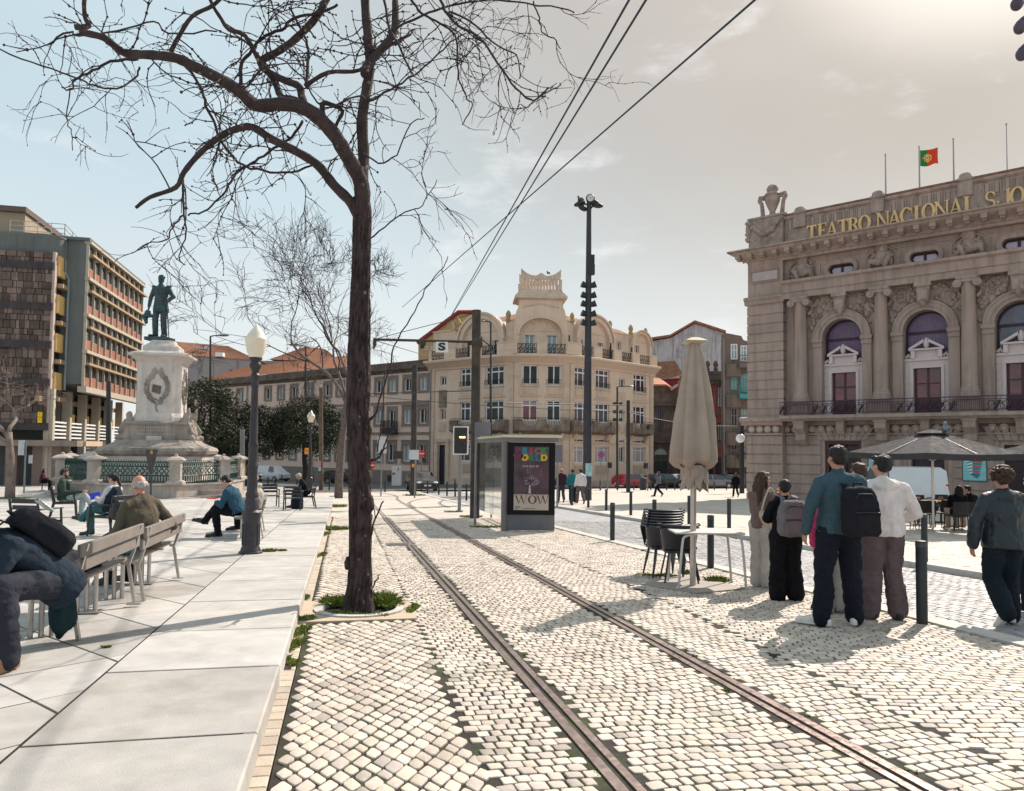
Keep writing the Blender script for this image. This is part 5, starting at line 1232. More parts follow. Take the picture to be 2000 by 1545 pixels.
# people: each body grown as one skin over a posed skeleton
def fuse(name, mb, voxel, smooth_it=4, fac=.5):
 me=bpy.data.meshes.new('t');me.from_pydata([tuple(p)for p in mb.v], [], mb.f)
 import bmesh
 bm=bmesh.new();bm.from_mesh(me);bmesh.ops.recalc_face_normals(bm, faces=bm.faces);bm.to_mesh(me);bm.free()
 o=bpy.data.objects.new('t', me);SC.collection.objects.link(o)
 r=o.modifiers.new('r', 'REMESH');r.mode='VOXEL';r.voxel_size=voxel;r.adaptivity=0
 if smooth_it:s=o.modifiers.new('s', 'SMOOTH');s.factor=fac;s.iterations=smooth_it
 dg=bpy.context.evaluated_depsgraph_get();out=bpy.data.meshes.new_from_object(o.evaluated_get(dg));out.name=name
 bpy.data.objects.remove(o);bpy.data.meshes.remove(me);return out
def cap(m, a, b, ra, rb, n=12, flat=1., fd=None):
 """tapered limb with round ends; flat squashes it along direction fd"""
 a, b=Vector(a), Vector(b);t=(b-a)
 L=t.length;t=t.normalized()if L>1e-6 else Vector((0, 0, 1))
 up=fd if fd is not None else(Vector((1, 0, 0))if abs(t.x)<.8 else Vector((0, 1, 0)))
 up=Vector(up);up=(up-t*up.dot(t)).normalized();w=t.cross(up);rings=[]
 prof=[(-ra*math.cos(q), ra*math.sin(q))for q in(.12, .6, 1.1, math.pi/2)]+[(L+rb*math.cos(q), rb*math.sin(q))for q in(math.pi/2, 1.1, .6, .12)]
 for s, r in prof:rings.append([a+t*s+(up*math.cos(x)*flat+w*math.sin(x))*r for x in[2*math.pi*k/n for k in range(n)]])
 m.loft(rings, True, True)
def chain(m, pts, rad, n=12, flat=1., fd=None):
 for i in range(len(pts)-1):cap(m, pts[i], pts[i+1], rad[i], rad[i+1], n, flat, fd)
def rough(me, amp, sc, seed=0., stretch=(1, 1, 1)):
 no=[v.normal.copy()for v in me.vertices]
 for v, n in zip(me.vertices, no):
  q=Vector((v.co.x*stretch[0], v.co.y*stretch[1], v.co.z*stretch[2]))*sc+Vector((seed, seed*1.7, 0))
  v.co+=n*amp*noise.fractal(q, 1.0, 2.0, 3)
def finish(me, m, smooth=True):
 me.materials.clear();me.materials.append(m)
 me.polygons.foreach_set('use_smooth', [True]*len(me.polygons));me.update();return me
def cloth(name, col, rough_=.9, var=.16):return mat('cloth '+name, col, rough_, var, 7, .5, 70, spec=.2)
SKIN={n:mat('skin '+n, c, .5, .08, 14, .12, 120, spec=.35)for n, c in(('fair', (.50, .285, .205)), ('tan', (.40, .215, .145)), ('ruddy', (.52, .24, .175)))}
HAIR={n:mat('hair '+n, c, .55, .4, 30, .9, 80, spec=.35)for n, c in(('black', (.014, .012, .013)), ('brown', (.05, .026, .017)), ('grey', (.42, .40, .385)), ('chestnut', (.10, .045, .022)), ('stubble', (.16, .13, .115)))}
SHOE={n:mat('shoe '+n, c, .6, .1, 12, .2, 80)for n, c in(('white', (.62, .61, .59)), ('black', (.02, .02, .022)), ('tan', (.33, .17, .09)))}
class Rig:
 """joints in metres, z up from the feet, facing +y; every joint may be moved before the body is grown"""
 def __init__(s, H=1.75, wide=1.0, slim=1.0):
  k=H/1.75;s.k=k;s.w=wide;s.sl=slim
  J=dict(pelvis=(0, 0, .95), waist=(0, .0, 1.08), chest=(0, .0, 1.27), neck=(0, -.01, 1.46), head=(0, .02, 1.615))
  for n, x in(('L', -1), ('R', 1)):
   J.update({'hip'+n:(.095*x, 0, .92), 'knee'+n:(.105*x, .02, .50), 'ank'+n:(.11*x, -.01, .085), 'toe'+n:(.13*x, .17, .03), 'sh'+n:(.178*x*wide, -.015, 1.375), 'el'+n:(.235*x*wide, -.03, 1.13), 'wr'+n:(.25*x*wide, .03, .88)})
  s.J={a:Vector(b)*k for a, b in J.items()};s.face=Vector((0, 1, 0));s.hup=Vector((0, 0, 1))
 def set(s, **kw):
  for a, b in kw.items():s.J[a]=Vector(b)*s.k
  return s
 def shift(s, names, d):
  for n in names:s.J[n]=s.J[n]+Vector(d)*s.k
  return s
 def __getitem__(s, n):return s.J[n]
def fingers(m, wr, el, k, side, curl=.5, palm=None):
 """palm and five bent fingers beyond the wrist, pointing on from the forearm"""
 d=(wr-el).normalized();pn=Vector(palm)if palm is not None else Vector((-side, .15, 0));pn=(pn-d*pn.dot(d)).normalized();x=d.cross(pn)
 fw=x if x.y>0 else-x
 cap(m, wr-d*.01*k, wr+d*.075*k, .027*k, .033*k, 10, .55, pn)
 base=wr+d*.085*k
 for i, (o, L)in enumerate(((.030, .068), (.011, .078), (-.009, .072), (-.028, .056))):
  a=base+fw*o*k;p=[a];ang=curl*.5;q=a
  for j, f in enumerate((.45, .32, .23)):
   dd=d*math.cos(ang)+pn*math.sin(ang);q=q+dd*L*f*k;p.append(q);ang+=curl*.75
  chain(m, p, [.0098*k, .0092*k, .0086*k, .0074*k], 8)
 a=wr+d*.03*k+fw*.028*k;b=a+(d*.7+fw*.6+pn*.25).normalized()*.04*k;chain(m, [wr+d*.015*k, a, b, b+(d*.95+pn*.4).normalized()*.03*k], [.016*k, .014*k, .0115*k, .009*k], 8)
def grow(name, label, rig, loc, rz, skin='fair', top=None, legs=None, shoe='black', hair=None, hairstyle='short', vox=.011, near=True, topkind='sweater', bag=None, group=None, sleeves='long', legw=1.0, hem=None, beard=None, topw=1.0, extra=None):
 """make the person: one continuous body plus hair and clothing children"""
 J, k, W=rig.J, rig.k, rig.w
 T=thing(name, label, 'person', loc, group, rz)
 f=rig.face.normalized();up=rig.hup.normalized();sd=f.cross(up).normalized();up=sd.cross(f).normalized();H=J['head']
 m=MB()
 def h(x, y, z):return H+sd*x*k+f*y*k+up*z*k
 Mh=Matrix((sd, f, up)).transposed()
 m.ell(h(0, -.008, .025), (.074*k, .093*k, .09*k), 16, 11, Mh);m.ell(h(0, .03, -.035), (.058*k, .062*k, .075*k), 14, 9, Mh);m.ell(h(0, .055, -.085), (.032*k, .03*k, .026*k), 10, 7, Mh)
 cap(m, h(0, .088, .012), h(0, .106, -.022), .009*k, .014*k, 8)
 for x in(-1, 1):
  m.ell(h(.075*x, -.005, -.01), (.012*k, .022*k, .032*k), 8, 7, Mh);m.ell(h(.03*x, .083, .026), (.024*k, .012*k, .008*k), 8, 5, Mh);m.ell(h(.04*x, .062, -.025), (.026*k, .026*k, .028*k), 8, 6, Mh)
 m.ell(h(0, .088, -.052), (.022*k, .011*k, .007*k), 8, 5, Mh);m.ell(h(0, .085, -.064), (.018*k, .011*k, .008*k), 8, 5, Mh)
 cap(m, J['neck']-Vector((0, 0, .05))*k, h(0, -.01, -.06), .058*k*(.9+.1*W), .052*k, 12)
 def trunk(m, g, lo=True):
  sdv=(J['shR']-J['shL']).normalized();fd=sdv
  P=[J['pelvis']-(J['waist']-J['pelvis'])*.5, J['pelvis'], J['waist'], J['chest'], (J['shL']+J['shR'])*.5-(J['neck']-J['chest'])*.10, J['neck']-(J['neck']-J['chest'])*.08]
  R_=[(.115*W, .10), (.172*W, .125), (.152*W*rig.sl, .112), (.172*W*rig.sl, .122), (.132*W, .09), (.07, .062)]
  rings=[]
  for i, (p, (a, b))in enumerate(zip(P, R_)):
   t=(P[min(i+1, 5)]-P[max(i-1, 0)]).normalized();s_=(sdv-t*sdv.dot(t)).normalized();q=t.cross(s_)
   if i<=1:hs=(J['hipR']-J['hipL']).normalized();s_=(hs-t*hs.dot(t)).normalized();q=t.cross(s_)
   rings.append([p+s_*math.cos(x)*(a*k+g)+q*math.sin(x)*(b*k+g)for x in[2*math.pi*j/18 for j in range(18)]])
  m.loft(rings, True, True)
  for n in 'LR':cap(m, J['neck']*.8+J['chest']*.2, J['sh'+n], .062*k+g*.8, .05*k+g*.8, 12)
 def arm(m, n, g, upto=1.0, cuff=0.):
  a, b, c=J['sh'+n], J['el'+n], J['wr'+n]
  if upto>=1:chain(m, [a, a.lerp(b, .4), b, b.lerp(c, .35), c], [.052*k+g, .05*k+g, .041*k+g, .042*k+g, .029*k+g+cuff])
  else:chain(m, [a, a.lerp(b, upto)], [.056*k+g, .055*k+g+cuff])
 def leg(m, n, g0, g1, upto=1.0):
  a, b, c=J['hip'+n], J['knee'+n], J['ank'+n]
  chain(m, [a, a.lerp(b, .45), b, b.lerp(c, .35), b.lerp(c, .35).lerp(c, upto)], [.098*k+g0, .084*k+g0, .058*k+(g0+g1)/2, .057*k+g1, .042*k+g1*1.15], 14)
 trunk(m, 0)
 for n, x in(('L', -1), ('R', 1)):
  arm(m, n, 0);leg(m, n, 0, 0);cap(m, J['ank'+n], J['toe'+n], .038*k, .03*k)
  fingers(m, J['wr'+n], J['el'+n], k, x, rig.__dict__.get('curl', .45), rig.__dict__.get('palm'+n))if near else cap(m, J['wr'+n], J['wr'+n]+(J['wr'+n]-J['el'+n]).normalized()*.13*k, .032*k, .026*k, 8, .6)
 me=fuse('body', m, vox*(.62 if near else 1), 3);b=link('body', finish(me, SKIN[skin]), T)
 if near:
  e=MB()
  for x in(-1, 1):e.ell(h(.031*x, .0835, .006), (.0125*k, .006*k, .0065*k), 10, 7, Mh)
  o=part('eye', e, mat('eye dark', (.03, .02, .017), .2, .2, 5, 0), T);o.location=(0, 0, 0)
  for v in o.data.vertices:v.co+=Vector(loc)
  e=MB()
  for x in(-1, 1):e.tube([h(.014*x, .092, .027), h(.032*x, .092, .033), h(.05*x, .08, .028)], [.004*k, .0045*k, .003*k], 6)
  o=part('eyebrow', e, HAIR[hair]if hair else HAIR['grey'], T)
  for v in o.data.vertices:v.co+=Vector(loc)
 if top:
  m=MB();g={'sweater':.028, 'jacket':.034, 'tee':.015, 'puffer':.045, 'hoodie':.036}[topkind]*topw
  trunk(m, g)
  hm=hem if hem is not None else .06
  pd=(J['pelvis']-J['waist']).normalized();q=J['pelvis']+pd*hm*k;hs=(J['hipR']-J['hipL']).normalized();s_=(hs-pd*hs.dot(pd)).normalized();ff=pd.cross(s_)
  m.loft([[p+s_*math.cos(x)*(a*W*k+g)+ff*math.sin(x)*(c*k+g)for x in[2*math.pi*j/18 for j in range(18)]]for p, a, c in((J['waist'], .16, .118), (J['pelvis'], .176, .132), (q, .172, .128))], True, True)
  for n in 'LR':arm(m, n, g*.62, 1.0 if sleeves=='long' else .6, .006)
  cap(m, J['neck']-Vector((0, 0, .05))*k, J['neck']+(H-J['neck'])*.10, .066*k+g*.25, .058*k+g*.2)
  if topkind in('hoodie', 'puffer'):
   bk=-(J['shR']-J['shL']).cross(J['neck']-J['chest']).normalized();bk=bk if bk.dot(f)<0 else-bk
   c0=J['neck']+bk*.085*k+Vector((0, 0, -.035))*k;cs=(J['shR']-J['shL']).normalized()
   m.ell(c0, (.115*k, .075*k, .075*k), 14, 9, Matrix((cs, -bk, Vector((0, 0, 1)))).transposed());m.ell(c0+Vector((0, 0, -.07))*k, (.085*k, .05*k, .07*k), 12, 8, Matrix((cs, -bk, Vector((0, 0, 1)))).transposed())
   for x in(-1, 1):cap(m, c0+cs*.085*x*k, J['neck']-bk*.05*k+cs*.05*x*k+Vector((0, 0, .0))*k, .045*k, .03*k)
  me=fuse('top', m, vox, 3);me.update()
  rough(me, .013*k, 6, len(label), (1, 1, .8));rough(me, .009*k, 15, len(label)*.3, (1, 1, .6))
  link({'sweater':'sweater', 'jacket':'jacket', 'tee':'shirt', 'puffer':'puffer_jacket', 'hoodie':'hoodie'}[topkind], finish(me, top), T)
 if legs:
  m=MB();g0, g1=.016*legw, .026*legw
  P=[J['pelvis']-(J['waist']-J['pelvis'])*.72, J['pelvis'], J['pelvis']+(J['waist']-J['pelvis'])*.55];hs=(J['hipR']-J['hipL']).normalized();t=(J['waist']-J['pelvis']).normalized();s_=(hs-t*hs.dot(t)).normalized();ff=t.cross(s_)
  m.loft([[p+s_*math.cos(x)*(a*W*k+.012)+ff*math.sin(x)*(c*k+.012)for x in[2*math.pi*j/16 for j in range(16)]]for p, a, c in zip(P, (.12, .172, .157), (.10, .126, .114))], True, True)
  for n in 'LR':
   leg(m, n, g0, g1)
   if legw>1.3:cap(m, J['ank'+n]+Vector((0, .01, .05))*k, J['ank'+n]+Vector((0, .015, .03))*k, .06*k, .058*k)
  me=fuse('trousers', m, vox, 3);rough(me, .012*k, 7, 3+len(label), (1, 1, .55));rough(me, .010*k, 16, 5, (.8, .8, 1.1))
  link('trousers', finish(me, legs), T)
 for n in 'LR':
  m=MB();a, b=J['ank'+n], J['toe'+n];d=(b-a);d.z=0 if abs(d.z)<.12*k else d.z;d=d.normalized();heel=a-d*.055*k-Vector((0, 0, .04))*k;s_=d.cross(Vector((0, 0, 1))).normalized();u_=s_.cross(d)
  cap(m, heel+u_*.012*k, b+d*.05*k+u_*.005*k, .038*k, .036*k, 12);cap(m, a+Vector((0, 0, .01))*k, b-d*.03*k+u_*.012*k, .046*k, .036*k);cap(m, heel-u_*.018*k, b+d*.06*k-u_*.018*k, .036*k, .04*k, 12, .4, u_)
  me=fuse('shoe', m, vox*.8, 2);link('shoe', finish(me, SHOE[shoe]), T)
 if hair:
  m=MB();hm=HAIR[hair]
  if hairstyle in('short', 'bob', 'long', 'curly', 'pony', 'bald'):
   if hairstyle=='bald':
    for x in(-1, 1):m.ell(h(.062*x, -.045, .0), (.026*k, .05*k, .045*k), 10, 7, Mh)
    m.ell(h(0, -.075, .005), (.068*k, .036*k, .055*k), 12, 8, Mh)
   else:
    m.ell(h(0, -.022, .045), (.084*k, .092*k, .085*k), 16, 10, Mh);m.ell(h(0, -.05, .0), (.078*k, .066*k, .07*k), 14, 9, Mh)
    m.ell(h(0, .05, .085), (.06*k, .042*k, .03*k), 12, 7, Mh)
    for x in(-1, 1):cap(m, h(.074*x, .012, .03), h(.075*x, .008, -.005), .016*k, .01*k, 8)
   if hairstyle=='curly':
    rn=random.Random(len(label))
    for i in range(70):
     a, e=rn.uniform(0, 6.28), rn.uniform(-.5, 1.4);p=h(.1*math.cos(a)*math.cos(e), .105*math.sin(a)*math.cos(e)-.03, .04+.1*math.sin(e))
     if math.sin(a)*math.cos(e)>.45 and e<.5:continue
     m.ell(p, (.026*k, )*3, 7, 5)
   if hairstyle in('long', 'bob'):
    L=.52 if hairstyle=='long' else .14
    for x in(-.065, -.035, 0, .035, .065):chain(m, [h(x, -.06, .03), h(x*1.25, -.085, -.1), h(x*1.3, -.10, -.12)+Vector((0, 0, -L*.5))*k, h(x*1.1, -.085, -.12)+Vector((0, 0, -L))*k], [.04*k, .042*k, .038*k, .018*k], 8)
    for x in(-1, 1):chain(m, [h(.07*x, .01, .04), h(.088*x, .01, -.06), h(.085*x, .0, -.16)+Vector((0, 0, -.1 if hairstyle=='long' else 0))*k], [.022*k, .024*k, .014*k], 8)
   if hairstyle=='pony':
    chain(m, [h(0, -.09, .05), h(0, -.13, .0), h(0, -.145, -.12), h(0, -.12, -.27)], [.03*k, .034*k, .034*k, .012*k], 9)
   me=fuse('hair', m, vox*.75, 2);rough(me, .010*k if hairstyle!='bald' else .006, 24, 2, (1, 1, .45));link('hair', finish(me, hm), T)
 if beard:
  m=MB();m.ell(h(0, .06, -.082), (.05*k, .042*k, .038*k), 12, 8, Mh)
  for x in(-1, 1):cap(m, h(.064*x, .012, -.01), h(.045*x, .05, -.075), .015*k, .024*k, 8)
  me=fuse('beard', m, vox*.7, 2);rough(me, .006, 40, 1);link('beard', finish(me, HAIR[beard]), T)
 if extra:extra(T, rig, h)
 return T
def local_part(name, mb, m, T, smooth=False, label=None):
 o=link(name, mesh_of(name, mb, m, None, smooth), T)
 if label:o['label']=label
 return o
# the monument, its statue and its railing
def monument():
 MW=mat('white monument marble', (.58, .53, .495), .75, .08, 1.5, .2, 30, streak=.3, dirt=(.26, .22, .20), dsc=1.5, damt=.45)
 MG=mat('weathered monument stone', (.33, .285, .25), .85, .2, 1.4, .4, 18, streak=.45, dirt=(.10, .085, .08), dsc=1.2, damt=.7)
 Y=38.0;c=at(310, 985, Y);z0=gz(Y)+PH;X=c.x;q=lambda y:at(308, y, Y).z
 ppm=Y/FPX
 T=thing('monument', 'pale marble monument with carved wreaths, crouching figures and a stepped stone base', 'monument', (X, Y, z0))
 rot=R(12)
 def oct(r, z, ch=.3):
  k=r*(1-ch);p=[(k, -r), (r, -k), (r, k), (k, r), (-k, r), (-r, k), (-r, -k), (-k, -r)]
  return[(X+math.cos(rot)*a-math.sin(rot)*b, Y+math.sin(rot)*a+math.cos(rot)*b, z)for a, b in p]
 def stack(name, prof, mt, ch=.3):m=MB();m.loft([oct(r, z, ch)for r, z in prof], True, True);return part(name, m, mt, T)
 w=lambda px:px/2*ppm*.93
 m=MB();m.loft([oct(r, z, .3)for r, z in((4.1, z0-.2), (4.1, z0+.2), (3.75, z0+.2), (3.75, z0+.42), (3.4, z0+.42), (3.4, z0+.64), (3.1, z0+.64), (3.1, z0+.85), (2.7, z0+.85))], True, True);part('steps', m, MG, T)
 stack('base', [(w(190), z0+.8), (w(190), q(890))], MW)
 stack('plinth', [(w(192), q(890)), (w(202), q(886)), (w(206), q(880)), (w(200), q(875)), (w(170), q(869)), (w(150), q(864)), (w(146), q(860))], MG)
 stack('die', [(w(112), q(861)), (w(112), q(833)), (w(118), q(829)), (w(118), q(826)), (w(108), q(824))], MG)
 stack('shaft', [(w(96), q(826)), (w(94), q(816)), (w(86), q(808)), (w(86), q(712)), (w(94), q(706))], MW, .34)
 stack('capital', [(w(94), q(707)), (w(104), q(702)), (w(118), q(699)), (w(118), q(695)), (w(104), q(692)), (w(70), q(688))], MW)
 stack('cap_block', [(w(70), q(690)), (w(70), q(680)), (w(60), q(676)), (w(46), q(671)), (w(44), q(667))], MW)
 for a in(0, 1):
  n=Vector((math.sin(rot), -math.cos(rot), 0))if a==0 else Vector((math.cos(rot), math.sin(rot), 0));s=Vector((-n.y, n.x, 0))
  C=Vector((X, Y, 0))+n*w(86);m=MB();rn=random.Random(4+a);z1, z2=q(722), q(806);H=z1-z2
  def at_(u, z, d=.02):return C+s*u+n*d+Vector((0, 0, z))
  for i in range(230):
   t=rn.random();sdx=rn.choice((-1, 1));u=sdx*(.14+.42*math.sin(math.pi*min(1, t*1.1)))+rn.uniform(-.09, .09);z=z2+H*(.22+.74*t)+rn.uniform(-.06, .06);m.ell(at_(u*.9, z, .02), (rn.uniform(.04, .09), rn.uniform(.04, .07), rn.uniform(.05, .1)), 6, 4)
   o=[at_(-.2, z2+H*.62, .05), at_(.2, z2+H*.58, .05), at_(.14, z2+H*.40, .05), at_(-.24, z2+H*.45, .05)];m.loft([[p-n*.06 for p in o], o], True, True)
  m.tube(spline([at_(-.1, z2+H*.3), at_(.12, z2+H*.22), at_(-.04, z2+H*.12), at_(.05, z2)], 3), .04, 5)
  part('carved_wreath', m, MG, T, 60)
 n=Vector((math.sin(rot), -math.cos(rot), 0));s=Vector((-n.y, n.x, 0));C=Vector((X, Y, 0))+n*(w(112)+.01);m=MB()
 rn=random.Random(8)
 for y, n_ in((838, 11), (843, 15), (850, 22)):
  for i in range(n_):
   u=(i-(n_-1)/2)*.085;h=.07;z=q(y);p=C+s*u+Vector((0, 0, z));o=[p-s*.012, p+s*.012, p+s*.012+Vector((0, 0, h)), p-s*.012+Vector((0, 0, h))];m.loft([o, [x+n*.015 for x in o]], True, True)
   if i%2:o=[p, p+s*.05, p+s*.05+Vector((0, 0, .02)), p+Vector((0, 0, .02))];m.loft([o, [x+n*.014 for x in o]], True, True)
 part('inscription', m, MW, T)
 m=MB();o=[C+s*a+Vector((0, 0, z))for a, z in((-.36, q(860)), (.36, q(860)), (.36, q(852)), (-.36, q(852)))];m.loft([o, [x+n*.02 for x in o]], True, True);part('plaque', m, MW, T)
 for a, kk in((-1, 1), (1, 1), (1, -1)):
  p=Vector((X, Y, q(861)))+(n*.62*kk+s*.98*a)*1.25;m=MB();dv=(s*a+n*.5*kk).normalized()
  cap(m, p+Vector((0, 0, .12)), p+Vector((0, 0, .62)), .42, .32);cap(m, p+Vector((0, 0, .6)), p+Vector((0, 0, 1.0))+dv*.05, .30, .2);m.ell(p+Vector((0, 0, 1.27))+dv*.1, (.15, .16, .19));cap(m, p+Vector((0, 0, .95))+dv*.2, p+Vector((0, 0, .45))+dv*.5, .13, .1);cap(m, p+dv*.1+Vector((0, 0, .2)), p+dv*.55+Vector((0, 0, .12)), .24, .16);cap(m, p-dv*.4, p+dv*.55+Vector((0, 0, -.02)), .14, .14)
  if a>0:cap(m, p+dv*.2+Vector((0, 0, .9)), p+dv*.3+Vector((0, 0, 1.62)), .1, .07)
  me=fuse('crouching_figure', m, .04, 2);rough(me, .05, 4, a, (1, 1, .5));o=link('crouching_figure', finish(me, MG), T)
  for v in me.vertices:v.co-=T.location
 BR=mat('verdigris bronze', (.045, .085, .092), .5, .3, 3, .25, 30, .55, dirt=(.022, .035, .04), dsc=2.5, damt=.75)
 zt=q(666);hgt=at(312, 541, Y).z-zt;rg=Rig(1.75, 1.05);J=rg.J
 rg.set(hipL=(-.09, 0, .92), kneeL=(-.11, .07, .5), ankL=(-.12, .02, .08), toeL=(-.17, .17, .03), ankR=(.1, -.04, .08), kneeR=(.09, 0, .5), toeR=(.15, .12, .03), elL=(-.29, -.02, 1.14), wrL=(-.31, .05, .88), elR=(.30, -.1, 1.15), wrR=(.20, .08, .98));rg.face=Vector((.12, 1, -.05))
 S=thing('statue', 'green bronze statue of a standing officer holding his hat and sword', 'statue', (at(312, 666, Y).x, Y, zt))
 m=MB();H=J['head'];m.ell(H+Vector((0, 0, .02)), (.08, .095, .115), 14, 10);m.ell(H+Vector((0, .055, -.07)), (.05, .045, .045), 10, 7);m.ell(H+Vector((0, .1, -.01)), (.014, .02, .022), 7, 5);m.ell(H+Vector((0, -.02, .07)), (.092, .1, .07), 12, 8);cap(m, J['neck']-Vector((0, 0, .05)), H, .066, .058)
 rings=[]
 for z, a, b in((.70, .215, .165), (.80, .215, .16), (.95, .19, .145), (1.07, .165, .13), (1.25, .195, .15), (1.36, .185, .135), (1.44, .1, .08), (1.49, .075, .07)):rings.append([(a*math.cos(t), b*math.sin(t), z)for t in[2*math.pi*i/18 for i in range(18)]])
 m.loft(rings, True, True)
 for n_ in 'LR':
  x=-1 if n_=='L' else 1
  chain(m, [J['sh'+n_], J['el'+n_], J['wr'+n_]], [.075, .062, .05]);cap(m, J['wr'+n_], J['wr'+n_]+Vector((0, .02, -.1)), .04, .032);chain(m, [J['hip'+n_], J['knee'+n_], J['ank'+n_]], [.1, .082, .072]);cap(m, J['ank'+n_]-Vector((0, .05, .04)), J['toe'+n_]+Vector((0, .05, 0)), .045, .04)
  m.ell(J['sh'+n_]+Vector((.02*x, 0, .05)), (.085, .065, .03), 10, 6)
 me=fuse('body', m, .013, 2);rough(me, .012, 8, 1, (1, 1, .4));body=link('body', finish(me, BR), S)
 def sp(name, mb):o=link(name, mesh_of(name, mb, BR, None, 50), S);return o
 m=MB();p=J['wrL']+Vector((-.02, .02, -.12));m.lathe([(.02, -.02), (.17, .0), (.185, .05), (.09, .09), (.085, .16), (.03, .2)], (p.x, p.y, p.z-.2), 14, sy=.55);m.tube([p, p+Vector((-.06, .02, -.2)), p+Vector((.03, .1, -.38))], [.03, .08, .04], 8);sp('hat', m)
 m=MB();a=J['wrR']+Vector((.02, .02, 0));b=Vector((.27, .02, -.02));m.tube([a+Vector((-.02, .03, .12)), a, a.lerp(b, .5), b], [.014, .018, .015, .012], 8);m.tube(spline([a+Vector((-.02, .03, .1)), a+Vector((.06, .06, .03)), a+Vector((.02, 0, -.08))], 3), .01, 6);m.ell(a.lerp(b, .2), (.03, .03, .06), 8, 6);sp('sword', m)
 m=MB()
 for i in range(5):m.ell((.0, .152, 1.0+i*.075), (.013, .01, .013), 7, 5)
 m.ell((.1, .14, 1.24), (.03, .02, .035), 8, 6);m.tube([(-.17, .08, 1.38), (0, .155, 1.2), (.17, .1, .98)], .012, 6);m.lathe([(.175, 0), (.18, .03), (.172, .06)], (0, 0, 1.04), 18, sy=.8);sp('regalia', m)
 m=MB();m.box(-.3, .3, -.26, .26, -.09, .0);sp('plinth', m)
 for o in S.children:
  for v in o.data.vertices:v.co.x*=-1
  o.data.flip_normals()
 s_=hgt/1.75*.985;S.rotation_euler=(0, 0, R(176));S.scale=(s_, s_, s_);S.location.z=zt+.09*s_
 RP=mat('railing stone', (.44, .385, .345), .85, .12, 1.4, .25, 20, streak=.3, dirt=(.18, .15, .13), dsc=1.3, damt=.55)
 GI=mat('green ironwork', (.012, .065, .055), .5, .25, 6, .1, 60)
 F=thing('monument_railing', 'low stone wall with capped posts and dark green lattice railing round the monument', 'railing', (X, Y, z0))
 Rr=5.05;corners=[]
 for px, Yv in((122, 36.4), (186, 34.2), (344, 34.0), (437, 36.6), (466, 40.0), (420, 43.6), (230, 44.2), (138, 41.4)):p=at(px, 900, Yv);corners.append(Vector((p.x, p.y, 0)))
 cx=sum(corners, Vector())/8;zw=at(344, 946, 34).z;zpst=at(344, 898, 34).z
 out=[c_+(c_-cx).normalized()*.28 for c_ in corners];inn=[c_-(c_-cx).normalized()*.25 for c_ in corners]
 m=MB();n8=8
 def ringw(a, b, za, zb):
  for i in range(8):
   j=(i+1)%8;O=[out[i]+(out[i]-cx).normalized()*a, out[j]+(out[j]-cx).normalized()*a, inn[j]-(inn[j]-cx).normalized()*b, inn[i]-(inn[i]-cx).normalized()*b]
   m.loft([[(*p.xy, za)for p in O], [(*p.xy, zb)for p in O]], True, True)
 ringw(.45, 0, z0-.3, z0+.16);ringw(.0, 0, z0+.162, zw-.06);ringw(.07, .05, zw-.058, zw);part('wall', m, RP, F)
 for i, c_ in enumerate(corners):
  m=MB();a=math.atan2(c_.y-cx.y, c_.x-cx.x);r=.40
  m.lathe([(r*1.3, 0), (r*1.3, .1), (r*1.1, .16), (r*.82, .2), (r*.82, zpst-zw-.14), (r*1.0, zpst-zw-.1), (r*1.28, zpst-zw-.05), (r*1.35, zpst-zw), (r*.9, zpst-zw+.1), (r*.25, zpst-zw+.16), (r*.2, zpst-zw+.24), (.02, zpst-zw+.27)], (c_.x, c_.y, zw), 4, a+R(45-22.5));part('post', m, RP, F)
  d=corners[(i+1)%8];t=(d-c_);L=t.length;t.normalize();A, Bq=c_+t*.3, d-t*.3;L-=.6;m=MB();zb, zt_=zw+.1, zpst-.12
  up=Vector((0, 0, 1))
  def P(u, z):return A+t*u+up*z
  for z in(zb, zb+.28, zt_-.2, zt_):m.tube([P(0, z), P(L, z)], .028, 4)
  k=int(L/.13)
  for j in range(k+1):m.tube([P(L*j/k, zb), P(L*j/k, zb+.28)], .026, 4)
  k2_=int(L/.12)
  for j in range(k2_):
   u0, u1=L*j/k2_, L*(j+1)/k2_;m.tube([P(u0, zt_-.2), P((u0+u1)/2, zt_+.09), P(u1, zt_-.2)], .02, 4)
  H=zt_-.2-zb-.28;kk=int(L/.22)
  for j in range(-3, kk+1):
   for sgn in(-1, 1):
    u0=L*j/kk;u1=u0+H;a_, b_=(u0, u1)if sgn>0 else(u1, u0);za, zz=zb+.28, zb+.28+H
    if min(u0, u1)<0 or max(u0, u1)>L:
     lo, hi=max(0, u0), min(L, u1)
     if hi-lo<.1:continue
     if sgn>0:m.tube([P(lo, za+(lo-u0)), P(hi, za+(hi-u0))], .019, 4)
     else:m.tube([P(lo, zz-(lo-u0)), P(hi, zz-(hi-u0))], .019, 4)
    else:m.tube([P(a_, za), P(b_, zz)], .019, 4)
  for j in range(int(L/.3)):
   u=.15+j*.3;m.tube([P(u+.1*math.cos(q_), zb+.28+H*.5+.12*math.sin(q_))for q_ in[i_*math.pi/4 for i_ in range(9)]], .017, 4)
  part('lattice', m, GI, F)
 a=at(295, 960, 32.5);m=MB();sg=thing('heritage_sign', 'dark pointed pennant sign with small gold crest before the green railing', 'sign', (a.x, 32.5, gz(32.5)+PH))
 P=[at(x, y, 32.5)for x, y in((285, 878), (309, 878), (303, 905), (296, 929), (294, 929), (289, 905))];m.prism([(p.x, p.z)for p in P], 'y', 32.44, 32.5);part('panel', m, mat('umber sign', (.055, .045, .05), .5, .15, 4, .05, 40), sg)
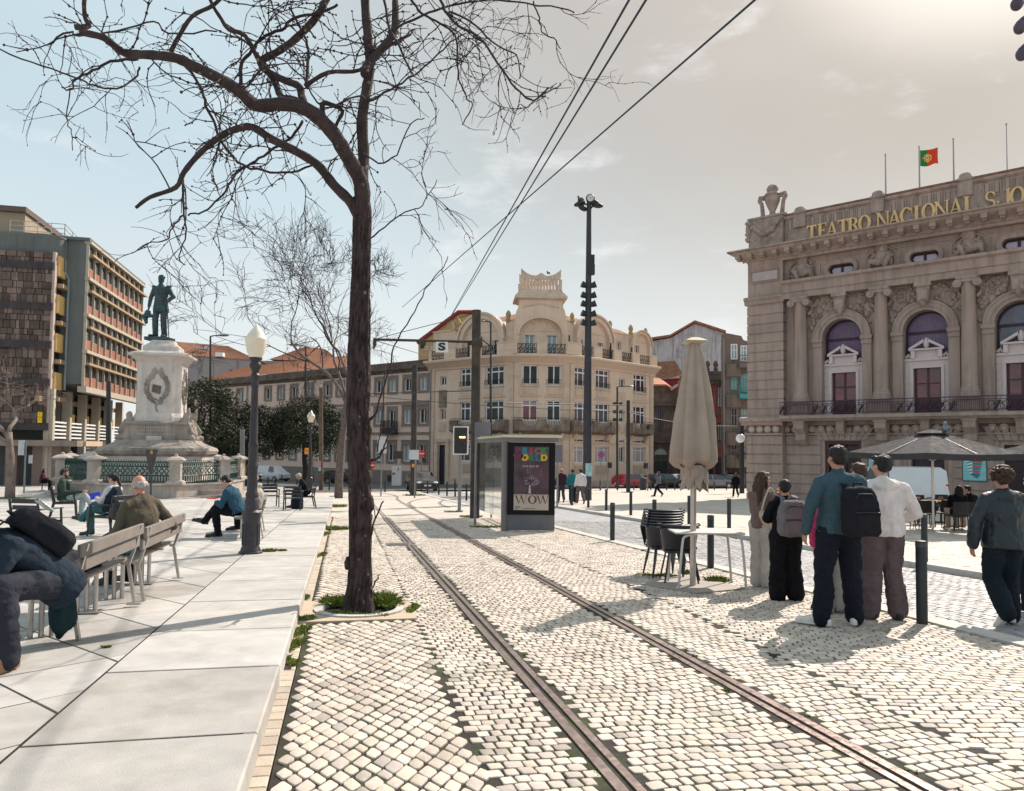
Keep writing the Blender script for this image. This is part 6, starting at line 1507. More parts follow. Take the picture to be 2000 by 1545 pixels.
 m=MB();p=at(296, 884, 32.43);m.cbox(p, (.11, .012, .13));m.ell(p+Vector((0, 0, .06)), (.05, .01, .04), 8, 5);part('crest', m, mat('crest gold', (.45, .24, .04), .5, .2, 8), sg)
 m=MB();m.tube([at(295, 929, 32.5), (a.x, 32.5, gz(32.5)+PH)], .035, 8);m.cyl((a.x, 32.5), .16, gz(32.5)+PH, gz(32.5)+PH+.02, 12);part('post', m, DARKM, sg)
monument()
# trees
BARK=mat('furrowed bark', (.052, .036, .036), .95, .35, 6, 1., 35, dirt=(.014, .009, .012), dsc=9, damt=.75)
def add_lichen(m):
 nt=m.node_tree;N=nt.nodes;L=nt.links;b=N['Principled BSDF'];src=b.inputs['Base Color'].links[0].from_socket
 geo=N.new('ShaderNodeNewGeometry');v=N.new('ShaderNodeTexVoronoi');v.inputs['Scale'].default_value=11;L.new(geo.outputs['Position'], v.inputs['Vector'])
 r=N.new('ShaderNodeMapRange');L.new(v.outputs['Distance'], r.inputs[0]);
 for i, x in enumerate((.16, .24, .7, 0)):r.inputs[i+1].default_value=x
 n=N.new('ShaderNodeTexNoise');n.inputs['Scale'].default_value=2.3;L.new(geo.outputs['Position'], n.inputs['Vector'])
 q=N.new('ShaderNodeMapRange');L.new(n.outputs[0], q.inputs[0]);q.inputs[1].default_value=.5;q.inputs[2].default_value=.6
 mu=N.new('ShaderNodeMath');mu.operation='MULTIPLY';L.new(r.outputs[0], mu.inputs[0]);L.new(q.outputs[0], mu.inputs[1])
 mx=N.new('ShaderNodeMix');mx.data_type='RGBA';L.new(mu.outputs[0], mx.inputs[0]);L.new(src, mx.inputs[6]);mx.inputs[7].default_value=(.30, .27, .22, 1);L.new(mx.outputs[2], b.inputs['Base Color'])
add_lichen(BARK)
TWIG=mat('twigs', (.036, .025, .027), .9, .3, 12, .2, 60)
PALEB=mat('pale bark', (.22, .17, .14), .95, .25, 5, .6, 30, dirt=(.08, .06, .055), dsc=4, damt=.6)
def front_tree():
 Y0=tb.y;rn=random.Random(12);S=Y0/FPX
 T=thing('bare_tree', 'big bare street tree with a dark furrowed trunk and long sweeping leafless boughs', 'tree', (tb.x, tb.y, tb.z))
 def P(pts, dy):
  n=len(pts);return[at(x, y, Y0+(dy*(i/max(1, n-1))))for i, (x, y)in enumerate(pts)]
 def bumps(amp, ks=1.):return lambda i, a, p:1+amp*noise.noise(Vector((math.cos(a)*3.2, math.sin(a)*3.2, p.z*.9*ks)))+amp*.8*noise.noise(Vector((math.cos(a)*7, math.sin(a)*7, p.z*2.2*ks)))
 tp=[(699, 1200), (700, 1180), (702, 1140), (703, 1080), (703, 1000), (702, 930), (701, 860), (699, 790), (700, 720), (701, 650), (703, 580), (705, 520), (707, 460), (708, 410), (706, 385)]
 tr=[42, 33, 27, 24, 24.5, 25, 25, 25.5, 25, 23.5, 22, 20.5, 20, 20, 17]
 C=spline(P(tp, 0), 14);rr=np.interp(np.linspace(0, 1, len(C)), np.linspace(0, 1, len(tr)), tr)*S*.9
 m=MB()
 def bark(i, a, p):
  g=noise.noise(Vector((math.cos(a)*2.6+p.z*.35, math.sin(a)*2.6, p.z*.55)));f=abs(noise.noise(Vector((math.cos(a+p.z*.25)*8, math.sin(a+p.z*.25)*8, p.z*1.1))));q=noise.noise(Vector((math.cos(a)*18, math.sin(a)*18, p.z*5)))
  return 1+.13*g-.30*max(0, .2-f)/.2+.06*q
 m.tube(C, list(rr), 64, True, bark)
 for x, y, r in((722, 932, 9), (726, 985, 10), (720, 690, 6), (723, 770, 5), (680, 700, 5), (724, 840, 6), (722, 1010, 9), (676, 1100, 7), (719, 1080, 6)):
  q=at(x-(4 if x>700 else-4), y, Y0-.02);n0=len(m.v);m.ell(q, (r*S, r*S, r*1.9*S), 12, 9)
  for i in range(n0, len(m.v)):m.v[i]+=Vector((noise.noise(m.v[i]*22), noise.noise(m.v[i]*22+Vector((5, 0, 0))), 0))*.02
 trunk=part('trunk', m, BARK, T, True)
 B=[([(708, 410), (708, 340), (709, 300), (711, 240), (713, 180), (716, 130), (714, 60), (711, 0), (709, -90)], 15, 9, .25, 1), ([(714, 150), (722, 128), (745, 92), (766, 62), (771, 20), (774, -20), (786, -90)], 10, 7, .5, 1), ([(706, 420), (704, 360), (675, 297), (640, 250), (598, 217), (552, 206), (500, 206), (465, 182), (430, 150), (388, 130), (342, 115), (307, 108), (262, 105), (230, 91), (199, 73), (153, 58)], 19, 6, -1.4, 1), ([(155, 60), (174, 52), (167, 28), (169, 0), (172, -30)], 6.5, 4, -.2, 0), ([(704, 440), (689, 402), (654, 360), (619, 318), (584, 297), (535, 273), (493, 250), (458, 250), (430, 269), (395, 301), (360, 336), (339, 360), (290, 385), (264, 408)], 13, 3.6, -.9, 1), ([(604, 216), (592, 190), (585, 170), (556, 158), (528, 140), (513, 121), (540, 105), (580, 72), (615, 28), (636, 0), (668, -70)], 9, 7.5, .4, 1), ([(524, 138), (500, 115), (482, 80), (447, 52), (430, 31), (416, 0), (402, -50)], 6, 3.5, -.3, 1), ([(596, 222), (576, 196), (548, 190), (536, 158), (512, 122)], 8.5, 6, .2, 0), ([(332, 101), (346, 73), (377, 38), (412, 7), (440, -20)], 5, 4, -.3, 1), ([(465, 171), (479, 133), (496, 101), (514, 73), (545, 52), (577, 31), (622, 21), (660, 12)], 4.6, 3, .3, 1), ([(598, 168), (640, 143), (703, 129), (760, 92), (800, 60)], 5, 3, .3, 1), ([(596, 170), (604, 130), (600, 90), (590, 60), (560, 20)], 4.5, 2.5, .4, 1), ([(630, 235), (628, 205), (650, 205), (672, 222), (655, 236), (660, 262), (676, 285)], 6.5, 3, .2, 0), ([(346, 115), (356, 122), (388, 164), (402, 196), (416, 238), (447, 290), (479, 325), (528, 339), (570, 336), (619, 318)], 3.6, 2.6, .4, 1), ([(596, 232), (570, 266), (535, 290), (493, 315), (465, 340), (430, 385), (395, 416), (360, 416)], 3.6, 1.8, -.4, 1), ([(352, 343), (356, 380), (360, 420), (367, 455), (350, 497), (363, 518)], 3.2, 1.2, -.2, 1), ([(360, 420), (335, 437), (321, 465), (290, 480), (258, 495)], 2.2, 1., -.2, 1), ([(272, 112), (220, 119), (178, 133), (150, 157), (143, 175), (118, 171)], 3.6, 1.6, -.3, 1), ([(136, 175), (134, 224), (139, 259), (146, 297)], 1.6, 1., -.1, 1), ([(272, 130), (255, 147), (230, 171), (188, 173), (150, 157), (80, 133), (0, 92), (-60, 60)], 2.4, 1.6, -.5, 1), ([(90, 88), (130, 60), (160, 68), (230, 60), (300, 48), (330, 70), (420, 60)], 2.2, 1.8, .2, 1), ([(790, -70), (830, -30), (860, 0), (888, 45), (930, 73), (965, 115), (1000, 161), (1028, 191), (1049, 191), (1073, 177)], 4, 1.8, -.8, 1), ([(782, -50), (804, 0), (832, 35), (870, 52), (891, 77), (895, 122), (898, 161), (912, 196), (921, 210), (902, 241)], 3.4, 1.4, .5, 1), ([(712, 215), (727, 203), (762, 175), (807, 143), (846, 115), (884, 77), (910, 66)], 3.4, 1.6, .6, 1), ([(745, -20), (760, 50), (775, 85), (804, 140), (808, 144)], 3.2, 2, -.4, 1), ([(880, 20), (923, 50), (975, 92), (1010, 108), (1013, 150)], 2.6, 1.4, .3, 1), ([(760, 62), (820, 30), (880, 10), (960, 0), (1030, 10), (1110, 14), (1118, 22)], 3, 1.4, .4, 1), ([(1040, 0), (1052, 40), (1060, 60), (1080, 80), (1094, 93)], 2, 1.2, .1, 1), ([(712, 480), (740, 452), (790, 420), (830, 400), (852, 350)], 2.2, 1., .5, 1), ([(713, 300), (745, 320), (770, 300), (800, 240), (830, 232)], 2.4, 1., -.4, 1), ([(714, 200), (700, 190), (640, 215), (590, 160), (560, 120), (520, 105)], 2.6, 1.4, -.6, 1), ([(721, 817), (733, 810), (744, 782), (758, 716), (772, 680), (800, 620), (834, 572), (868, 520), (878, 506)], 2.6, .9, -.2, 0), ([(722, 899), (740, 887), (754, 861), (756, 848)], 3.0, 1.4, -.1, 0), ([(740, 887), (754, 872)], 2, 1.2, -.1, 0), ([(733, 885), (738, 830), (752, 760), (757, 720)], 1.6, 1., .05, 0), ([(720, 1152), (732, 1138), (741, 1121)], 2.6, 1.2, 0, 0), ([(722, 1056), (738, 1012), (748, 978)], 2.4, 1.6, -.05, 0), ([(722, 1060), (730, 1020), (724, 985)], 1.6, 1., -.05, 0)]
 limbs, twigs=MB(), MB();spots=[]
 for pts, r0, r1, dy, tw in B:
  C=spline([q+Vector((rn.gauss(0, .014), rn.gauss(0, .03), rn.gauss(0, .014)))for q in P(pts, dy)], 4);n=len(C)
  rad=[(r0+(r1-r0)*(i/(n-1))**.8)*S*.88*(1+.06*math.sin(i*2.3))for i in range(n)]
  if r0>=5:limbs.tube(C, rad, 14 if r0>8 else 10, True, bumps(.14))
  else:twigs.tube([p+Vector((rn.gauss(0, .006), rn.gauss(0, .006), rn.gauss(0, .006)))for p in C], rad, 6)
  if tw:
   L=sum((b-a).length for a, b in zip(C, C[1:]))
   for k in range(int(L*(3.9 if r0<8 else 2.6))):
    i=rn.randrange(n//4, n-1);spots.append((C[i], (C[i+1]-C[i]).normalized(), max(.9, min(2.0, rad[i]/S*.5)), rn.uniform(.35, 1.05)))
 def twig(p, d, r, L, depth):
  n=max(4, int(L/.09));pts=[p.copy()];v=d.copy();c=Vector((rn.gauss(0, 1), rn.gauss(0, 1), rn.gauss(0, 1)))*.10
  for i in range(n):
   v=(v+c+Vector((rn.gauss(0, .20), rn.gauss(0, .20), rn.gauss(0, .20)-.045))).normalized();pts.append(pts[-1]+v*L/n)
   if depth and rn.random()<(.42 if depth==2 else .25):twig(pts[-1], (v+Vector((rn.gauss(0, .8), rn.gauss(0, .8), rn.gauss(-.1, .7)))).normalized(), r*.75, L*rn.uniform(.3, .65), depth-1)
   if rn.random()<.35:twigs.ell(pts[-1], (r*S*1.9, )*3, 5, 4)
  twigs.tube(pts, [r*S*(1-.45*i/n)for i in range(n+1)], 5)
 for p, d, r, L in spots:
  if noise.noise(p*.4)<-.55:continue
  s=Vector((rn.gauss(0, 1), rn.gauss(0, 1), rn.gauss(-.05, .9)));twig(p, (d*.5+s).normalized(), min(r, 1.5), L, 2)
 part('bough', limbs, BARK, T, True);part('twigs', twigs, TWIG, T, True)
 ca=TA;F=thing('tree_pit', 'square pale stone tree pit with a round ring under the big bare tree', 'tree pit', tuple(tb));m=MB();N=28
 def Rr(a, b, z):return(tb.x+math.cos(ca)*a-math.sin(ca)*b, tb.y+math.sin(ca)*a+math.cos(ca)*b, gz(tb.y+math.sin(ca)*a+math.cos(ca)*b)+z)
 def sq(t):
  c_, s_=math.cos(t), math.sin(t);k=.60/max(abs(c_), abs(s_));return c_*k-.02, s_*k
 ring=[]
 for i in range(N+1):
  t=2*math.pi*i/N+math.pi/4;a, b=sq(t);c_, s_=.5*math.cos(t), .5*math.sin(t);ring.append([Rr(a, b, -.1), Rr(a, b, .012), Rr(c_, s_, .014), Rr(c_, s_, -.1)])
 m.loft(ring);part('stone_frame', m, mat('tan stone', (.46, .37, .28), .85, .1, 3, .3, 60), F)
 m=MB();ring=[]
 for i in range(N+1):
  t=2*math.pi*i/N;ring.append([Rr(r*math.cos(t), r*math.sin(t), z)for r, z in((.49, -.05), (.49, .03), (.40, .03), (.40, -.05))])
 m.loft(ring);part('ring', m, GRAN, F)
front_tree()
def grow_tree(name, label, base, H, seed, bark, spread=1., levels=5, trunkr=.22, first=.32, minr=.010, nb=(3, 4), droop=0., lean=(0, 0), lens=.66, group=None):
 rn=random.Random(seed);T=thing(name, label, 'tree', tuple(base), group);tm, cm=MB(), MB()
 def br(p, d, r, L, lv):
  n=6;pts=[p.copy()];v=d.copy();rad=[r]
  for i in range(n):
   g_=.035 if lv==levels else .2;v=(v+Vector((rn.gauss(0, g_), rn.gauss(0, g_), rn.gauss(0, .10)-droop*(4-min(lv, 4))*.02))).normalized();pts.append(pts[-1]+v*L/n);rad.append(r*(1-.38*(i+1)/n))
  mm=tm if lv>=levels-1 else cm
  mm.tube(pts, rad, 10 if lv>=levels-1 else(6 if lv>2 else 4), lv>=levels-1 or lv<2)
  if lv==0:return
  for k in range(rn.randint(*nb)+(1 if lv<3 else 0)):
   i=rn.choice((3, 4, 5, 6))if lv<levels else rn.choice((5, 6, 6));a=rn.uniform(0, 6.28);t=rn.uniform(.45, 1.0)*spread
   s=v.cross(Vector((math.cos(a), math.sin(a), .3))).normalized();br(pts[i], (v*math.cos(t)+s*math.sin(t)+Vector((0, 0, .12))).normalized(), max(minr, rad[i]*rn.uniform(.5, .72)), L*rn.uniform(lens-.1, lens+.12), lv-1)
 br(Vector(base)-Vector((0, 0, .1)), Vector((lean[0], lean[1], 1)).normalized(), trunkr, H*first, levels)
 part('trunk', tm, bark, T, True);part('crown', cm, bark if bark is PALEB else TWIG, T, True);return T
p=G(661, 973);grow_tree('bare_tree', 'second bare street tree with greyer forked trunk, beyond the big one', p, 21, 31, mat('grey bark', (.13, .10, .09), .95, .3, 6, .6, 30, dirt=(.05, .04, .04), dsc=5, damt=.6), .85, 6, .24, .30, .012, (3, 3), .1, (-.01, 0), .72)
p=G(19, 974, PH);grow_tree('bare_tree', 'small pale barked bare tree beside the brown stone tower', p, 8.2, 15, PALEB, .95, 5, .20, .36, .010, (2, 3), 0., (.0, 0), .66)
LEAF=mat('dark evergreen leaves', (.032, .042, .022), .6, .5, 1.6, 0, 1, spec=.25, dirt=(.075, .075, .04), dsc=1.6, damt=.7)
def evergreen(label, px, py, Y, rx, rz, clumps, seed, th):
 rn=random.Random(seed);c=at(px, py, Y);zb=gz(Y);T=thing('evergreen_tree', label, 'tree', (c.x, Y, zb), 'clipped evergreens in front of the long wing')
 m=MB();m.tube(spline([(c.x, Y, zb-.1), (c.x+.1, Y, zb+th*.5), (c.x-.05, Y, zb+th), (c.x, Y, c.z)], 4), [.3-.012*i for i in range(13)], 12)
 for i in range(7):a=i*.9;m.tube([(c.x, Y, c.z-rz*.5), (c.x+math.cos(a)*rx*.6, Y+math.sin(a)*rx*.6, c.z+rn.uniform(-.2, .5)*rz)], [.12, .04], 6)
 part('trunk', m, mat('dark bark', (.035, .028, .026), .95, .3, 5, .4, 20), T, True)
 V, F=[], [];cl=[]
 for i in range(clumps):
  a, e, q=rn.uniform(0, 6.28), math.asin(rn.uniform(-.75, 1)), rn.uniform(.55, 1.0)**.5
  cl.append((Vector((c.x+rx*q*math.cos(e)*math.cos(a), Y+rx*q*math.cos(e)*math.sin(a), c.z+rz*q*math.sin(e))), rn.uniform(.55, 1.05)))
 for q, R0 in cl:
  for k in range(int(170*R0)):
   d=Vector((rn.gauss(0, 1), rn.gauss(0, 1), rn.gauss(0, 1))).normalized();p=q+d*R0*rn.uniform(.55, 1.05);n=(d+Vector((rn.gauss(0, .6), rn.gauss(0, .6), rn.gauss(.3, .6)))).normalized();s=n.cross(Vector((rn.gauss(0, 1), rn.gauss(0, 1), rn.gauss(0, 1)))).normalized();t=n.cross(s);l, w=rn.uniform(.09, .16), rn.uniform(.04, .06);b=len(V)
   V+=[p-s*l, p+t*w+n*.02, p+s*l, p-t*w+n*.02];F.append((b, b+1, b+2, b+3))
 me=bpy.data.meshes.new('crown');off=Vector((c.x, Y, zb));me.from_pydata([tuple(v-off)for v in V], [], F);me.materials.append(LEAF);me.update();link('crown', me, T)
evergreen('large dark evergreen just right of the monument shaft', 388, 826, 58, 3.0, 3.2, 90, 1, 3.2)
evergreen('broad dark evergreen behind the nearer ornate lamp post', 487, 850, 62, 2.9, 2.3, 80, 2, 2.6)
evergreen('round topped dark evergreen behind the farther ornate lamp post', 597, 838, 63, 2.75, 2.55, 85, 3, 2.6)
WEED=mat('fresh weeds', (.14, .19, .028), .6, .4, 8, 0, 1, dirt=(.24, .22, .05), dsc=5, damt=.6)
def tuft(spots, name, label):
 rn=random.Random(77);V, F=[], []
 for(x, y, h0), rx, ry, n, hh in spots:
  p0=G(x, y, h0)
  for i in range(n):
   a, q=rn.uniform(0, 6.28), math.sqrt(rn.random());p=p0+Vector((math.cos(a)*q*rx, math.sin(a)*q*ry, 0));p.z=gz(p.y)+h0
   for k in range(5):
    d=Vector((rn.gauss(0, .7), rn.gauss(0, .7), rn.uniform(.5, 1.3))).normalized();s=d.cross(Vector((rn.gauss(0, 1), rn.gauss(0, 1), 0))).normalized();L=hh*rn.uniform(.4, 1.1);w=rn.uniform(.004, .012);b=len(V)
    mid=p+d*L*.55;tip=p+d*L+Vector((d.x, d.y, -.3))*L*.25;V+=[p-s*w*.4, p+s*w*.4, mid+s*w, tip, mid-s*w];F.append((b, b+1, b+2, b+3, b+4))
 me=bpy.data.meshes.new(name);me.from_pydata([tuple(v)for v in V], [], F);me.materials.append(WEED);me.update();return tag(link(name, me), label, 'weeds', None, 'stuff')
tuft([((655, 1183, 0), .13, .12, 150, .15), ((735, 1182, 0), .2, .17, 240, .19), ((700, 1204, 0), .32, .07, 130, .05), ((650, 1199, 0), .2, .05, 90, .05), ((765, 1185, 0), .1, .2, 60, .12), ((806, 1190, 0), .04, .3, 90, .05), ((576, 1260, 0), .05, .30, 90, .045), ((585, 1235, 0), .06, .30, 100, .045), ((598, 1210, 0), .1, .14, 80, .045), ((556, 1290, 0), .03, .09, 40, .05), ((572, 1297, 0), .04, .06, 30, .05), ((590, 1170, 0), .06, .1, 40, .08), ((634, 1045, 0), .06, .4, 60, .10), ((655, 1034, 0), .35, .25, 180, .12), ((658, 990, 0), .4, .5, 160, .15), ((655, 972, 0), .3, .6, 90, .16), ((627, 1085, 0), .04, .4, 50, .07), ((524, 1077, PH), .12, .1, 60, .07), ((545, 1076, PH), .14, .05, 40, .05), ((810, 968, 0), .7, .4, 130, .14), ((880, 1000, 0), .3, .2, 40, .08), ((920, 1010, 0), .4, .3, 80, .1), ((960, 1030, 0), .6, .3, 140, .07), ((1400, 1136, 0), .16, .12, 110, .10), ((1340, 1120, 0), .1, .1, 50, .08), ((1288, 1125, 0), .3, .1, 70, .05), ((1268, 1076, 0), .2, .05, 30, .05), ((25, 974, PH), .7, .5, 90, .1), ((1225, 962, 0), .5, .4, 30, .1), ((205, 1265, PH), .03, .03, 8, .03)], 'weeds', 'green weeds at the foot of trees, poles and along the kerb')
rn_=random.Random(3);sp_=[]
for i in range(170):
 y=rn_.uniform(3.2, 16);ln=rn_.choice((RLs, RRs));x=xat(ln, y)+rn_.choice((-.115, .115))+rn_.gauss(0, .03)if rn_.random()<.55 else rn_.uniform(ab(y), k1(y));q=proj((x, y, gz(y)));sp_.append(((q[0], q[1], -.012), .035, .05, 5, .022))
tuft(sp_, 'moss', 'tufts of moss and fine grass in the joints of the cobbles')
# lamps, poles, wires, signs, shelter, benches, chairs
LG=mat('lamp glass', (.72, .66, .54), .35, .06, 6, .03, 60, spec=.5)
LIRON=mat('lamp iron', (.045, .043, .05), .5, .25, 5, .12, 50, .35)
def ornate_lamp():
 T=thing('lamp_post', 'tall ornate dark lamp post with a cream glass lantern on the pale slabs', 'lamp post', (0, 0, 0), 'ornate lamp posts')
 m=MB();r=.001
 m.lathe([(.19, 0), (.19, .03), (.172, .10), (.152, .14), (.150, .55), (.155, .58), (.162, .62), (.162, .66), (.17, .70), (.17, .76), (.13, .80), (.125, .98), (.105, 1.02), (.115, 1.05), (.115, 1.10), (.095, 1.14), (.09, 1.55), (.098, 1.58), (.098, 1.62), (.085, 1.66), (.082, 1.95), (.092, 1.98), (.092, 2.03), (.078, 2.07), (.062, 3.05), (.075, 3.10), (.06, 3.16), (.07, 3.22), (.085, 3.30), (.06, 3.34), (.075, 3.40), (.11, 3.46), (.11, 3.50), (.085, 3.55), (.10, 3.58), (.12, 3.60), (.12, 3.63)], n=16)
 part('post', m, LIRON, T, 40)
 m=MB()
 for i in range(12):a=2*math.pi*i/12;m.tube([(.15*math.cos(a), .15*math.sin(a), .16), (.149*math.cos(a), .149*math.sin(a), .55)], .014, 5)
 m.lathe([(.215, -.02), (.215, .035), (.19, .05)], n=8);part('base', m, LIRON, T)
 m=MB();m.lathe([(.115, 3.63), (.165, 3.75), (.195, 3.93), (.20, 3.98), (.185, 4.0), (.15, 4.07), (.10, 4.14), (.05, 4.20), (.02, 4.25), (.005, 4.27)], n=18);part('lantern', m, LG, T, 25)
 m=MB();m.ell((0, 0, 3.95), (.06, .06, .09), 10, 7);return T
L0=ornate_lamp();p=G(489, 1081, PH);h=(at(496, 632, p.y).z-p.z)/4.27;L0.location=p;L0.scale=(h, h, h);L0.rotation_euler=(0, R(.0), .2)
p2=G(604, 962);l2=dup(L0, p2, .3, 'farther ornate lamp post beside the round topped evergreen');h=(at(607, 801, p2.y).z-p2.z)/4.27;l2.scale=(h, h, h)
def stick(x, y):return G(x, y)
def pole(name, label, px, yb, yt, r0, r1, m, group=None, Y=None, extra=None, px2=None, cat='pole', h=0.):
 b=G(px, yb, h)if Y is None else Vector((at(px, yb, Y).x, Y, gz(Y)));t=at(px2 or px, yt, b.y);T=thing(name, label, cat, tuple(b), group);mb=MB();mb.tube([b-Vector((0, 0, .05)), b.lerp(t, .25), t], [r0, r0*.75+r1*.25, r1], 14);part('pole', mb, m, T, 40)
 if extra:extra(T, b, t)
 return T, b, t
PW=mat('tarred pole', (.045, .038, .035), .85, .35, 3, .4, 25, dirt=(.13, .085, .05), dsc=2, damt=.5)
PGY=mat('grey painted pole', (.085, .08, .085), .6, .2, 3, .15, 40)
def arm_light(side):
 def f(T, b, t):
  m=MB();m.tube([t, t+Vector((side*.25, 0, .05)), t+Vector((side*.7, 0, .08))], .05, 6);part('arm', m, DARKM, T);m=MB();m.ell(t+Vector((side*1.05, 0, .1)), (.5, .2, .1), 12, 6);part('lamp_head', m, GREYM, T, 50)
 return f
pole('street_light', 'thin modern street light left of the nearer ornate lamp', 411, 935, 657, .11, .07, DARKM, 'thin modern street lights', 60, arm_light(1), cat='street light')
pole('street_light', 'thin modern street light behind the round topped evergreen', 597, 940, 676, .11, .07, DARKM, 'thin modern street lights', 66, arm_light(-1), cat='street light')
pole('street_light', 'thin modern street light just right of the thick tram pole', 958.5, 938, 629, .12, .08, DARKM, 'thin modern street lights', 72, arm_light(-1), cat='street light')
def spots(T, b, t):
 arm_light(1)(T, b, t)
 for i, s in enumerate((-1, 1, -1, 1, -1, 1)):
  m=MB();z=t.z-1.6-(i//2)*.75;m.cyl((b.x+s*.3, b.y-.1), .16, z-.15, z+.15, 10);m.tube([(b.x, b.y, z), (b.x+s*.3, b.y-.1, z)], .04, 5);part('spotlight', m, DARKM, T)
pole('street_light', 'thin street light with small spotlights in front of the corner building right side', 1205.5, 940, 756, .12, .08, DARKM, 'thin modern street lights', 70, spots, cat='street light')
pole('tram_pole', 'wooden tram pole with stickers left of the big bare tree', 627, 958, 757, .17, .14, mat('weathered wood pole', (.13, .095, .07), .9, .3, 3, .4, 30), 'tram wire poles')
pole('tram_pole', 'dark tram pole standing in a tuft of grass by the track curve', 807, 968, 714, .20, .16, PW, 'tram wire poles', px2=810)
TPT, tpb, tpt=pole('tram_pole', 'thick dark tram pole with a bracket arm behind the glass shelter', 927, 1012, 606, .16, .15, PW, 'tram wire poles', px2=931)
pole('tram_pole', 'thin black tram pole in the plaza between red car and corner building', 1227, 962, 782, .17, .14, BLACK, 'tram wire poles')
pole('sign_pole', 'slim grey post behind the monument railing', 472, 950, 838, .10, .10, GREYM, None, 45)
pole('plain_pole', 'grey pole in front of the slatted window block', 212, 945, 745, .16, .13, DARKM, None, 46)
pole('sign_pole', 'twin thin posts at the left of the nearer ornate lamp', 476, 950, 838, .06, .06, GREYM, None, 44.6)
def plate(label, x0, x1, y0, y1, Y, m, name='sticker', cat='sticker', th=.02, group=None, bars=None):
 a, b=at(x0, y1, Y), at(x1, y0, Y);t=thing(name, label, cat, ((a.x+b.x)/2, Y, a.z), group);mb=MB();mb.box(a.x, b.x, Y-th, Y, a.z, b.z);part('panel', mb, m, t)
 if bars:bars(t, a, b, Y-th)
 return t
Yp=G(627, 958).y-.19
plate('pink sticker on the wooden tram pole', 622, 627, 900, 911, Yp, mat('pink paper', (.55, .2, .28), .7));plate('pale blue sticker on the wooden tram pole', 622, 627, 912, 920, Yp, mat('pale blue paper', (.3, .5, .52), .7))
plate('small orange sticker on the tram pole by the track curve', 804.5, 809, 906, 912.5, G(807, 968).y-.22, mat('orange print', (.75, .30, .04), .6))
def obar(t, a, b, y):
 m=MB();w=b.x-a.x;h=b.z-a.z
 for z in(.3, .6):m.box(a.x+w*.2, b.x-w*.2, y-.008, y-.001, a.z+h*z, a.z+h*(z+.1))
 part('lettering', m, mat('brown ink', (.2, .07, .02)), t)
plate('orange tram stop plate on the farther ornate lamp post', 595, 603, 875, 887, p2.y-.12, mat('orange print', (.75, .30, .04), .6), 'stop_plate', 'sign', bars=obar)
def mast(T, b, t):
 m=MB();y=b.y
 def pt(x, yy, d=0):return at(x, yy, y+d)
 for x0, y0, x1, y1 in((1150, 400, 1133, 397), (1150, 410, 1140, 404), (1150, 398, 1168, 401), (1150, 412, 1158, 402), (1150, 395, 1152, 389)):m.tube([pt(x0, y0), pt(x1, y1)], .05, 6)
 part('arm', m, BLACK, T)
 for x, yy, a, r in((1132, 398, -.3, .34), (1137, 406, .6, .3), (1167, 401.5, .1, .33), (1160, 396, -.2, .26)):
  m=MB();q=pt(x, yy);m.ell(q, (r, r*.8, .13), 14, 7, Matrix.Rotation(a, 3, 'Y'));m.ell(q+Vector((0, 0, .1)), (r*.4, r*.4, .12), 8, 6);part('floodlight', m, BLACK, T, 50)
 m=MB();q=pt(1152.5, 389);m.tube([q+Vector((0, .15, 0)), q+Vector((0, -.15, 0)), q+Vector((0, -.2, 0))], [.2, .26, .22], 14);f=part('floodlight', m, BLACK, T, 40);m=MB();m.ell(q+Vector((0, -.2, 0)), (.2, .03, .2), 12, 6);part('lens', m, mat('lamp lens', (.5, .5, .47), .15), f)
 for x, yy in((1153.5, 508), (1154, 527)):m=MB();m.cbox(pt(x, yy), (.42, .35, .55));part('loudspeaker', m, BLACK, T)
 for yy in(558, 578, 595, 614, 632):
  for x in(1156, 1143.5):m=MB();q=pt(x, yy);s=1 if x>1150 else-1;m.tube([q+Vector((-.25*s, 0, -.05)), q+Vector((.05*s, -.1, .0)), q+Vector((.22*s, -.14, .06))], [.1, .16, .19], 10);part('projector', m, BLACK, T, 40)
 m=MB();a, c=pt(1146, 905, -.4), pt(1152.5, 918, -.4);m.box(b.x-.13, b.x+.24, y-.36, y-.33, c.z-.35, a.z);part('poster_scrap', m, mat('torn poster', (.30, .48, .50), .8, .4, 5), T)
pole('lamp_mast', 'tall black mast carrying floodlights, loudspeakers and projectors before the corner building', 1146.5, 977, 392, .26, .13, mat('mast paint', (.035, .033, .042), .55, .25, 2, .1, 30), None, None, mast, 1150.5, 'mast')
def globe(T, b, t):
 m=MB();q=at(1446, 856, b.y-.3);m.ell(q, (.36, .36, .36), 16, 12);part('globe', m, mat('white globe', (.8, .8, .85), .3, .02, 3, 0), T, True);m=MB();m.tube([q+Vector((0, .3, .1)), q+Vector((0, 0, .5))], .05, 6);part('bracket', m, BLACK, T)
pole('globe_lamp', 'black pole with a white globe lamp left of the theatre corner', 1449, 955, 815, .2, .16, BLACK, None, 60, globe, cat='lamp post')
m=MB();a, b=at(729, 663, tpb.y), at(931, 668, tpb.y);m.tube([a, b], .045, 8);m.tube([b+Vector((-.15, 0, 0)), b+Vector((.2, 0, 0))], .19, 10)
for x in(824, 828, 732):q=at(x, 664, tpb.y);m.tube([q, q+Vector((0, 0, -.14)), q+Vector((-.03, 0, -.3))], [.05, .07, .02], 6)
part('bracket_arm', m, PW, TPT)
def text(s, size, ext, x=0, off=0.):
 c=bpy.data.curves.new('t', 'FONT');c.body=s;c.size=size;c.extrude=ext;c.align_x='CENTER';c.align_y='CENTER';c.offset=off;o=bpy.data.objects.new('t', c);SC.collection.objects.link(o)
 me=bpy.data.meshes.new_from_object(o.evaluated_get(bpy.context.evaluated_depsgraph_get()));bpy.data.objects.remove(o);bpy.data.curves.remove(c);return me
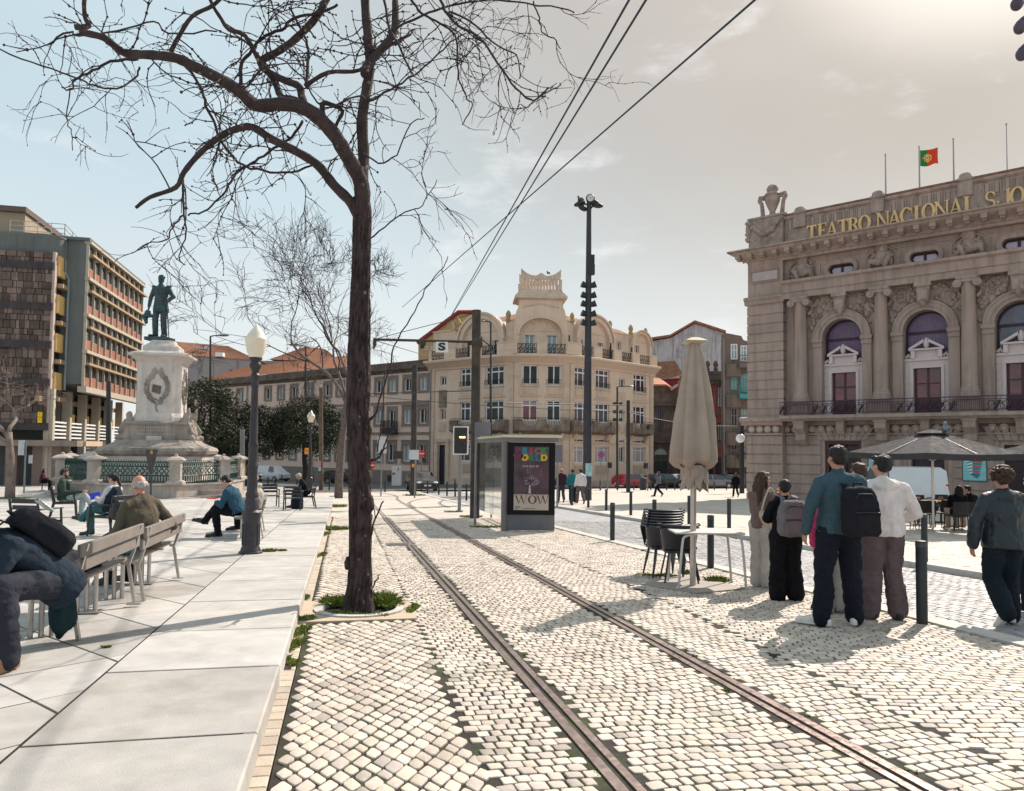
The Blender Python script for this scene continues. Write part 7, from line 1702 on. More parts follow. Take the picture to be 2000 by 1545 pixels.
def put_text(s, size, loc, rz, m, parent, ext=.004, off=0., sx=1.):
 me=text(s, size, ext, 0, off);M=Matrix.Translation(Vector(loc)-wloc(parent))@Matrix.Rotation(rz, 4, 'Z')@Matrix.Rotation(math.pi/2, 4, 'X')@Matrix.Diagonal((sx, 1, 1, 1));me.transform(M);me.materials.append(m);return link('lettering', me, parent)
Ys=tpb.y-.05;a, b=at(851, 688, Ys), at(875, 668, Ys);S_=thing('stop_sign', 'square white sign with a bold black S hanging from the tram bracket arm', 'sign', ((a.x+b.x)/2, Ys, a.z));m=MB();m.box(a.x, b.x, Ys-.02, Ys+.02, a.z, b.z);part('panel', m, mat('sign white', (.62, .62, .63), .5, .05, 4, 0), S_)
put_text('S', (b.z-a.z)*.98, ((a.x+b.x)/2, Ys-.024, (a.z+b.z)/2), 0, BLACK, S_, .003, .016, 1.5)
p=G(897, 1000);SG=thing('tram_signal', 'black tram signal box with a lit amber bar on a grey post', 'traffic signal', tuple(p));m=MB();m.tube([p, at(899, 888, p.y)], .065, 10);m.cyl((p.x, p.y), .14, p.z, p.z+.06, 10);part('post', m, GREYM, SG, 40)
a, b=at(884.5, 888, p.y), at(915.5, 833, p.y);m=MB();m.bbox(a.x, b.x, p.y-.1, p.y+.08, a.z, b.z, .05);part('backboard', m, mat('signal border', (.62, .58, .52), .5), SG);m=MB();w=b.x-a.x;m.bbox(a.x+w*.08, b.x-w*.08, p.y-.13, p.y+.0, a.z+w*.08, b.z-w*.08, .03);part('face', m, BLACK, SG)
m=MB();q=at(903, 854, p.y-.15);m.cbox(q, (.21, .02, .055));part('bar_light', m, mat('amber light', (.9, .5, .15), emit=(1, .55, .2, 5)), SG)
for yy in(852, 869):m=MB();q=at(901, yy, p.y-.13);m.tube([q+Vector((.14*math.cos(t), -.1, .14*math.sin(t)))for t in[math.pi*i/8 for i in range(9)]], .014, 5);part('hood', m, BLACK, SG)
WIRE=mat('copper cable', (.012, .016, .035), .6, .1, 3, 0)
def wire(label, pts, r=.012, sag=0., n=18):
 A, B=pts;C=[A.lerp(B, i/n)-Vector((0, 0, sag*4*(i/n)*(1-i/n)))for i in range(n+1)];m=MB();m.tube(C, r, 5);solo('overhead_wire', m, WIRE, label, 'wire', tuple(A), 'tram wires overhead')
wire('tram wire leaving the frame top left of its twin', (at(1240, -20, 7), at(868, 640, 34)), .013);wire('tram wire leaving the frame top just right of its twin', (at(1268, -10, 7), at(880, 620, 36)), .013);wire('single span wire rising from behind the bare twigs to the top right', (at(1480, -5, 8), at(786, 600, 40)), .014)
wire('thin span wire between the tram poles at window height', (at(723, 769, 37), at(925, 763, 25)), .02);wire('pale span wire crossing in front of the corner building', (at(990, 787, 40), at(1222, 791, 50)), .03);wire('thin wire sagging before the corner building first floor', (at(700, 772, 60), at(1250, 806, 66)), .025, .2);wire('thin wire from the bracket arm down to the cornice of the long wing', (at(729, 664, 25), at(850, 700, 70)), .02);wire('wire running up from the bracket arm to the right of the roof', (at(729, 663, 25), at(930, 612, 25)), .012);wire('guy wire from the thin black tram pole to the right', (at(1229, 806, 52), at(1440, 832, 60)), .025, .3)
def disc_sign(label, px, py, r, yb, kind, Yv=None):
 Y=Yv or G(px, yb).y;c=at(px, py, Y);rr=r*Y/FPX;T=thing('road_sign', label, 'road sign', (c.x, Y, gz(Y)));m=MB();m.tube([(c.x, Y+.05, gz(Y)), (c.x, Y+.05, c.z)], .045, 8);part('post', m, GREYM, T)
 def dsk(name, q, y, mt, pts=None):m=MB();m.prism([(c.x+q*math.cos(t), c.z+q*math.sin(t))for t in[i*math.pi/12 for i in range(24)]]if pts is None else pts, 'y', y-.012, y);part(name, m, mt, T)
 red=mat('sign red', (.55, .03, .03), .4, .05, 4, 0)
 dsk('disc', rr, Y, red)
 if kind=='entry':dsk('bar', 0, Y-.013, mat('sign white', (.62, .62, .63)), [(c.x-rr*.7, c.z-rr*.14), (c.x+rr*.7, c.z-rr*.14), (c.x+rr*.7, c.z+rr*.14), (c.x-rr*.7, c.z+rr*.14)])
 else:
  dsk('field', rr*.78, Y-.013, mat('sign blue', (.03, .10, .42), .4, .05, 4, 0));k=rr*.1;dsk('slash', 0, Y-.026, red, [(c.x-rr*.62-k, c.z+rr*.62-k), (c.x-rr*.62+k, c.z+rr*.62+k), (c.x+rr*.62+k, c.z-rr*.62+k), (c.x+rr*.62-k, c.z-rr*.62-k)])
 return T
disc_sign('red no entry disc with white bar beside the tram pole', 823.5, 886, 6.6, 942, 'entry', 58);disc_sign('red and blue no parking disc in front of the corner building', 1174, 888, 6.6, 953, 'park', 66)
T=disc_sign('red road sign half hidden by the big bare tree trunk', 726, 909, 8, 945, 'entry', 56);T.rotation_euler=(0, 0, R(55))
SB=mat('sign back', (.46, .48, .50), .5, .08, 3, .03, 30);SB2=mat('sign grey', (.135, .13, .15), .5, .1, 3, .03, 30)
def board(label, x0, x1, y0, y1, Y, m, post=None, name='sign_board'):
 t=plate(label, x0, x1, y0, y1, Y, m, name, 'sign', .03)
 if post is not None:c=at(post, y1, Y+.04);mb=MB();mb.tube([(c.x, Y+.05, gz(Y)), (c.x, Y+.05, at(post, y0+2, Y).z)], .04, 8);part('post', mb, GREYM, t)
 return t
board('pale rectangular sign back on a thin post right of the big tree', 737, 755.5, 853, 885, 44, SB, 745.5);board('pale sign back half hidden by the tram pole', 799, 818, 879, 897.5, 41.5, SB, 811);board('plain grey sign board standing over the shelter roof', 928, 958.5, 825, 851, 21.5, SB2, 930);board('plain grey sign board behind the right edge of the advert panel', 1083, 1098.5, 869, 903, 33, SB2, 1089);board('dark twin name board on the long wing', 770, 786, 881, 896, 82, mat('bronze board', (.09, .075, .07), .5))
board('white sign back at the far left by the brown pillar', 35.5, 48.5, 860, 889, 38, SB, 49.5);board('small white sign facing away left of the brown pillar', 56, 63.5, 889, 905, 38.3, SB)
def traffic(label, px, y0, y1, yb, Y, s=1):
 b=Vector((at(px, yb, Y).x, Y, gz(Y)));T=thing('traffic_light', label, 'traffic light', tuple(b), 'small black traffic lights');m=MB();m.tube([b, (b.x, Y, at(px, y0, Y).z)], .05, 8);part('post', m, GREYM, T);a, c=at(px, y1, Y), at(px, y0, Y);m=MB();m.bbox(b.x+s*.2-.17, b.x+s*.2+.17, Y-.22, Y+.05, a.z, c.z, .04)
 for i in range(2):m.tube([(b.x+s*.2, Y-.22, a.z+(c.z-a.z)*(.28+.44*i)), (b.x+s*.2, Y-.38, a.z+(c.z-a.z)*(.26+.44*i))], .12, 10)
 part('signal_head', m, BLACK, T)
traffic('small black traffic light right of the no parking disc', 1186.5, 903, 914, 950, 66, 1);traffic('small black traffic light left of the round bin and red car', 1265, 904, 915, 952, 64, -1);traffic('small black traffic light below the no entry disc', 823, 893, 903, 935, 60, 1)
def shelter():
 p0=G(985, 1037);T=thing('tram_shelter', 'glass tram shelter with grey frame and lit advert panel', 'shelter', tuple(p0));z0=p0.z
 FRM=mat('shelter grey', (.20, .185, .19), .5, .08, 4, .04, 40);A=Vector((p0.x, p0.y, 0));B=G(928, 1010);dv=Vector((B.x-A.x, B.y-A.y, 0));Ls=dv.length;dv.normalize();s=Vector((dv.y, -dv.x, 0))
 zt=at(985, 850, p0.y).z;U=Vector((0, 0, 1));z1=gz(B.y)
 w2=(at(1081, 1030, p0.y).x-A.x)
 GLS=mat('shelter glass', (.80, .87, .86), .03, .03, 2, 0, 1, spec=.5, trans=1.);
 for i in range(3):
  a=A+dv*(.12+(Ls-.2)*i/3);b=A+dv*(.08+(Ls-.2)*(i+1)/3);zz=gz(a.y);m=MB();m.loft([[a+U*(zz+.30), b+U*(gz(b.y)+.30), b+U*(zt-.1), a+U*(zt-.1)], [a+U*(zz+.30)+s*.012, b+U*(gz(b.y)+.30)+s*.012, b+U*(zt-.1)+s*.012, a+U*(zt-.1)+s*.012]], True, True);part('glass_pane', m, GLS, T)
 for k, (q, w)in enumerate(((A+dv*.0, .17), (A+dv*Ls, .09))):m=MB();m.cbox((q.x, q.y, (gz(q.y)+zt)/2), (w, .12, zt-gz(q.y)), math.atan2(dv.y, dv.x)+math.pi/2);part('post', m, FRM, T)
 m=MB();c=A+dv*Ls/2+Vector((w2/2, 0, 0));q=[A-dv*.25+s*-.1, A-dv*.25+Vector((w2+.15, 0, 0)), A+dv*(Ls+.2)+Vector((w2+.15, 0, 0)), A+dv*(Ls+.2)+s*-.1]
 m.loft([[x+U*(zt-.06+z)for x in q]for z in(0, .07)], True, True);part('roof', m, mat('roof edge pale', (.52, .52, .38), .5, .05, 3, .03), T)
 m=MB();q2=[x+U*(zt-.17)for x in q];q2=[x+(sum(q2, Vector())/4-x)*.05 for x in q2];m.loft([q2, [x+U*.105 for x in q2]], True, True);part('gutter_beam', m, FRM, T)
 m=MB();a, b=A+dv*.4+s*.5, A+dv*(Ls-.3)+s*.5;zz=gz(a.y)+.47;m.tube([a+U*zz, b+U*(gz(b.y)+.47)], .035, 6);m.tube([a+s*.2+U*zz, b+s*.2+U*(gz(b.y)+.47)], .035, 6)
 for x in(a, b):m.tube([x+U*zz, x+U*gz(x.y)], .03, 6)
 part('bench_rail', m, FRM, T)
 y=p0.y-.12;a, b=at(991, 1036, y), at(1083, 1035, y);m=MB();m.box(a.x, b.x, y, y+.2, a.z, at(991, 1005, y).z);m.box(a.x+(b.x-a.x)*.295, a.x+(b.x-a.x)*.3, y-.006, y, a.z+.02, at(991, 1008, y).z);part('panel_base', m, mat('slate panel', (.115, .12, .135), .5, .1, 3, .05, 40), T)
 m=MB();zp0, zp1=at(991, 1004.5, y).z, at(991, 864, y).z;m.box(a.x-.02, b.x, y-.03, y+.22, zp0, zp1);part('panel_frame', m, mat('black gloss frame', (.006, .006, .01), .45, .1, 3, 0, 1, spec=.15), T)
 ad0, ad1=at(1003, 996, y).x, at(1071, 996, y).x;za, zb, zm=at(1003, 996, y-.03).z, at(1003, 872, y-.03).z, at(1003, 965.5, y-.03).z
 f=thing('advert', 'dark poster with coloured block letters above a pale WOW band in the shelter panel', 'poster', ((ad0+ad1)/2, y-.035, za));W=ad1-ad0
 m=MB();m.box(ad0, ad1, y-.036, y-.0305, zm, zb);part('sheet', m, mat('poster dusk', (.055, .035, .045), .5, .6, 3, 0, dirt=(.10, .03, .06), dsc=2.2, damt=.8), f);m=MB();m.box(ad0, ad1, y-.036, y-.0305, za, zm);part('pale_band', m, mat('poster pale', (.42, .36, .30), .5, .08, 2, 0), f)
 cols=[(.13, .02, .08), (.02, .16, .24), (.38, .02, .06), (.16, .09, .08), (.03, .18, .06)];H=zb-zm
 for t, y0, cs in(('BRICK', .87, cols), ('WORLD', .73, [(.12, .02, .06), (.48, .32, .02), (.03, .14, .05), (.01, .12, .26), (.5, .34, .02)])):
  for i, ch in enumerate(t):put_text(ch, W*.235, (ad0+W*(.12+.185*i), y-.038, zm+H*(y0+.035)), 0, mat('ink %.2f%.2f%.2f'%cs[i], cs[i], .5, .05, 3, 0), f, .002, .016, 1.06)
 ink=mat('ink pale', (.38, .33, .36), .5, .05, 3, 0)
 put_text('Until April 20', W*.085, (ad0+W*.47, y-.038, zm+H*.59), 0, ink, f, .001, .001)
 m=MB();rn=random.Random(4)
 for i in range(110):t=rn.uniform(0, 6.28);q=math.sqrt(rn.uniform(.15, 1));x, z=ad0+W*(.48+.24*q*math.cos(t)), zm+H*(.28+.105*q*math.sin(t));m.prism([(x, z), (x+W*.03, z+H*.008), (x+W*.02, z-H*.006)], 'y', y-.04, y-.037)
 for i in range(14):x, z=ad0+W*rn.choice((.4, .48, .78)), zm+H*rn.uniform(.42, .56);m.cbox((x, y-.038, z), (W*.016, .002, H*.01))
 m.prism([(ad0+W*.42, zm+H*.02), (ad0+W*.5, zm+H*.02), (ad0+W*.47, zm+H*.2), (ad0+W*.44, zm+H*.2)], 'y', y-.039, y-.037);part('brick_globe', m, ink, f)
 x=ad0+W*.06;hh=(zm-za)*.52;wm=mat('ink brown', (.085, .05, .035), .5, .1, 3, 0)
 for ch, off in(('W', .0), ('O', .375), ('W', .62)):
  w_, Pp=serif(ch);m=MB();k=W*(.36 if ch=='W' else .26)/w_
  for j, o in enumerate(Pp):m.prism([(ad0+W*(.03+off)+u*k, zm-(zm-za)*.06-hh+v*hh)for u, v in o], 'y', y-.039-j*.0001, y-.036)
  part('lettering', m, wm, f)
 m=MB()
 for i in range(3):m.box(ad0+W*.03, ad0+W*(.14+.03*i), y-.038, y-.036, za+(zm-za)*(.06+.08*i), za+(zm-za)*(.09+.08*i))
 m.box(ad0+W*.26, ad0+W*.62, y-.038, y-.036, za+(zm-za)*.09, za+(zm-za)*.12);part('small_print', m, wm, f)
shelter()
BOL=mat('bollard paint', (.018, .024, .026), .45, .2, 6, .06, 60)
BP=thing('bollard', 'bollard', 'bollard', (0, 0, 0), 'dark green black bollards');m=MB();m.lathe([(.055, -.05), (.055, .83), (.05, .845), (.02, .85)], n=16);part('post', m, BOL, BP, 40);m=MB();m.lathe([(.057, .78), (.0575, .79), (.0575, .82), (.057, .83)], n=16);part('cap_band', m, mat('bollard band', (.05, .06, .06), .4), BP, 40)
bl=[(1801, 1214, 'nearest bollard standing on the lane kerb right of the standing group'), (1806, 1096, 'bollard across the lane just behind the nearest one'), (1388, 1107, 'bollard behind the pale table at the closed parasol'), (1196, 1055, 'bollard on the near lane kerb between advert panel and stacked chairs'), (1278, 1040, 'bollard on the far lane kerb left of the closed parasol'), (1346, 1022, 'bollard hidden mostly by the closed parasol pole'), (1424, 1034, 'bollard on the far lane kerb left of the long haired girl'), (1232, 1005, 'bollard on the far lane kerb below the red car'), (1184, 996, 'bollard on the far lane kerb right of the tall mast'), (1149, 990, 'bollard at the foot of the tall mast'), (1117, 986, 'bollard in front of the person in teal shirt'), (1090, 982, 'bollard by the person in maroon vest')]
for i, (x, y, lab)in enumerate(bl):
 p=G(x, y, .02)
 if i==0:BP.location=p;BP['label']=lab
 else:dup(BP, p, 0, lab)
far=[(752, 961), (800, 962), (835, 963), (857, 965), (873, 967), (889, 969), (911, 976), (888, 956), (643, 958), (663, 951), (523, 951), (537, 952), (550, 941), (580, 947), (574, 934), (612, 942), (1172, 958), (1206, 958), (1238, 957.5), (1271, 957.5), (1302, 957.5), (1318, 957.5), (1395, 957.5), (1419, 957.5), (1460, 957)]
for x, y in far:dup(BP, G(x, y), 0, 'slim dark bollard in the row between the plaza and the road', 'far bollards by the road')
WOOD=mat('weathered grey slats', (.19, .165, .15), .75, .18, 6, .25, 40, dirt=(.10, .085, .08), dsc=3, damt=.5)
def bench(label):
 T=thing('bench', label, 'bench', (0, 0, 0), 'slatted benches on the pavement');L=1.75
 for i in range(4):m=MB();m.bbox(-.44+i*.115, -.34+i*.115, -L/2, L/2, .425, .46, .008);part('seat_slat', m, WOOD, T)
 for i in range(2):
  m=MB();dx, z=.10+i*.035, .62+i*.13;m.bbox(dx-.015, dx+.02, -L/2, L/2, z-.05, z+.055, .01);part('back_slat', m, WOOD, T)
 for y in(-L/2+.30, L/2-.42):
  m=MB()
  for k in range(3):m.tube([(-.30+k*.07, y-.03+.03*k, 0), (-.30+k*.07, y-.03+.03*k, .40)], .022, 8)
  m.box(-.42, .0, y-.03, y+.03, .395, .425);m.box(-.36, -.10, y-.07, y+.07, 0, .012);part('leg', m, STEEL, T)
 for y in(-L/2+.12, L/2-.12):
  m=MB();m.box(.045, .175, y-.02, y+.02, 0, .008)
  m.loft([[(x-.014, y-.02, z), (x+.014, y-.02, z), (x+.014, y+.02, z), (x-.014, y+.02, z)]for x, z in((.12, .004), (.05, .40), (.10, .56), (.155, .80))], True, True);m.box(.0, .06, y-.012, y+.012, .40, .43);part('back_support', m, STEEL, T)
 return T
b1=bench('nearest slatted bench where the hunched person sits');p=G(150, 1250, PH);e1=G(243, 1197, PH);e2=G(332, 1141, PH)
dirb=Vector((e2.x-p.x, e2.y-p.y, 0));ang=math.atan2(-dirb.x, dirb.y);dirb.normalize()
def setb(b, q, ang_):b.location=q;b.rotation_euler=(0, 0, ang_)
c1=Vector((p.x, p.y, 0))+dirb*.72;
setb(b1, Vector((c1.x-.10, c1.y, gz(c1.y)+PH)), ang);c2=c1+dirb*1.85
B2=dup(b1, Vector((c2.x-.10, c2.y, gz(c2.y)+PH)), ang, 'slatted bench where the balding person in olive coat sits')
q=G(470, 1048, PH);B3=dup(b1, Vector((q.x+.25, q.y+.3, q.z)), ang+R(6), 'slatted bench half hidden behind the nearer ornate lamp post')
ACH=mat('charcoal metal chair', (.020, .026, .032), .45, .15, 6, .05, 60)
def armchair(label):
 T=thing('armchair', label, 'armchair', (0, 0, 0), 'dark slatted armchairs on the pavement')
 m=MB()
 for i in range(5):m.bbox(-.25, .25, -.24+i*.1, -.155+i*.1, .40, .42, .006)
 m.box(-.27, -.25, -.25, .25, .375, .42);m.box(.25, .27, -.25, .25, .375, .42);part('seat', m, ACH, T)
 for i in range(3):m=MB();m.bbox(-.25, .25, -.27-.025*i, -.25-.025*i, .52+i*.115, .60+i*.115, .006);part('back_slat', m, ACH, T)
 for x in(-.275, .275):
  m=MB();m.tube([(x, -.34, 0), (x, -.25, .42), (x, -.335, .84)], [.022, .024, .02], 8);part('back_leg', m, ACH, T);m=MB();m.tube([(x*1.02, .30, 0), (x*1.02, .26, .42), (x*1.05, .23, .63)], [.02, .022, .02], 8);part('front_leg', m, ACH, T);m=MB();m.bbox(x*1.06-.03, x*1.06+.03, -.29, .27, .63, .655, .01);part('armrest', m, ACH, T)
 return T
a1=armchair('empty dark armchair seen from behind, nearest the hunched person');q=G(70, 1062, PH);a1.location=q;a1.rotation_euler=(0, 0, R(-8))
WCH=dup(a1, G(215, 1046, PH), R(72), 'dark armchair carrying the ponytailed person with phone');BCH=dup(a1, G(125, 1010, PH), R(-62), 'dark armchair under the bearded person')
dup(a1, G(527, 990, PH), R(205), 'empty dark armchair facing us beside the nearer ornate lamp');dup(a1, G(572, 996, PH), R(10), 'empty dark armchair seen from behind next to the dark backpack');FCH=dup(a1, G(597, 991, PH), R(112), 'dark armchair under the grey haired person with backpack')
def closed_parasol():
 pb=G(1353, 1146);z=pb.z;CLB=mat('beige canvas', (.36, .295, .245), .9, .1, 3, .35, 60, streak=.25, dirt=(.24, .19, .16), dsc=2.5, damt=.4)
 T=thing('closed_parasol', 'large closed beige parasol tied round its pole', 'parasol', tuple(pb));m=MB();zt=at(1356, 664, pb.y).z;tx=at(1356, 664, pb.y).x-at(1353, 664, pb.y).x
 m.tube([(pb.x, pb.y, z), (pb.x+tx, pb.y, zt-.02)], .042, 14);part('pole', m, STEEL, T, 40)
 k=pb.y/FPX;N=64;prof=[(668, 10, .3), (700, 20, .35), (760, 31, .35), (820, 41, .33), (870, 47, .30), (897, 48, .25), (906, 40, .35), (912, 25, .5)]
 m=MB();rings=[]
 for y, w, f in prof:
  zz=at(1355, y, pb.y).z;r=[]
  for i in range(N):
   a=2*math.pi*i/N;lobes=abs(math.sin(a*4+.5))**.7;q=w*k*(1-f*(1-lobes))*(1+.06*math.sin(3*a+y*.02)+.035*math.sin(13*a+y*.02)*min(1, (y-660)/120));drop=(.05*math.sin(a*4+1)if y>890 else 0);r.append((pb.x+tx+q*math.cos(a), pb.y+q*math.sin(a)*.85, zz+drop))
  rings.append(r)
 m.loft(rings, False, False);part('canopy', m, CLB, T, True)
 rn=random.Random(2)
 for i in range(8):
  a=2*math.pi*i/8+.3;c, s=math.cos(a), math.sin(a);z0, z1=at(1355, 908, pb.y).z, at(1355, rn.uniform(938, 964), pb.y).z;r0, r1=20*k, 25*k;w0, w1=.10, .045;t=Vector((-s, c, 0));o=Vector((pb.x+tx, pb.y, 0));d=Vector((c, s, 0));m=MB()
  m.grid_arc(lambda u, v:o+d*(r0+(r1-r0)*v+.03*math.cos((u-.5)*5))+t*((u-.5)*2*(w0+(w1-w0)*v)+.03*math.sin(v*5))+Vector((0, 0, z0+(z1-z0)*v*(1-.25*abs(u-.5)))), 6, 8);part('hanging_flap', m, CLB, T, True)
 m=MB();zz=at(1355, 909, pb.y).z;m.tube([(pb.x+tx+26*k*math.cos(a), pb.y+23*k*math.sin(a), zz+.02*math.sin(3*a))for a in[2*math.pi*i/24 for i in range(25)]], .008, 6);part('tie_cord', m, BLACK, T)
 m=MB();w=21*k;m.loft([[(pb.x+tx+a*q, pb.y+b*q, zt+zz)for a, b in((-1, -1), (1, -1), (1, 1), (-1, 1))]for q, zz in((w*.55, -.06), (w, -.03), (w, -.02), (w*.35, .03))], True, True);part('cap', m, mat('cap metal', (.42, .36, .26), .5, .1, 4), T);m=MB()
 for a in(.5, 2.2, 4.6):m.tube([(pb.x+tx, pb.y, zt-.1), (pb.x+tx+24*k*math.cos(a), pb.y+20*k*math.sin(a), at(1355, 890, pb.y).z)], .014, 5)
 part('rib', m, STEEL, T)
 o=[G(1252, 1142), G(1362, 1161), G(1459, 1151), G(1349, 1126)];m=MB();m.loft([[(p.x, p.y, p.z+zz)for p in o]for zz in(.002, .02)], True, True);solo('base_plate', m, mat('steel plate', (.33, .29, .26), .55, .1, 2, .1, 40), 'flat steel plate under the closed beige parasol', 'base plate', tuple(o[0]))
 ta=G(1386, 1151);T=thing('table', 'pale metal table with bent tube legs beside the closed parasol', 'table', (ta.x, ta.y, gz(ta.y)));m=MB();PT=mat('pale tube paint', (.50, .49, .47), .45, .05, 4, .03, 40);zt=gz(ta.y)+.735
 c=[at(1318, 1043, ta.y), at(1455, 1047, ta.y)];x0, x1, y0, y1=c[0].x, c[1].x, ta.y-.05, ta.y+.62;m.bbox(x0, x1, y0, y1, zt, zt+.022, .02);part('tabletop', m, PT, T)
 for x, y in((x0+.14, y0), (x1-.1, y0), (x0+.14, y1), (x1-.1, y1)):s=1 if x>(x0+x1)/2 else-1;m=MB();m.tube(spline([(x-s*.16, y+(.06 if y==y0 else-.06), zt-.005), (x, y+(.03 if y==y0 else-.03), zt-.03), (x+s*.05, y, zt-.14), (x+s*.10, y, gz(y)+.0)], 4), .017, 8);part('leg', m, PT, T)
 CHM=mat('navy plastic', (.014, .017, .027), .4, .2, 6, .04, 50)
 def shell():
  Cc=thing('stacking_chair', 'chair', 'chair', (0, 0, 0), 'dark chairs stacked at the closed parasol');m=MB();n=16
  ring=[]
  for i in range(n+1):
   a=math.pi*(-.12+1.24*i/n);c, s=math.cos(a), math.sin(a);ring.append([(.23*c, -.20*s+.02, .44), (.275*c, -.25*s, .76), (.262*c, -.238*s, .765), (.218*c, -.19*s+.02, .45)])
  m.loft(ring, True, True);part('backrest', m, CHM, Cc, 40)
  m=MB();m.bbox(-.22, .22, -.2, .22, .425, .45, .05);part('seat', m, CHM, Cc)
  for x in(-1, 1):
   for y in(-1, 1):m=MB();m.tube([(x*.16, y*.14, .43), (x*.235, y*.25, 0)], .013, 7);part('leg', m, CHM, Cc)
   m=MB();m.tube(spline([(x*.27, -.08, .755), (x*.29, .1, .755), (x*.285, .2, .73), (x*.26, .22, .62), (x*.22, .2, .44)], 3), .014, 7);part('arm', m, CHM, Cc)
  return Cc
 C0=shell();s1, s2=G(1296, 1126), G(1326, 1137);nm=('lowest', 'second', 'third', 'fourth', 'fifth', 'sixth', 'topmost')
 for i in range(7):
  q=Vector((s1.x+.018*i, s1.y+.04+.055*i, s1.z+.036*i))
  if i==0:C0.location=q;C0.rotation_euler=(0, 0, R(6));C0['label']='lowest dark chair of the tall stack behind the pale table'
  else:dup(C0, q, R(6), '%s dark chair from the bottom in the tall stack behind the pale table'%nm[i]if i<6 else 'topmost dark chair of the tall stack behind the pale table')
 for i in range(2):dup(C0, Vector((s2.x+.02*i, s2.y+.04*i, s2.z+.012+.05*i)), R(-4), '%s dark chair of the short stack closest to the parasol pole'%('lower' if i==0 else 'upper'))
closed_parasol()
DCAN=mat('charcoal canvas', (.036, .034, .039), .9, .12, 3, .3, 60)
def open_parasol(label, pb, hgt, rad, rz):
 T=thing('open_parasol', label, 'parasol', tuple(pb), 'open dark parasols before the theatre');m=MB();m.tube([pb, pb+Vector((0, 0, hgt))], .035, 12);m.cyl((pb.x, pb.y), .3, pb.z, pb.z+.07, 16);part('pole', m, STEEL, T, 40)
 zt=pb.z+hgt;drop=.62;m=MB();N=4
 def cn(i, r, z):a=rz+math.pi/4+i*math.pi/2;return Vector((pb.x+r*math.cos(a), pb.y+r*math.sin(a), z))
 for i in range(N):
  def fn(u, v, i=i):
   a, b=cn(i, rad, zt-drop), cn(i+1, rad, zt-drop);e=a.lerp(b, u);e=e+(Vector((pb.x, pb.y, e.z))-e)*.05*math.sin(math.pi*u);t=Vector((pb.x, pb.y, zt));q=t.lerp(e, v);q.z-=.05*math.sin(math.pi*u)*v;return q
  m.grid_arc(fn, 10, 8)
 part('canopy', m, DCAN, T, True)
 for i in range(N):
  m=MB();a, b=cn(i, rad, zt-drop), cn(i+1, rad, zt-drop);k=[a.lerp(b, t)for t in(0, .25, .5, .75, 1)];k=[e+(Vector((pb.x, pb.y, e.z))-e)*.05*math.sin(math.pi*j/4)for j, e in enumerate(k)];m.loft([[e+Vector((0, 0, -.04*math.sin(math.pi*j/4)-z))for j, e in enumerate(k)]for z in(0, .17)], closed=False);part('valance', m, DCAN, T)
 m=MB()
 for i in range(8):
  e=cn(i//2, rad*.97, zt-drop-.02)if i%2==0 else cn(i//2, rad*.97, zt-drop-.02).lerp(cn(i//2+1, rad*.97, zt-drop-.02), .5);t=Vector((pb.x, pb.y, zt-.04));m.tube([t, e], .014, 5);m.tube([Vector((pb.x, pb.y, zt-.85)), t.lerp(e, .5)], .012, 5)
 part('rib', m, STEEL, T);m=MB();m.loft([[cn(i, r, zt+z)for i in range(4)]for r, z in((rad*.2, -.09), (rad*.2, -.06), (.03, .05))], True, True);part('vent_cap', m, DCAN, T);return T
ub=G(1823, 1037);OP1=open_parasol('open dark square parasol whose whole top shows before the theatre', ub, at(1823, 842, ub.y).z-ub.z, 2.2, R(14));OP2=open_parasol('open dark parasol cut off by the right picture edge', ub+Vector((3.95, -.7, .02)), at(1823, 839, ub.y).z-ub.z, 2.2, R(14))
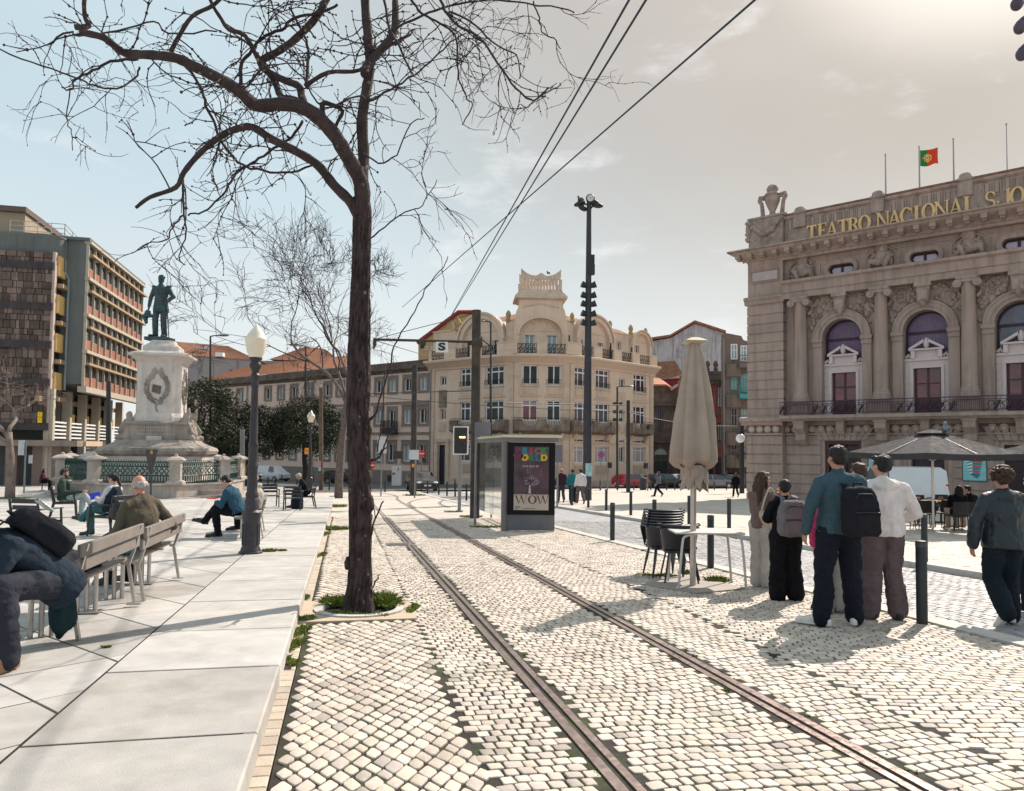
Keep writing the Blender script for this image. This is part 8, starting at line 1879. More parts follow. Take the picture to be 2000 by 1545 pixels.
def terrace():
 WT=mat('pale wood top', (.55, .36, .22), .6, .15, 6, .1, 40)
 def tab(label, x, y):
  p=G(x, y);T=thing('cafe_table', label, 'table', tuple(p), 'wooden topped cafe tables');m=MB();m.bbox(p.x-.45, p.x+.45, p.y-.35, p.y+.35, p.z+.72, p.z+.75, .01);part('tabletop', m, WT, T);m=MB();m.cyl((p.x, p.y), .03, p.z, p.z+.72, 8);m.cyl((p.x, p.y), .24, p.z, p.z+.03, 14);part('pedestal', m, BLACK, T)
  m=MB();m.box(p.x-.06, p.x+.06, p.y-.05, p.y+.05, p.z+.752, p.z+.87);solo('menu_holder', m, mat('menu brown', (.20, .09, .06), .6), 'small brown menu holder on the %s'%label.replace('wooden topped ', ''), 'menu holder', tuple(p+Vector((0, 0, .752))));return p
 tab('wooden topped cafe table left of the parasol pole', 1793, 1024);tab('wooden topped cafe table right of the parasol pole', 1838, 1021);tab('wooden topped cafe table behind the puffer jacket person', 1930, 1020)
 C=thing('cafe_chair', 'dark woven cafe chair at the left cafe table', 'chair', (0, 0, 0), 'dark woven cafe chairs');CM=mat('woven dark', (.018, .017, .022), .7, .3, 30, .4, 120);m=MB();m.bbox(-.23, .23, -.22, .22, .42, .46, .02);part('seat', m, CM, C);m=MB();m.loft([[(x, -.21-.05*(z-.46)-.04*(1-(x/.24)**2), z)for x in(-.24, -.12, 0, .12, .24)]for z in(.47, .65, .84)], closed=False);part('backrest', m, CM, C)
 for x in(-1, 1):
  for y in(-1, 1):m=MB();m.tube([(x*.2, y*.19, .42), (x*.23, y*.22, 0)], .014, 6);part('leg', m, CM, C)
  m=MB();m.tube([(x*.25, -.22, .66), (x*.25, .2, .65), (x*.22, .2, .44)], .014, 6);part('arm', m, CM, C)
 sp=[(1783, 1034, 5, 'dark woven cafe chair just right of the white hoodie'), (1806, 1032, -10, 'dark woven cafe chair left of the parasol pole'), (1842, 1030, 10, 'dark woven cafe chair right of the parasol pole'), (1868, 1037, 4, 'dark woven cafe chair under the left one of the seated pair'), (1888, 1036, -6, 'dark woven cafe chair under the right one of the seated pair'), (1915, 1030, 20, 'dark woven cafe chair half behind the puffer jacket person'), (1800, 1012, 180, 'dark woven cafe chair on the far side of the left cafe table'), (1845, 1010, 175, 'dark woven cafe chair on the far side of the right cafe table')]
 for i, (x, y, a, lab)in enumerate(sp):
  p=G(x, y)
  if i==0:C.location=p;C.rotation_euler=(0, 0, R(a));C['label']=lab
  else:dup(C, p, R(a), lab)
terrace()
p=G(793, 938);CBn=thing('utility_cabinet', 'white utility cabinet at the foot of the long wing', 'cabinet', (p.x, p.y, gz(p.y)));a, b=at(765, 932, 74), at(783, 911, 74);CBn.location=(a.x, 74, gz(74));m=MB();m.bbox(a.x, b.x, 74, 74.8, gz(74), b.z, .03);part('body', m, WHITE, CBn);m=MB();q=at(778, 916, 73.97);m.cbox(q, (.1, .02, .28));m.cbox(at(769, 925, 73.97), (.25, .02, .2));part('sticker', m, mat('sign red', (.55, .03, .03)), CBn)
p=G(1256, 957);m=MB();m.lathe([(.3, 0), (.32, .1), (.32, 1.0), (.34, 1.05), (.28, 1.12), (.02, 1.15)], tuple(p), 16);solo('litter_bin', m, mat('bin paint', (.03, .035, .05), .5), 'round dark litter bin beside the red car', 'bin', tuple(p), smooth=40)
p=G(168, 950, PH);T=thing('cafe_parasol', 'grey cafe parasol open behind the monument railing', 'parasol', tuple(p));m=MB();q=at(187, 880, 43);m.tube([(q.x, 43, gz(43)), (q.x, 43, q.z)], .04, 8);part('pole', m, STEEL, T);m=MB();m.lathe([(2.15, -.95), (2.1, -.8), (1.0, -.3), (.02, 0)], (q.x, 43, q.z), 6, .3);part('canopy', m, mat('grey canvas', (.15, .15, .165), .9, .1, 3, .2, 40), T);T.location=T.location
F=thing('festoon', 'string of dark round bulbs hanging at the top right corner', 'festoon', tuple(at(2004, -30, 6)));m=MB();m.tube([at(2000, -60, 6), at(2004, 40, 6), at(2012, 200, 6)], .012, 6);part('cable', m, BLACK, F)
for x, y in((1986, 8), (1992, 54), (1996, 106)):
 q=at(x, y, 6);m=MB();m.ell(q, (.048, .048, .055), 14, 10);m.tube([q+Vector((0, 0, .02)), q+Vector((.04, 0, .07)), q+Vector((.09, 0, .12))], [.04, .032, .02], 10);part('bulb', m, mat('dark bulb', (.06, .045, .075), .25, .2, 8, 0), F, True)
def bird(label, pos, s, rz, col):
 T=thing('bird', label, 'bird', tuple(pos));m=MB();cap(m, (0, -.10, .12), (0, .02, .17), .05, .075);cap(m, (0, .02, .2), (0, .06, .30), .055, .045);cap(m, (0, -.10, .12), (0, -.24, .06), .04, .015);cap(m, (0, .10, .31), (0, .15, .29), .014, .006)
 for x in(-.03, .03):cap(m, (x, 0, .12), (x, 0, .0), .008, .008)
 me=fuse('body', m, .012, 2);link('body', finish(me, mat('feathers '+col, (.17, .21, .25)if col=='blue' else(.12, .10, .10), .8, .3, 12, .2, 60)), T);m=MB()
 for x in(-1, 1):m.ell((.065*x, -.06, .17), (.02, .13, .055), 10, 6)
 local_part('wing', m, mat('wing grey', (.07, .085, .105), .8, .3, 10), T, True);T.scale=(s, s, s);T.rotation_euler=(0, 0, rz)
bird('grey blue bird perched on the open dark parasol', OP1.location+Vector((.38, 0, at(1823, 842, ub.y).z-ub.z-.12)), 1.15, R(150), 'blue')
q=at(1132, 397, G(1146.5, 977).y);bird('small bird standing on the left floodlight of the mast', q, 1.3, R(60), 'dark');q=at(1070, 537, 78);bird('tiny bird on the balustrade of the corner building', q, 1.3, R(90), 'dark')
# who is in the square
def CL(n, c):return cloth(n, c)
def sit(H=1.72, lean=.05, foot=.42, cross=False, arms='lap', wide=1., hz=.50):
 r=Rig(H, wide);k=r.k;q=hz/k;t=Vector((0, math.sin(lean), math.cos(lean)));p=Vector((0, -.02, q+.04))
 r.set(pelvis=p, waist=p+t*.13, chest=p+t*.32, neck=p+t*.51, head=p+t*.66+Vector((0, .03, 0)))
 for n, x in(('L', -1), ('R', 1)):
  s=p+t*.425+Vector((.178*x*wide, 0, 0));r.set(**{'hip'+n:p+Vector((.09*x, .03, -.01)), 'knee'+n:(.12*x, .43, q+.05), 'ank'+n:(.12*x, foot, .09), 'toe'+n:(.14*x, foot+.18, .03), 'sh'+n:s, 'el'+n:s+Vector((.06*x, .04+math.sin(lean)*.1, -.27)), 'wr'+n:Vector((.10*x, .30+lean*.25, q+.20))})
  if arms=='up':r.set(**{'el'+n:s+Vector((.04*x, .12, -.25)), 'wr'+n:s+Vector((-.07*x, .33, -.20))})
 if cross:r.set(kneeR=(.02, .44, q+.13), ankR=(-.10, .66, q-.18), toeR=(-.10, .84, q-.16))
 return r
def bagthing(label, W, loc, rz, size, m, tilt=0., strap=True, pocket=None, name='backpack', cat='backpack'):
 T=thing(name, label, cat, loc, None, rz);w, d, h=size;mb=MB()
 mb.loft([[(x*a, y*b+oy, z)for x, y in((-.8, -1), (.8, -1), (1, -.5), (1, .7), (.85, 1), (-.85, 1), (-1, .7), (-1, -.5))]for a, b, oy, z in((w*.42, d*.35, 0, -h/2), (w*.5, d*.5, -.01, -h*.42), (w*.5, d*.5, -.01, 0), (w*.46, d*.46, 0, h*.3), (w*.34, d*.36, .01, h*.46), (w*.14, d*.2, .02, h*.5))], True, True)
 me=fuse('body', mb, .014, 3);rough(me, .012, 9, len(label));o=link('body', finish(me, m), T)
 mb=MB();mb.bbox(-w*.38, w*.38, -d*.62, -d*.3, -h*.42, -h*.02, .03);p=local_part('pocket', mb, pocket or m, T);mb=MB();mb.tube([(-w*.36, -d*.63, -h*.03), (0, -d*.65, -h*.02), (w*.36, -d*.63, -h*.03)], .006, 5);mb.tube([(-w*.4, -d*.4, h*.12), (-w*.2, -d*.5, h*.34), (w*.2, -d*.5, h*.34), (w*.4, -d*.4, h*.12)], .006, 5);local_part('zip', mb, BLACK, T)
 mb=MB();mb.tube([(-.05, d*.1, h*.48), (-.04, d*.1, h*.56), (.04, d*.1, h*.56), (.05, d*.1, h*.48)], .010, 6);local_part('handle', mb, m, T)
 if strap:
  for x in((-1, 1)if strap is True else(strap, )):mb=MB();mb.loft([[(x*w*.26+a, y, z)for a in(-.028, .028)]+[(x*w*.26+a, y+.012, z)for a in(.028, -.028)]for y, z in((d*.35, h*.36), (d*.48, h*.55), (d*.5+.14, h*.60), (d*.5+.26, h*.48), (d*.5+.29, h*.1), (d*.5+.24, -h*.2))], True, True);local_part('strap', mb, m, T, 40)
 T.rotation_euler=(tilt, 0, rz);return T
def on_back(P, rz, x, y, z):return P+Vector((math.cos(rz)*x-math.sin(rz)*y, math.sin(rz)*x+math.cos(rz)*y, z))
TEAL, NAVY, JET=CL('teal fleece', (.042, .080, .105)), CL('navy denim', (.008, .011, .019)), CL('jet', (.006, .006, .009))
OFFW=CL('off white', (.66, .61, .60));MAUVE=CL('mauve cord', (.125, .092, .10));LGREY=CL('light grey', (.46, .43, .41));LDEN=CL('light denim', (.33, .40, .44));DTEAL=CL('dark teal', (.01, .028, .036))
p=G(1640, 1223);r=Rig(1.87, 1.10);r.set(ankL=(-.185, -.02, .085), toeL=(-.30, .11, .03), kneeL=(-.15, .01, .5), ankR=(.155, 0, .085), toeR=(.27, .13, .03), kneeR=(.125, .02, .5), elL=(-.305, -.05, 1.14), wrL=(-.30, .06, .90), elR=(.30, -.02, 1.14), wrR=(.26, .14, .95))
grow('person', 'tall person seen from behind in teal sweatshirt and navy trousers with white shoes', r, p, R(4), 'tan', TEAL, NAVY, 'white', 'black', 'short', .011, hem=.05, legw=1.5)
bagthing('black backpack hung on one shoulder of the tall person in teal', None, on_back(p, R(4), .08, -.27, 1.20), R(10), (.36, .20, .50), CL('bag black', (.012, .012, .018)), R(-4), -1)
p=G(1726, 1210);r=Rig(1.79, 1.12);r.set(ankL=(-.13, 0, .085), toeL=(-.16, .17, .03), ankR=(.15, .0, .085), toeR=(.2, .16, .03), elL=(-.32, -.03, 1.13), wrL=(-.16, .16, 1.0), elR=(.33, -.03, 1.13), wrR=(.17, .16, 1.0));r.face=Vector((-.35, 1, 0))
grow('person', 'person in white hoodie and washed mauve grey trousers with hands in front pocket', r, p, R(-3), 'fair', OFFW, MAUVE, 'black', 'black', 'short', .011, True, 'hoodie', legw=1.9, hem=.07)
p=G(1535, 1172);r=Rig(1.50, 1.0);r.set(elL=(-.27, .02, 1.16), wrL=(-.14, .24, 1.14), elR=(.26, 0, 1.14), wrR=(.15, .2, 1.0), ankL=(-.12, 0, .085), toeL=(-.13, .16, .03), ankR=(.14, 0, .085), toeR=(.25, .12, .03));r.face=Vector((.3, 1, 0))
grow('person', 'short person in black with slick black hair and a grey backpack', r, p, R(0), 'fair', JET, JET, 'white', 'black', 'short', .010, legw=2.4)
bagthing('grey backpack worn by the short person in black', None, on_back(p, 0, 0, -.235, 1.03), 0, (.34, .19, .44), CL('grey canvas', (.15, .14, .15)), 0, True)
p=G(1490, 1147);r=Rig(1.60, .9, .92);r.set(elR=(.27, .06, 1.16), wrR=(.10, .24, 1.36), elL=(-.2, .03, 1.13), wrL=(-.06, .22, 1.06), ankL=(-.1, 0, .085), ankR=(.1, .02, .085));r.face=Vector((.45, 1, -.05))
grow('person', 'long haired person in mauve jumper and pale trousers eating a snack', r, p, R(-58), 'fair', CL('plum knit', (.15, .105, .105)), LGREY, 'black', 'brown', 'long', .010, legw=2.0)
def snack(q):T=thing('snack', 'small orange snack held at the mouth by the long haired person', 'snack', q);mb=MB();cap(mb, (0, 0, 0), (.05, .01, -.015), .016, .02);cap(mb, (.05, .01, -.015), (.085, .02, -.03), .024, .022);local_part('roll', mb, mat('orange roll', (.55, .22, .08), .7, .2, 20), T, True)
snack(on_back(p, R(-58), .08, .20, 1.335))
T=thing('shoulder_bag', 'pale beige shoulder bag under the arm of the long haired person', 'bag', on_back(p, R(-58), .21, -.10, 1.0), None, R(-58));mb=MB();mb.loft([[(x*.05, y*a, z-.12*(1-y*y)*(z<0))for x, y in((-1, -.9), (1, -.9), (1, -.4), (1, .4), (1, .9), (-1, .9), (-1, .4), (-1, -.4))]for a, z in((.14, -.06), (.2, .0), (.19, .07))], True, True);me=fuse('body', mb, .012, 3);link('body', finish(me, mat('bone leather', (.42, .35, .27), .5, .1, 6)), T);mb=MB();mb.tube(spline([(0, -.18, .06), (-.02, -.08, .24), (-.05, .06, .37), (-.02, .14, .24), (0, .18, .06)], 4), .012, 6);local_part('strap', mb, mat('bone leather', (.42, .35, .27)), T)
p=G(1627, 1196);r=Rig(1.56, .95);r.set(elL=(-.27, -.02, 1.14));grow('person', 'person in striped pink top and pale trousers mostly hidden by the tall person in teal', r, p, R(8), 'fair', mat('pink stripe', (.42, .035, .12), .85, .3, 25), LGREY, 'black', 'chestnut', 'bob', .012, legw=2.0)
p=G(1681, 1189);r=Rig(1.71, .95);grow('person', 'brown haired person in turquoise trousers standing between teal and white tops', r, p, R(12), 'fair', JET, CL('turquoise', (.03, .18, .21)), 'tan', 'brown', 'short', .012, legw=1.6)
p=G(1964, 1221, -.07);r=Rig(1.73, 1.08);r.set(ankL=(-.08, -.16, .17), toeL=(-.10, -.05, .03), kneeL=(-.10, .08, .53), ankR=(.12, .10, .085), toeR=(.16, .27, .03), kneeR=(.11, .10, .5), elL=(-.33, -.02, 1.13), wrL=(-.33, .02, .89), elR=(.31, .02, 1.13), wrR=(.28, .12, .9));r.face=Vector((.2, 1, -.1))
grow('person', 'curly haired person in dark teal hooded puffer jacket walking away at the right edge', r, p, R(-2), 'tan', mat('teal nylon', (.011, .022, .031), .38, .2, 6, .25, 40), CL('teal denim', (.008, .016, .024)), 'white', 'brown', 'curly', .011, True, 'puffer', legw=1.7, hem=.10)
p=G(2024, 1196, -.07);r=Rig(1.70);grow('person', 'person with reddish curls cut off by the right picture edge', r, p, R(10), 'fair', JET, NAVY, 'black', 'chestnut', 'curly', .013, legw=1.4)
for px, py, a, f, lab in((1871, 1035, R(-8), (.5, 1, -.1), 'left one of the pair in black coats leaning together under the open parasol'), (1893, 1034, R(10), (-.6, 1, -.1), 'right one of the pair in black coats leaning together under the open parasol')):
 p=G(px, py);r=sit(1.68, -.02, .36, wide=1.1);r.face=Vector(f);r.shift(('head', ), (.05 if f[0]>0 else-.05, 0, 0));grow('person', lab, r, p, a, 'fair', JET, CL('beige twill', (.30, .24, .20)), 'tan', 'black', 'bob' if f[0]>0 else 'short', .014, True, 'jacket', hem=.16)
def walker(label, px, py, H, rz, top, legs, hair, skin='tan', st='short', kind='sweater', ph=1, lift=.0, arms=None):
 p=G(px, py);r=Rig(H, 1.04);s=ph;r.set(kneeL=(-.1, .16*s, .52), ankL=(-.1, .26*s if s>0 else .30*s, .09 if s>0 else .2), toeL=(-.1, .42*s if s>0 else .30*s+.1, .04), kneeR=(.1, -.02*s+(.05 if s>0 else 0), .5), ankR=(.1, -.28*s if s>0 else .2, .19 if s>0 else .09), toeR=(.1, -.20*s if s>0 else .37, .05), elL=(-.27, -.08, 1.13), wrL=(-.28, .05, .9), elR=(.27, .02, 1.13), wrR=(.28, .14, .9))
 if arms:r.set(**arms)
 return grow('person', label, r, p, rz, skin, top, legs, 'black', hair, st, .022, False, kind)
walker('bald person in maroon body warmer walking away by the advert panel', 1096, 981, 1.74, R(4), CL('maroon', (.05, .016, .025)), CL('slate denim', (.035, .042, .055)), 'stubble', 'ruddy', 'bald', 'jacket')
walker('person in bright teal shirt walking away beside the mast', 1118, 983, 1.72, R(-6), CL('bright teal', (.02, .15, .17)), DTEAL, 'black', ph=-1);walker('person in white sweater and mauve trousers walking away past the mast', 1134, 984, 1.73, R(12), OFFW, MAUVE, 'black', kind='hoodie')
walker('distant person in red jacket by the corner building', 1154, 950, 1.72, R(-70), CL('red shell', (.35, .02, .03)), JET, 'brown', kind='jacket');walker('person in denim jacket crossing the plaza with a hand at the ear', 1286, 970, 1.66, R(72), CL('grey denim', (.10, .12, .14)), JET, 'brown', 'fair', 'bob', 'jacket', arms=dict(elR=(.26, .10, 1.2), wrR=(.12, .10, 1.5)))
walker('person in long black coat seen from behind near the theatre corner', 1437, 971, 1.62, R(0), JET, JET, 'chestnut', 'fair', 'bob', 'puffer');walker('dark dressed person walking along the foot of the long wing', 745, 942, 1.75, R(-80), JET, NAVY, 'black', kind='jacket');walker('dark dressed person standing at the shop pillars on the far left', 101, 950, 1.8, R(-40), NAVY, JET, 'black', kind='jacket')
def seat(label, px, py, h, r, rz, **k):p=G(px, py, h);return p, grow('person', label, r, p, rz, **k)
r=sit(1.6, .1);p, _=seat('small person in maroon seated by the shop pillars', 82, 958, PH, r, R(-70), top=CL('maroon', (.05, .016, .025)), legs=JET, hair='black', hairstyle='bob', vox=.02, near=False)
def stool(q):T=thing('stool', 'low dark stool under the small person in maroon', 'stool', q);mb=MB();mb.bbox(-.18, .18, -.18, .18, .40, .44, .02);local_part('seat', mb, BLACK, T);mb=MB();mb.cyl((0, 0), .03, 0, .40);mb.cyl((0, 0), .16, 0, .02);local_part('pedestal', mb, BLACK, T)
stool(p)
p=FCH.location;r=sit(1.72, .42);r.face=Vector((0, 1, -.55));grow('person', 'grey haired person in black and white jacket bent over in a far armchair', r, p, R(112), 'tan', JET, JET, 'black', 'grey', 'short', .014, True, 'jacket')
q=G(580, 994, PH);bagthing('dark backpack standing on the slabs between the far armchairs', None, q+Vector((0, 0, .26)), R(20), (.42, .26, .52), CL('bag navy', (.014, .016, .026)), 0, False)
p=BCH.location;r=sit(1.78, -.06, .40, True, wide=1.1);r.set(wrL=(-.12, .40, .68), wrR=(.20, .40, .70));r.face=Vector((-.1, 1, -.12))
def print_(T, rig, h):
 mb=MB();rn=random.Random(3);n=Vector((0, 1, .06))
 for i in range(16):mb.cbox((rn.uniform(-.09, .09), rig['chest'].y+.165, rig['chest'].z+rn.uniform(-.09, .05)), (rn.uniform(.02, .06), .03, .02))
 local_part('shirt_print', mb, mat('red print', (.35, .07, .06), .8), T);mb=MB()
 for x in(-1, 1):chain(mb, [rig['neck']+Vector((.05*x, .05, -.02)), rig['chest']+Vector((.12*x, .145, .05)), rig['waist']+Vector((.13*x, .15, -.08))], [.03, .05, .045])
 me=fuse('open_jacket', mb, .012, 2);link('open_jacket', finish(me, CL('bottle green', (.035, .06, .048))), T)
grow('person', 'bearded person in bottle green jacket and pale jeans with crossed legs', r, p, R(-66), 'tan', CL('bottle green', (.035, .06, .048)), LDEN, 'black', 'black', 'short', .010, True, 'jacket', beard='black', extra=print_)
p=WCH.location;r=sit(1.64, -.05, .40, True, 'up', .92);r.face=Vector((0, 1, -.35))
def vest(T, rig, h):
 mb=MB();J=rig.J;rings=[]
 for q, a, b in((J['pelvis']-Vector((0, 0, .04)), .205, .165), (J['waist'], .195, .158), (J['chest'], .205, .165), (J['neck']-Vector((0, 0, .07)), .17, .13), (J['neck'], .085, .08)):rings.append([q+Vector((a*math.cos(t), b*math.sin(t), 0))for t in[2*math.pi*i/18 for i in range(18)]])
 mb.loft(rings, True, True);me=fuse('vest', mb, .012, 3);rough(me, .012, 9, 2);link('vest', finish(me, CL('quilted navy', (.018, .026, .042))), T);mb=MB()
 for x in(-1, 1):mb.ell(h(.032*x, .096, .004), (.024, .008, .017), 10, 6)
 local_part('sunglasses', mb, BLACK, T, True)
grow('person', 'ponytailed person in quilted vest and teal trousers looking at a phone', r, p, R(76), 'fair', CL('white knit', (.52, .52, .55)), CL('sea green', (.05, .14, .15)), 'black', 'black', 'pony', .010, extra=vest)
q=on_back(p, R(76), 0, .40, .80);T=thing('phone', 'bright blue phone held by the ponytailed person', 'phone', q, None, R(76));mb=MB();mb.bbox(-.10, .10, -.006, .006, -.07, .07, .005);local_part('case', mb, mat('blue case', (.045, .06, .62), .4, .05, 4, 0), T);T.rotation_euler=(R(-18), R(-10), R(40))
q=on_back(p, R(76), -.16, -.36, .56);bagthing('black handbag hung on the armchair of the ponytailed person', None, q, R(60), (.36, .20, .40), mat('black leather', (.014, .014, .02), .35, .2, 8, .2), R(8), False, None, 'handbag', 'bag')
bp=B2.location+Vector((-.20, .12, 0));r=sit(1.74, .10, .38, wide=1.06);r.set(wrL=(-.18, .28, .55), wrR=(.26, .16, .60), elR=(.34, -.10, .70));r.face=Vector((.28, 1, -.10));r.hup=Vector((0, 0, 1))
grow('person', 'balding white haired person in olive and black coat sitting on the farther bench', r, bp, R(62), 'ruddy', CL('olive wool', (.10, .083, .062)), JET, 'black', 'grey', 'bald', .010, True, 'jacket', hem=.12)
mb=MB();cap(mb, (-.25, 0, .04), (.2, .02, .05), .06, .05);me=fuse('blue_bag', mb, .012, 2);rough(me, .02, 8, 1);o=link('blue_bag', finish(me, CL('cyan cloth', (.05, .25, .33))));o.location=B2.location+Vector((-.22, -.45, .46));tag(o, 'crumpled cyan cloth on the bench beside the person in olive coat', 'cloth')
p=G(447, 1050, PH);r=sit(1.72, .40, .34, True, wide=1.05);r.face=Vector((0, 1, -.7));grow('person', 'dark haired person in blue jacket bent over a book beside the lamp post', r, p+Vector((.12, .1, 0)), R(84), 'fair', CL('petrol blue', (.025, .075, .12)), JET, 'black', 'black', 'short', .011, True, 'jacket')
p=G(474, 1040, PH);r=sit(1.66, .15);r.face=Vector((-.3, 1, -.2));grow('person', 'white haired person half hidden by the nearer ornate lamp post', r, p+Vector((.12, .55, 0)), R(95), 'ruddy', CL('cream jumper', (.42, .38, .33)), JET, 'black', 'grey', 'short', .013, True, 'hoodie')
q=G(410, 1012, PH);T=thing('book', 'small red book on the knee of the person in blue jacket', 'book', (q.x+.1, q.y-.1, q.z+.56));mb=MB();mb.bbox(-.13, .13, -.09, .09, -.012, .012, .004);local_part('cover', mb, mat('book red', (.5, .02, .03), .5), T)
bp=Vector((-3.50, 5.72, gz(5.72)+PH));r=sit(1.86, .84, .40, False, wide=1.06);r.set(wrL=(-.05, .66, .50), wrR=(.08, .66, .52), elL=(-.24, .42, .60), elR=(.26, .40, .60), kneeR=(-.02, .46, .54), ankR=(-.08, .43, .09), toeR=(-.10, .61, .03), kneeL=(-.30, .40, .54), ankL=(-.36, .36, .09), toeL=(-.44, .52, .03));r.face=Vector((0, 1, -.8));r.hup=Vector((0, .6, 1))
HP=grow('person', 'hunched person in navy top and faded black jeans leaning forward at the left edge', r, bp, R(140), 'fair', CL('navy sweat', (.017, .028, .045)), CL('faded black denim', (.028, .031, .043)), 'tan', 'brown', 'short', .011, True, 'sweater', hem=.14, legw=1.2)
q=on_back(bp, R(140), .0, .09, .92);o=bagthing('black backpack on the back of the hunched person', None, q, R(138), (.32, .19, .46), CL('bag coal', (.012, .013, .018)), R(-48), True);mb=MB();mb.bbox(-.07, .09, -.165, -.15, .05, .17, .01);local_part('reflective_patch', mb, mat('mint plastic', (.36, .46, .42), .3), o)
mb=MB();q=b1.location+dirb*-.78+Vector((-.14, 0, 0));cap(mb, (0, 0, .46), (.13, .0, .45), .09, .08);cap(mb, (.13, 0, .44), (.16, -.02, .2), .07, .10);cap(mb, (.16, 0, .2), (.12, 0, .07), .09, .03);me=fuse('jacket', mb, .014, 3);rough(me, .035, 6, 1, (1, 1, .5));o=link('jacket', finish(me, CL('teal jacket', (.014, .035, .042))));o.location=q;tag(o, 'dark teal jacket hanging over the bench end behind the hunched person', 'jacket')
mb=MB();q=b1.location+dirb*-.15+Vector((-.22, 0, .45));chain(mb, [(-.05, -.34, .06), (0, -.1, .09), (.05, .2, .08), (.1, .38, .05)], [.10, .13, .12, .07]);me=fuse('coat', mb, .014, 3);rough(me, .04, 6, 2);o=link('coat', finish(me, CL('coal coat', (.022, .022, .03))));o.location=q;o.rotation_euler=(0, 0, ang);tag(o, 'rolled black coat lying on the nearer bench seat', 'coat')
# cars, vans, motorbike
TYRE=mat('tyre', (.015, .015, .016), .8, .2, 10);RIM=mat('rim', (.35, .35, .36), .35, .1, 6, 0, 1, .8);CGL=glass_mat('car glass', (.03, .04, .045), .04, .3, 2, .8);HLT=mat('headlight', (.7, .72, .75), .1, .05, 5, 0);TLT=mat('tail light', (.45, .015, .02), .2, .1, 5, 0);CPL=mat('number plate', (.6, .6, .6), .5, .1, 20, 0)
def vehicle(label, col, loc, rz, kind='hatch', L=4.0, W=1.75, H=1.47, cat='car', grp='cars in the street'):
 T=thing('parked_car' if cat=='car' else 'van', label, cat, loc, grp if cat=='car' else None, rz);P=mat('paint '+'%.2f%.2f%.2f'%col, col, .3, .04, 2, 0, coat=.6);h=L/2
 if kind=='van':roof=[(-h, .55, .95), (-h+.06, 1.0, H*.93), (-h+.25, 1., H), (h-1.75, 1., H), (h-1.45, .98, H*.965), (h-.72, .98, 1.16), (h-.55, .97, 1.10), (h-.1, .9, .96), (h, .7, .75)];belt=1.12
 else:roof=[(-h, .55, .78), (-h+.08, .95, .95), (-h+.38, 1, H*.9), (-h+.8, 1, H), (h-2.15, 1, H), (h-1.75, .99, H*.95), (h-1.05, .98, .98), (h-.9, .97, .94), (h-.25, .92, .80), (h, .7, .6)];belt=.93
 def sect(y, k, zt):
  w=W/2*(.9+.1*k);b=min(belt, zt);wr=w*(1-.23*max(0, zt-belt)/(H-belt));zb=.22+.1*(abs(y)>h-.2)
  return[(-w*.9, y, zb), (-w, y, zb+.16), (-w, y, b*.72), (-w*.97, y, b), (-(w*.97*.5+wr*.5), y, b*.5+zt*.5), (-wr, y, zt-.03), (-wr*.8, y, zt), (wr*.8, y, zt), (wr, y, zt-.03), (w*.97*.5+wr*.5, y, b*.5+zt*.5), (w*.97, y, b), (w, y, b*.72), (w, y, zb+.16), (w*.9, y, zb)]
 m=MB();m.loft([sect(*q)for q in roof], True, True);local_part('body', m, P, T, 32)
 ws, rs_=[q for q in roof if q[2]>belt+.02], None
 def glass(name, q):
  c=sum((Vector(x)for x in q), Vector())/len(q);n=(Vector(q[1])-Vector(q[0])).cross(Vector(q[2])-Vector(q[1])).normalized();n=n if n.dot(c-Vector((0, 0, .7)))>0 else-n;m=MB();o=[Vector(x)+(c-Vector(x))*.07+n*.012 for x in q];m.loft([o, [x-n*.03 for x in o]], True, True);local_part(name, m, CGL, T)
 i0=4 if kind!='van' else 3;a, b=roof[i0+(1 if kind!='van' else 1)], roof[i0+2];A, B=sect(*a), sect(*b);glass('windscreen', [A[5], A[8], B[10], B[3]])
 if kind!='van':A, B=sect(*roof[2]), sect(*roof[1]);glass('rear_window', [A[5], A[8], B[10], B[3]])
 for s in(0, 1):
  ids=((3, 5)if s==0 else(10, 8));y0, y1=(-h+.6, h-1.5)if kind!='van' else(h-2.1, h-1.25);yy=[(y0, y0+(y1-y0)*.46), (y0+(y1-y0)*.5, y1)]if kind!='van' else[(y0, y1)]
  for(u, v), last in zip(yy, (False, True)):
   q0, q1=sect(u, 1, H), sect(v, 1, H);ze=belt+.02;lo0, up0, lo1, up1=Vector(q0[ids[0]]), Vector(q0[ids[1]]), Vector(q1[ids[0]]), Vector(q1[ids[1]])
   if last or kind=='van':lo1.y+=.42;up1.y-=.06
   if not last and kind!='van':up0.y+=.15
   glass('side_window', [lo0, lo1, up1, up0])
  x=-1 if s==0 else 1;m=MB();m.cbox((x*W*.52, h-1.45, belt+.06), (.16, .1, .12), 0, .02);local_part('mirror', m, P, T)
 for x in(-1, 1):
  for y in(-h+.75, h-.8):
   m=MB();m.tube([(x*(W/2-.2), y, .31), (x*(W/2+.012), y, .31)], .31, 20);w=local_part('wheel', m, TYRE, T, 40);m=MB();m.tube([(x*(W/2), y, .31), (x*(W/2+.02), y, .31)], .19, 14)
   r=link('rim', mesh_of('rim', m, RIM, None, 40), w);m=MB();m.tube([(x*(W/2-.01), y+.37*math.cos(t), .31+.37*math.sin(t))for t in[math.pi*i/10 for i in range(11)]], .035, 5);local_part('wheel_arch', m, BLACK, T)
  m=MB();m.ell((x*W*.36, h-.17, .68), (.2, .16, .09), 10, 6, Matrix.Rotation(-.25*x, 3, 'Z'));local_part('headlight', m, HLT, T, True);m=MB();m.bbox(x*W*.43-.09, x*W*.43+.09, -h-.0, -h+.16, .74, 1.02 if kind!='van' else 1.25, .03);local_part('tail_light', m, TLT, T)
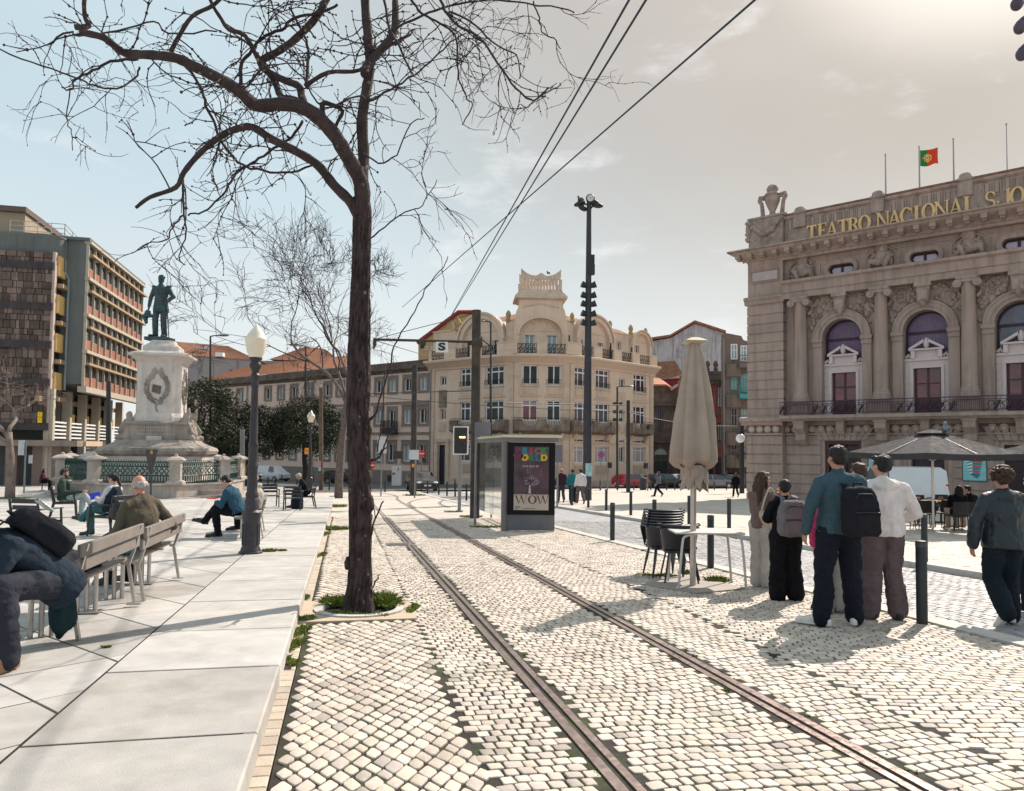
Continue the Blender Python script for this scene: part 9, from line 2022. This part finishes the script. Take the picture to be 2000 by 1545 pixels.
 for y in(h-.03, -h-.02):m=MB();m.box(-.26, .26, y, y+.06, .42, .53);local_part('number_plate', m, CPL, T)
 m=MB();m.bbox(-W*.44, W*.44, h-.14, h+.01, .22, .46, .04);m.bbox(-W*.3, W*.3, h-.12, h-.0, .55, .63, .02);local_part('bumper', m, BLACK, T);return T
def pz(px, Y, dz=.012):q=at(px, 900, Y);return Vector((q.x, Y, gz(Y)+dz))
vehicle('black hatchback driving towards us by the track curve', (.012, .017, .022), pz(824, 57), R(200));vehicle('dark grey hatchback half hidden by the big bare tree', (.03, .03, .036), pz(668, 80), R(-100));vehicle('deep red hatchback parked before the corner building', (.26, .012, .025), pz(1234, 76), R(-58));vehicle('black estate car behind the person in denim jacket', (.012, .012, .016), pz(1296, 79), R(-70), L=4.5);vehicle('white car partly behind the closed parasol', (.6, .62, .64), pz(1336, 81), R(-70));vehicle('silver grey car just right of the closed parasol', (.16, .16, .18), pz(1392, 79), R(-72), L=4.4);vehicle('dark car behind the person in long black coat', (.02, .022, .03), pz(1432, 80), R(-72), L=4.3);vehicle('black car at the foot of the globe lamp', (.012, .012, .016), pz(1470, 84), R(-75))
vehicle('white panel van parked before the theatre beyond the cafe tables', (.62, .64, .66), pz(1731, 32.5, 0), R(80), 'van', 4.4, 1.85, 1.96, 'van');vehicle('white delivery van on the road behind the ornate lamp post', (.6, .62, .65), pz(534, 92), R(-125), 'van', 4.5, 1.85, 1.9, 'van');vehicle('yellow taxi coloured van behind the green railing', (.45, .24, .03), pz(472, 96), R(-110), 'van', 4.4, 1.8, 1.9, 'van')
T=thing('motorbike', 'dark motorbike parked left of the white delivery van', 'motorbike', pz(510, 78), None, R(-160));m=MB()
for y in(-.65, .65):m=MB();m.tube([(.06*s, y, .31)for s in(-1, 1)], .31, 18);local_part('wheel', m, TYRE, T, 40)
m=MB();cap(m, (0, -.45, .72), (0, .05, .78), .13, .15);cap(m, (0, .1, .8), (0, .35, .78), .16, .13);cap(m, (0, 0, .45), (0, .25, .42), .2, .18);m.tube([(0, .65, .31), (0, .42, .9), (0, .34, 1.1)], .05, 6);m.tube([(-.36, .26, 1.1), (0, .36, 1.06), (.36, .26, 1.1)], .025, 6);m.tube([(0, -.65, .31), (0, -.1, .5)], .05, 6);local_part('frame', m, BLACK, T, True);m=MB();m.ell((0, .52, .88), (.13, .1, .13), 10, 7);local_part('headlight', m, HLT, T, True)
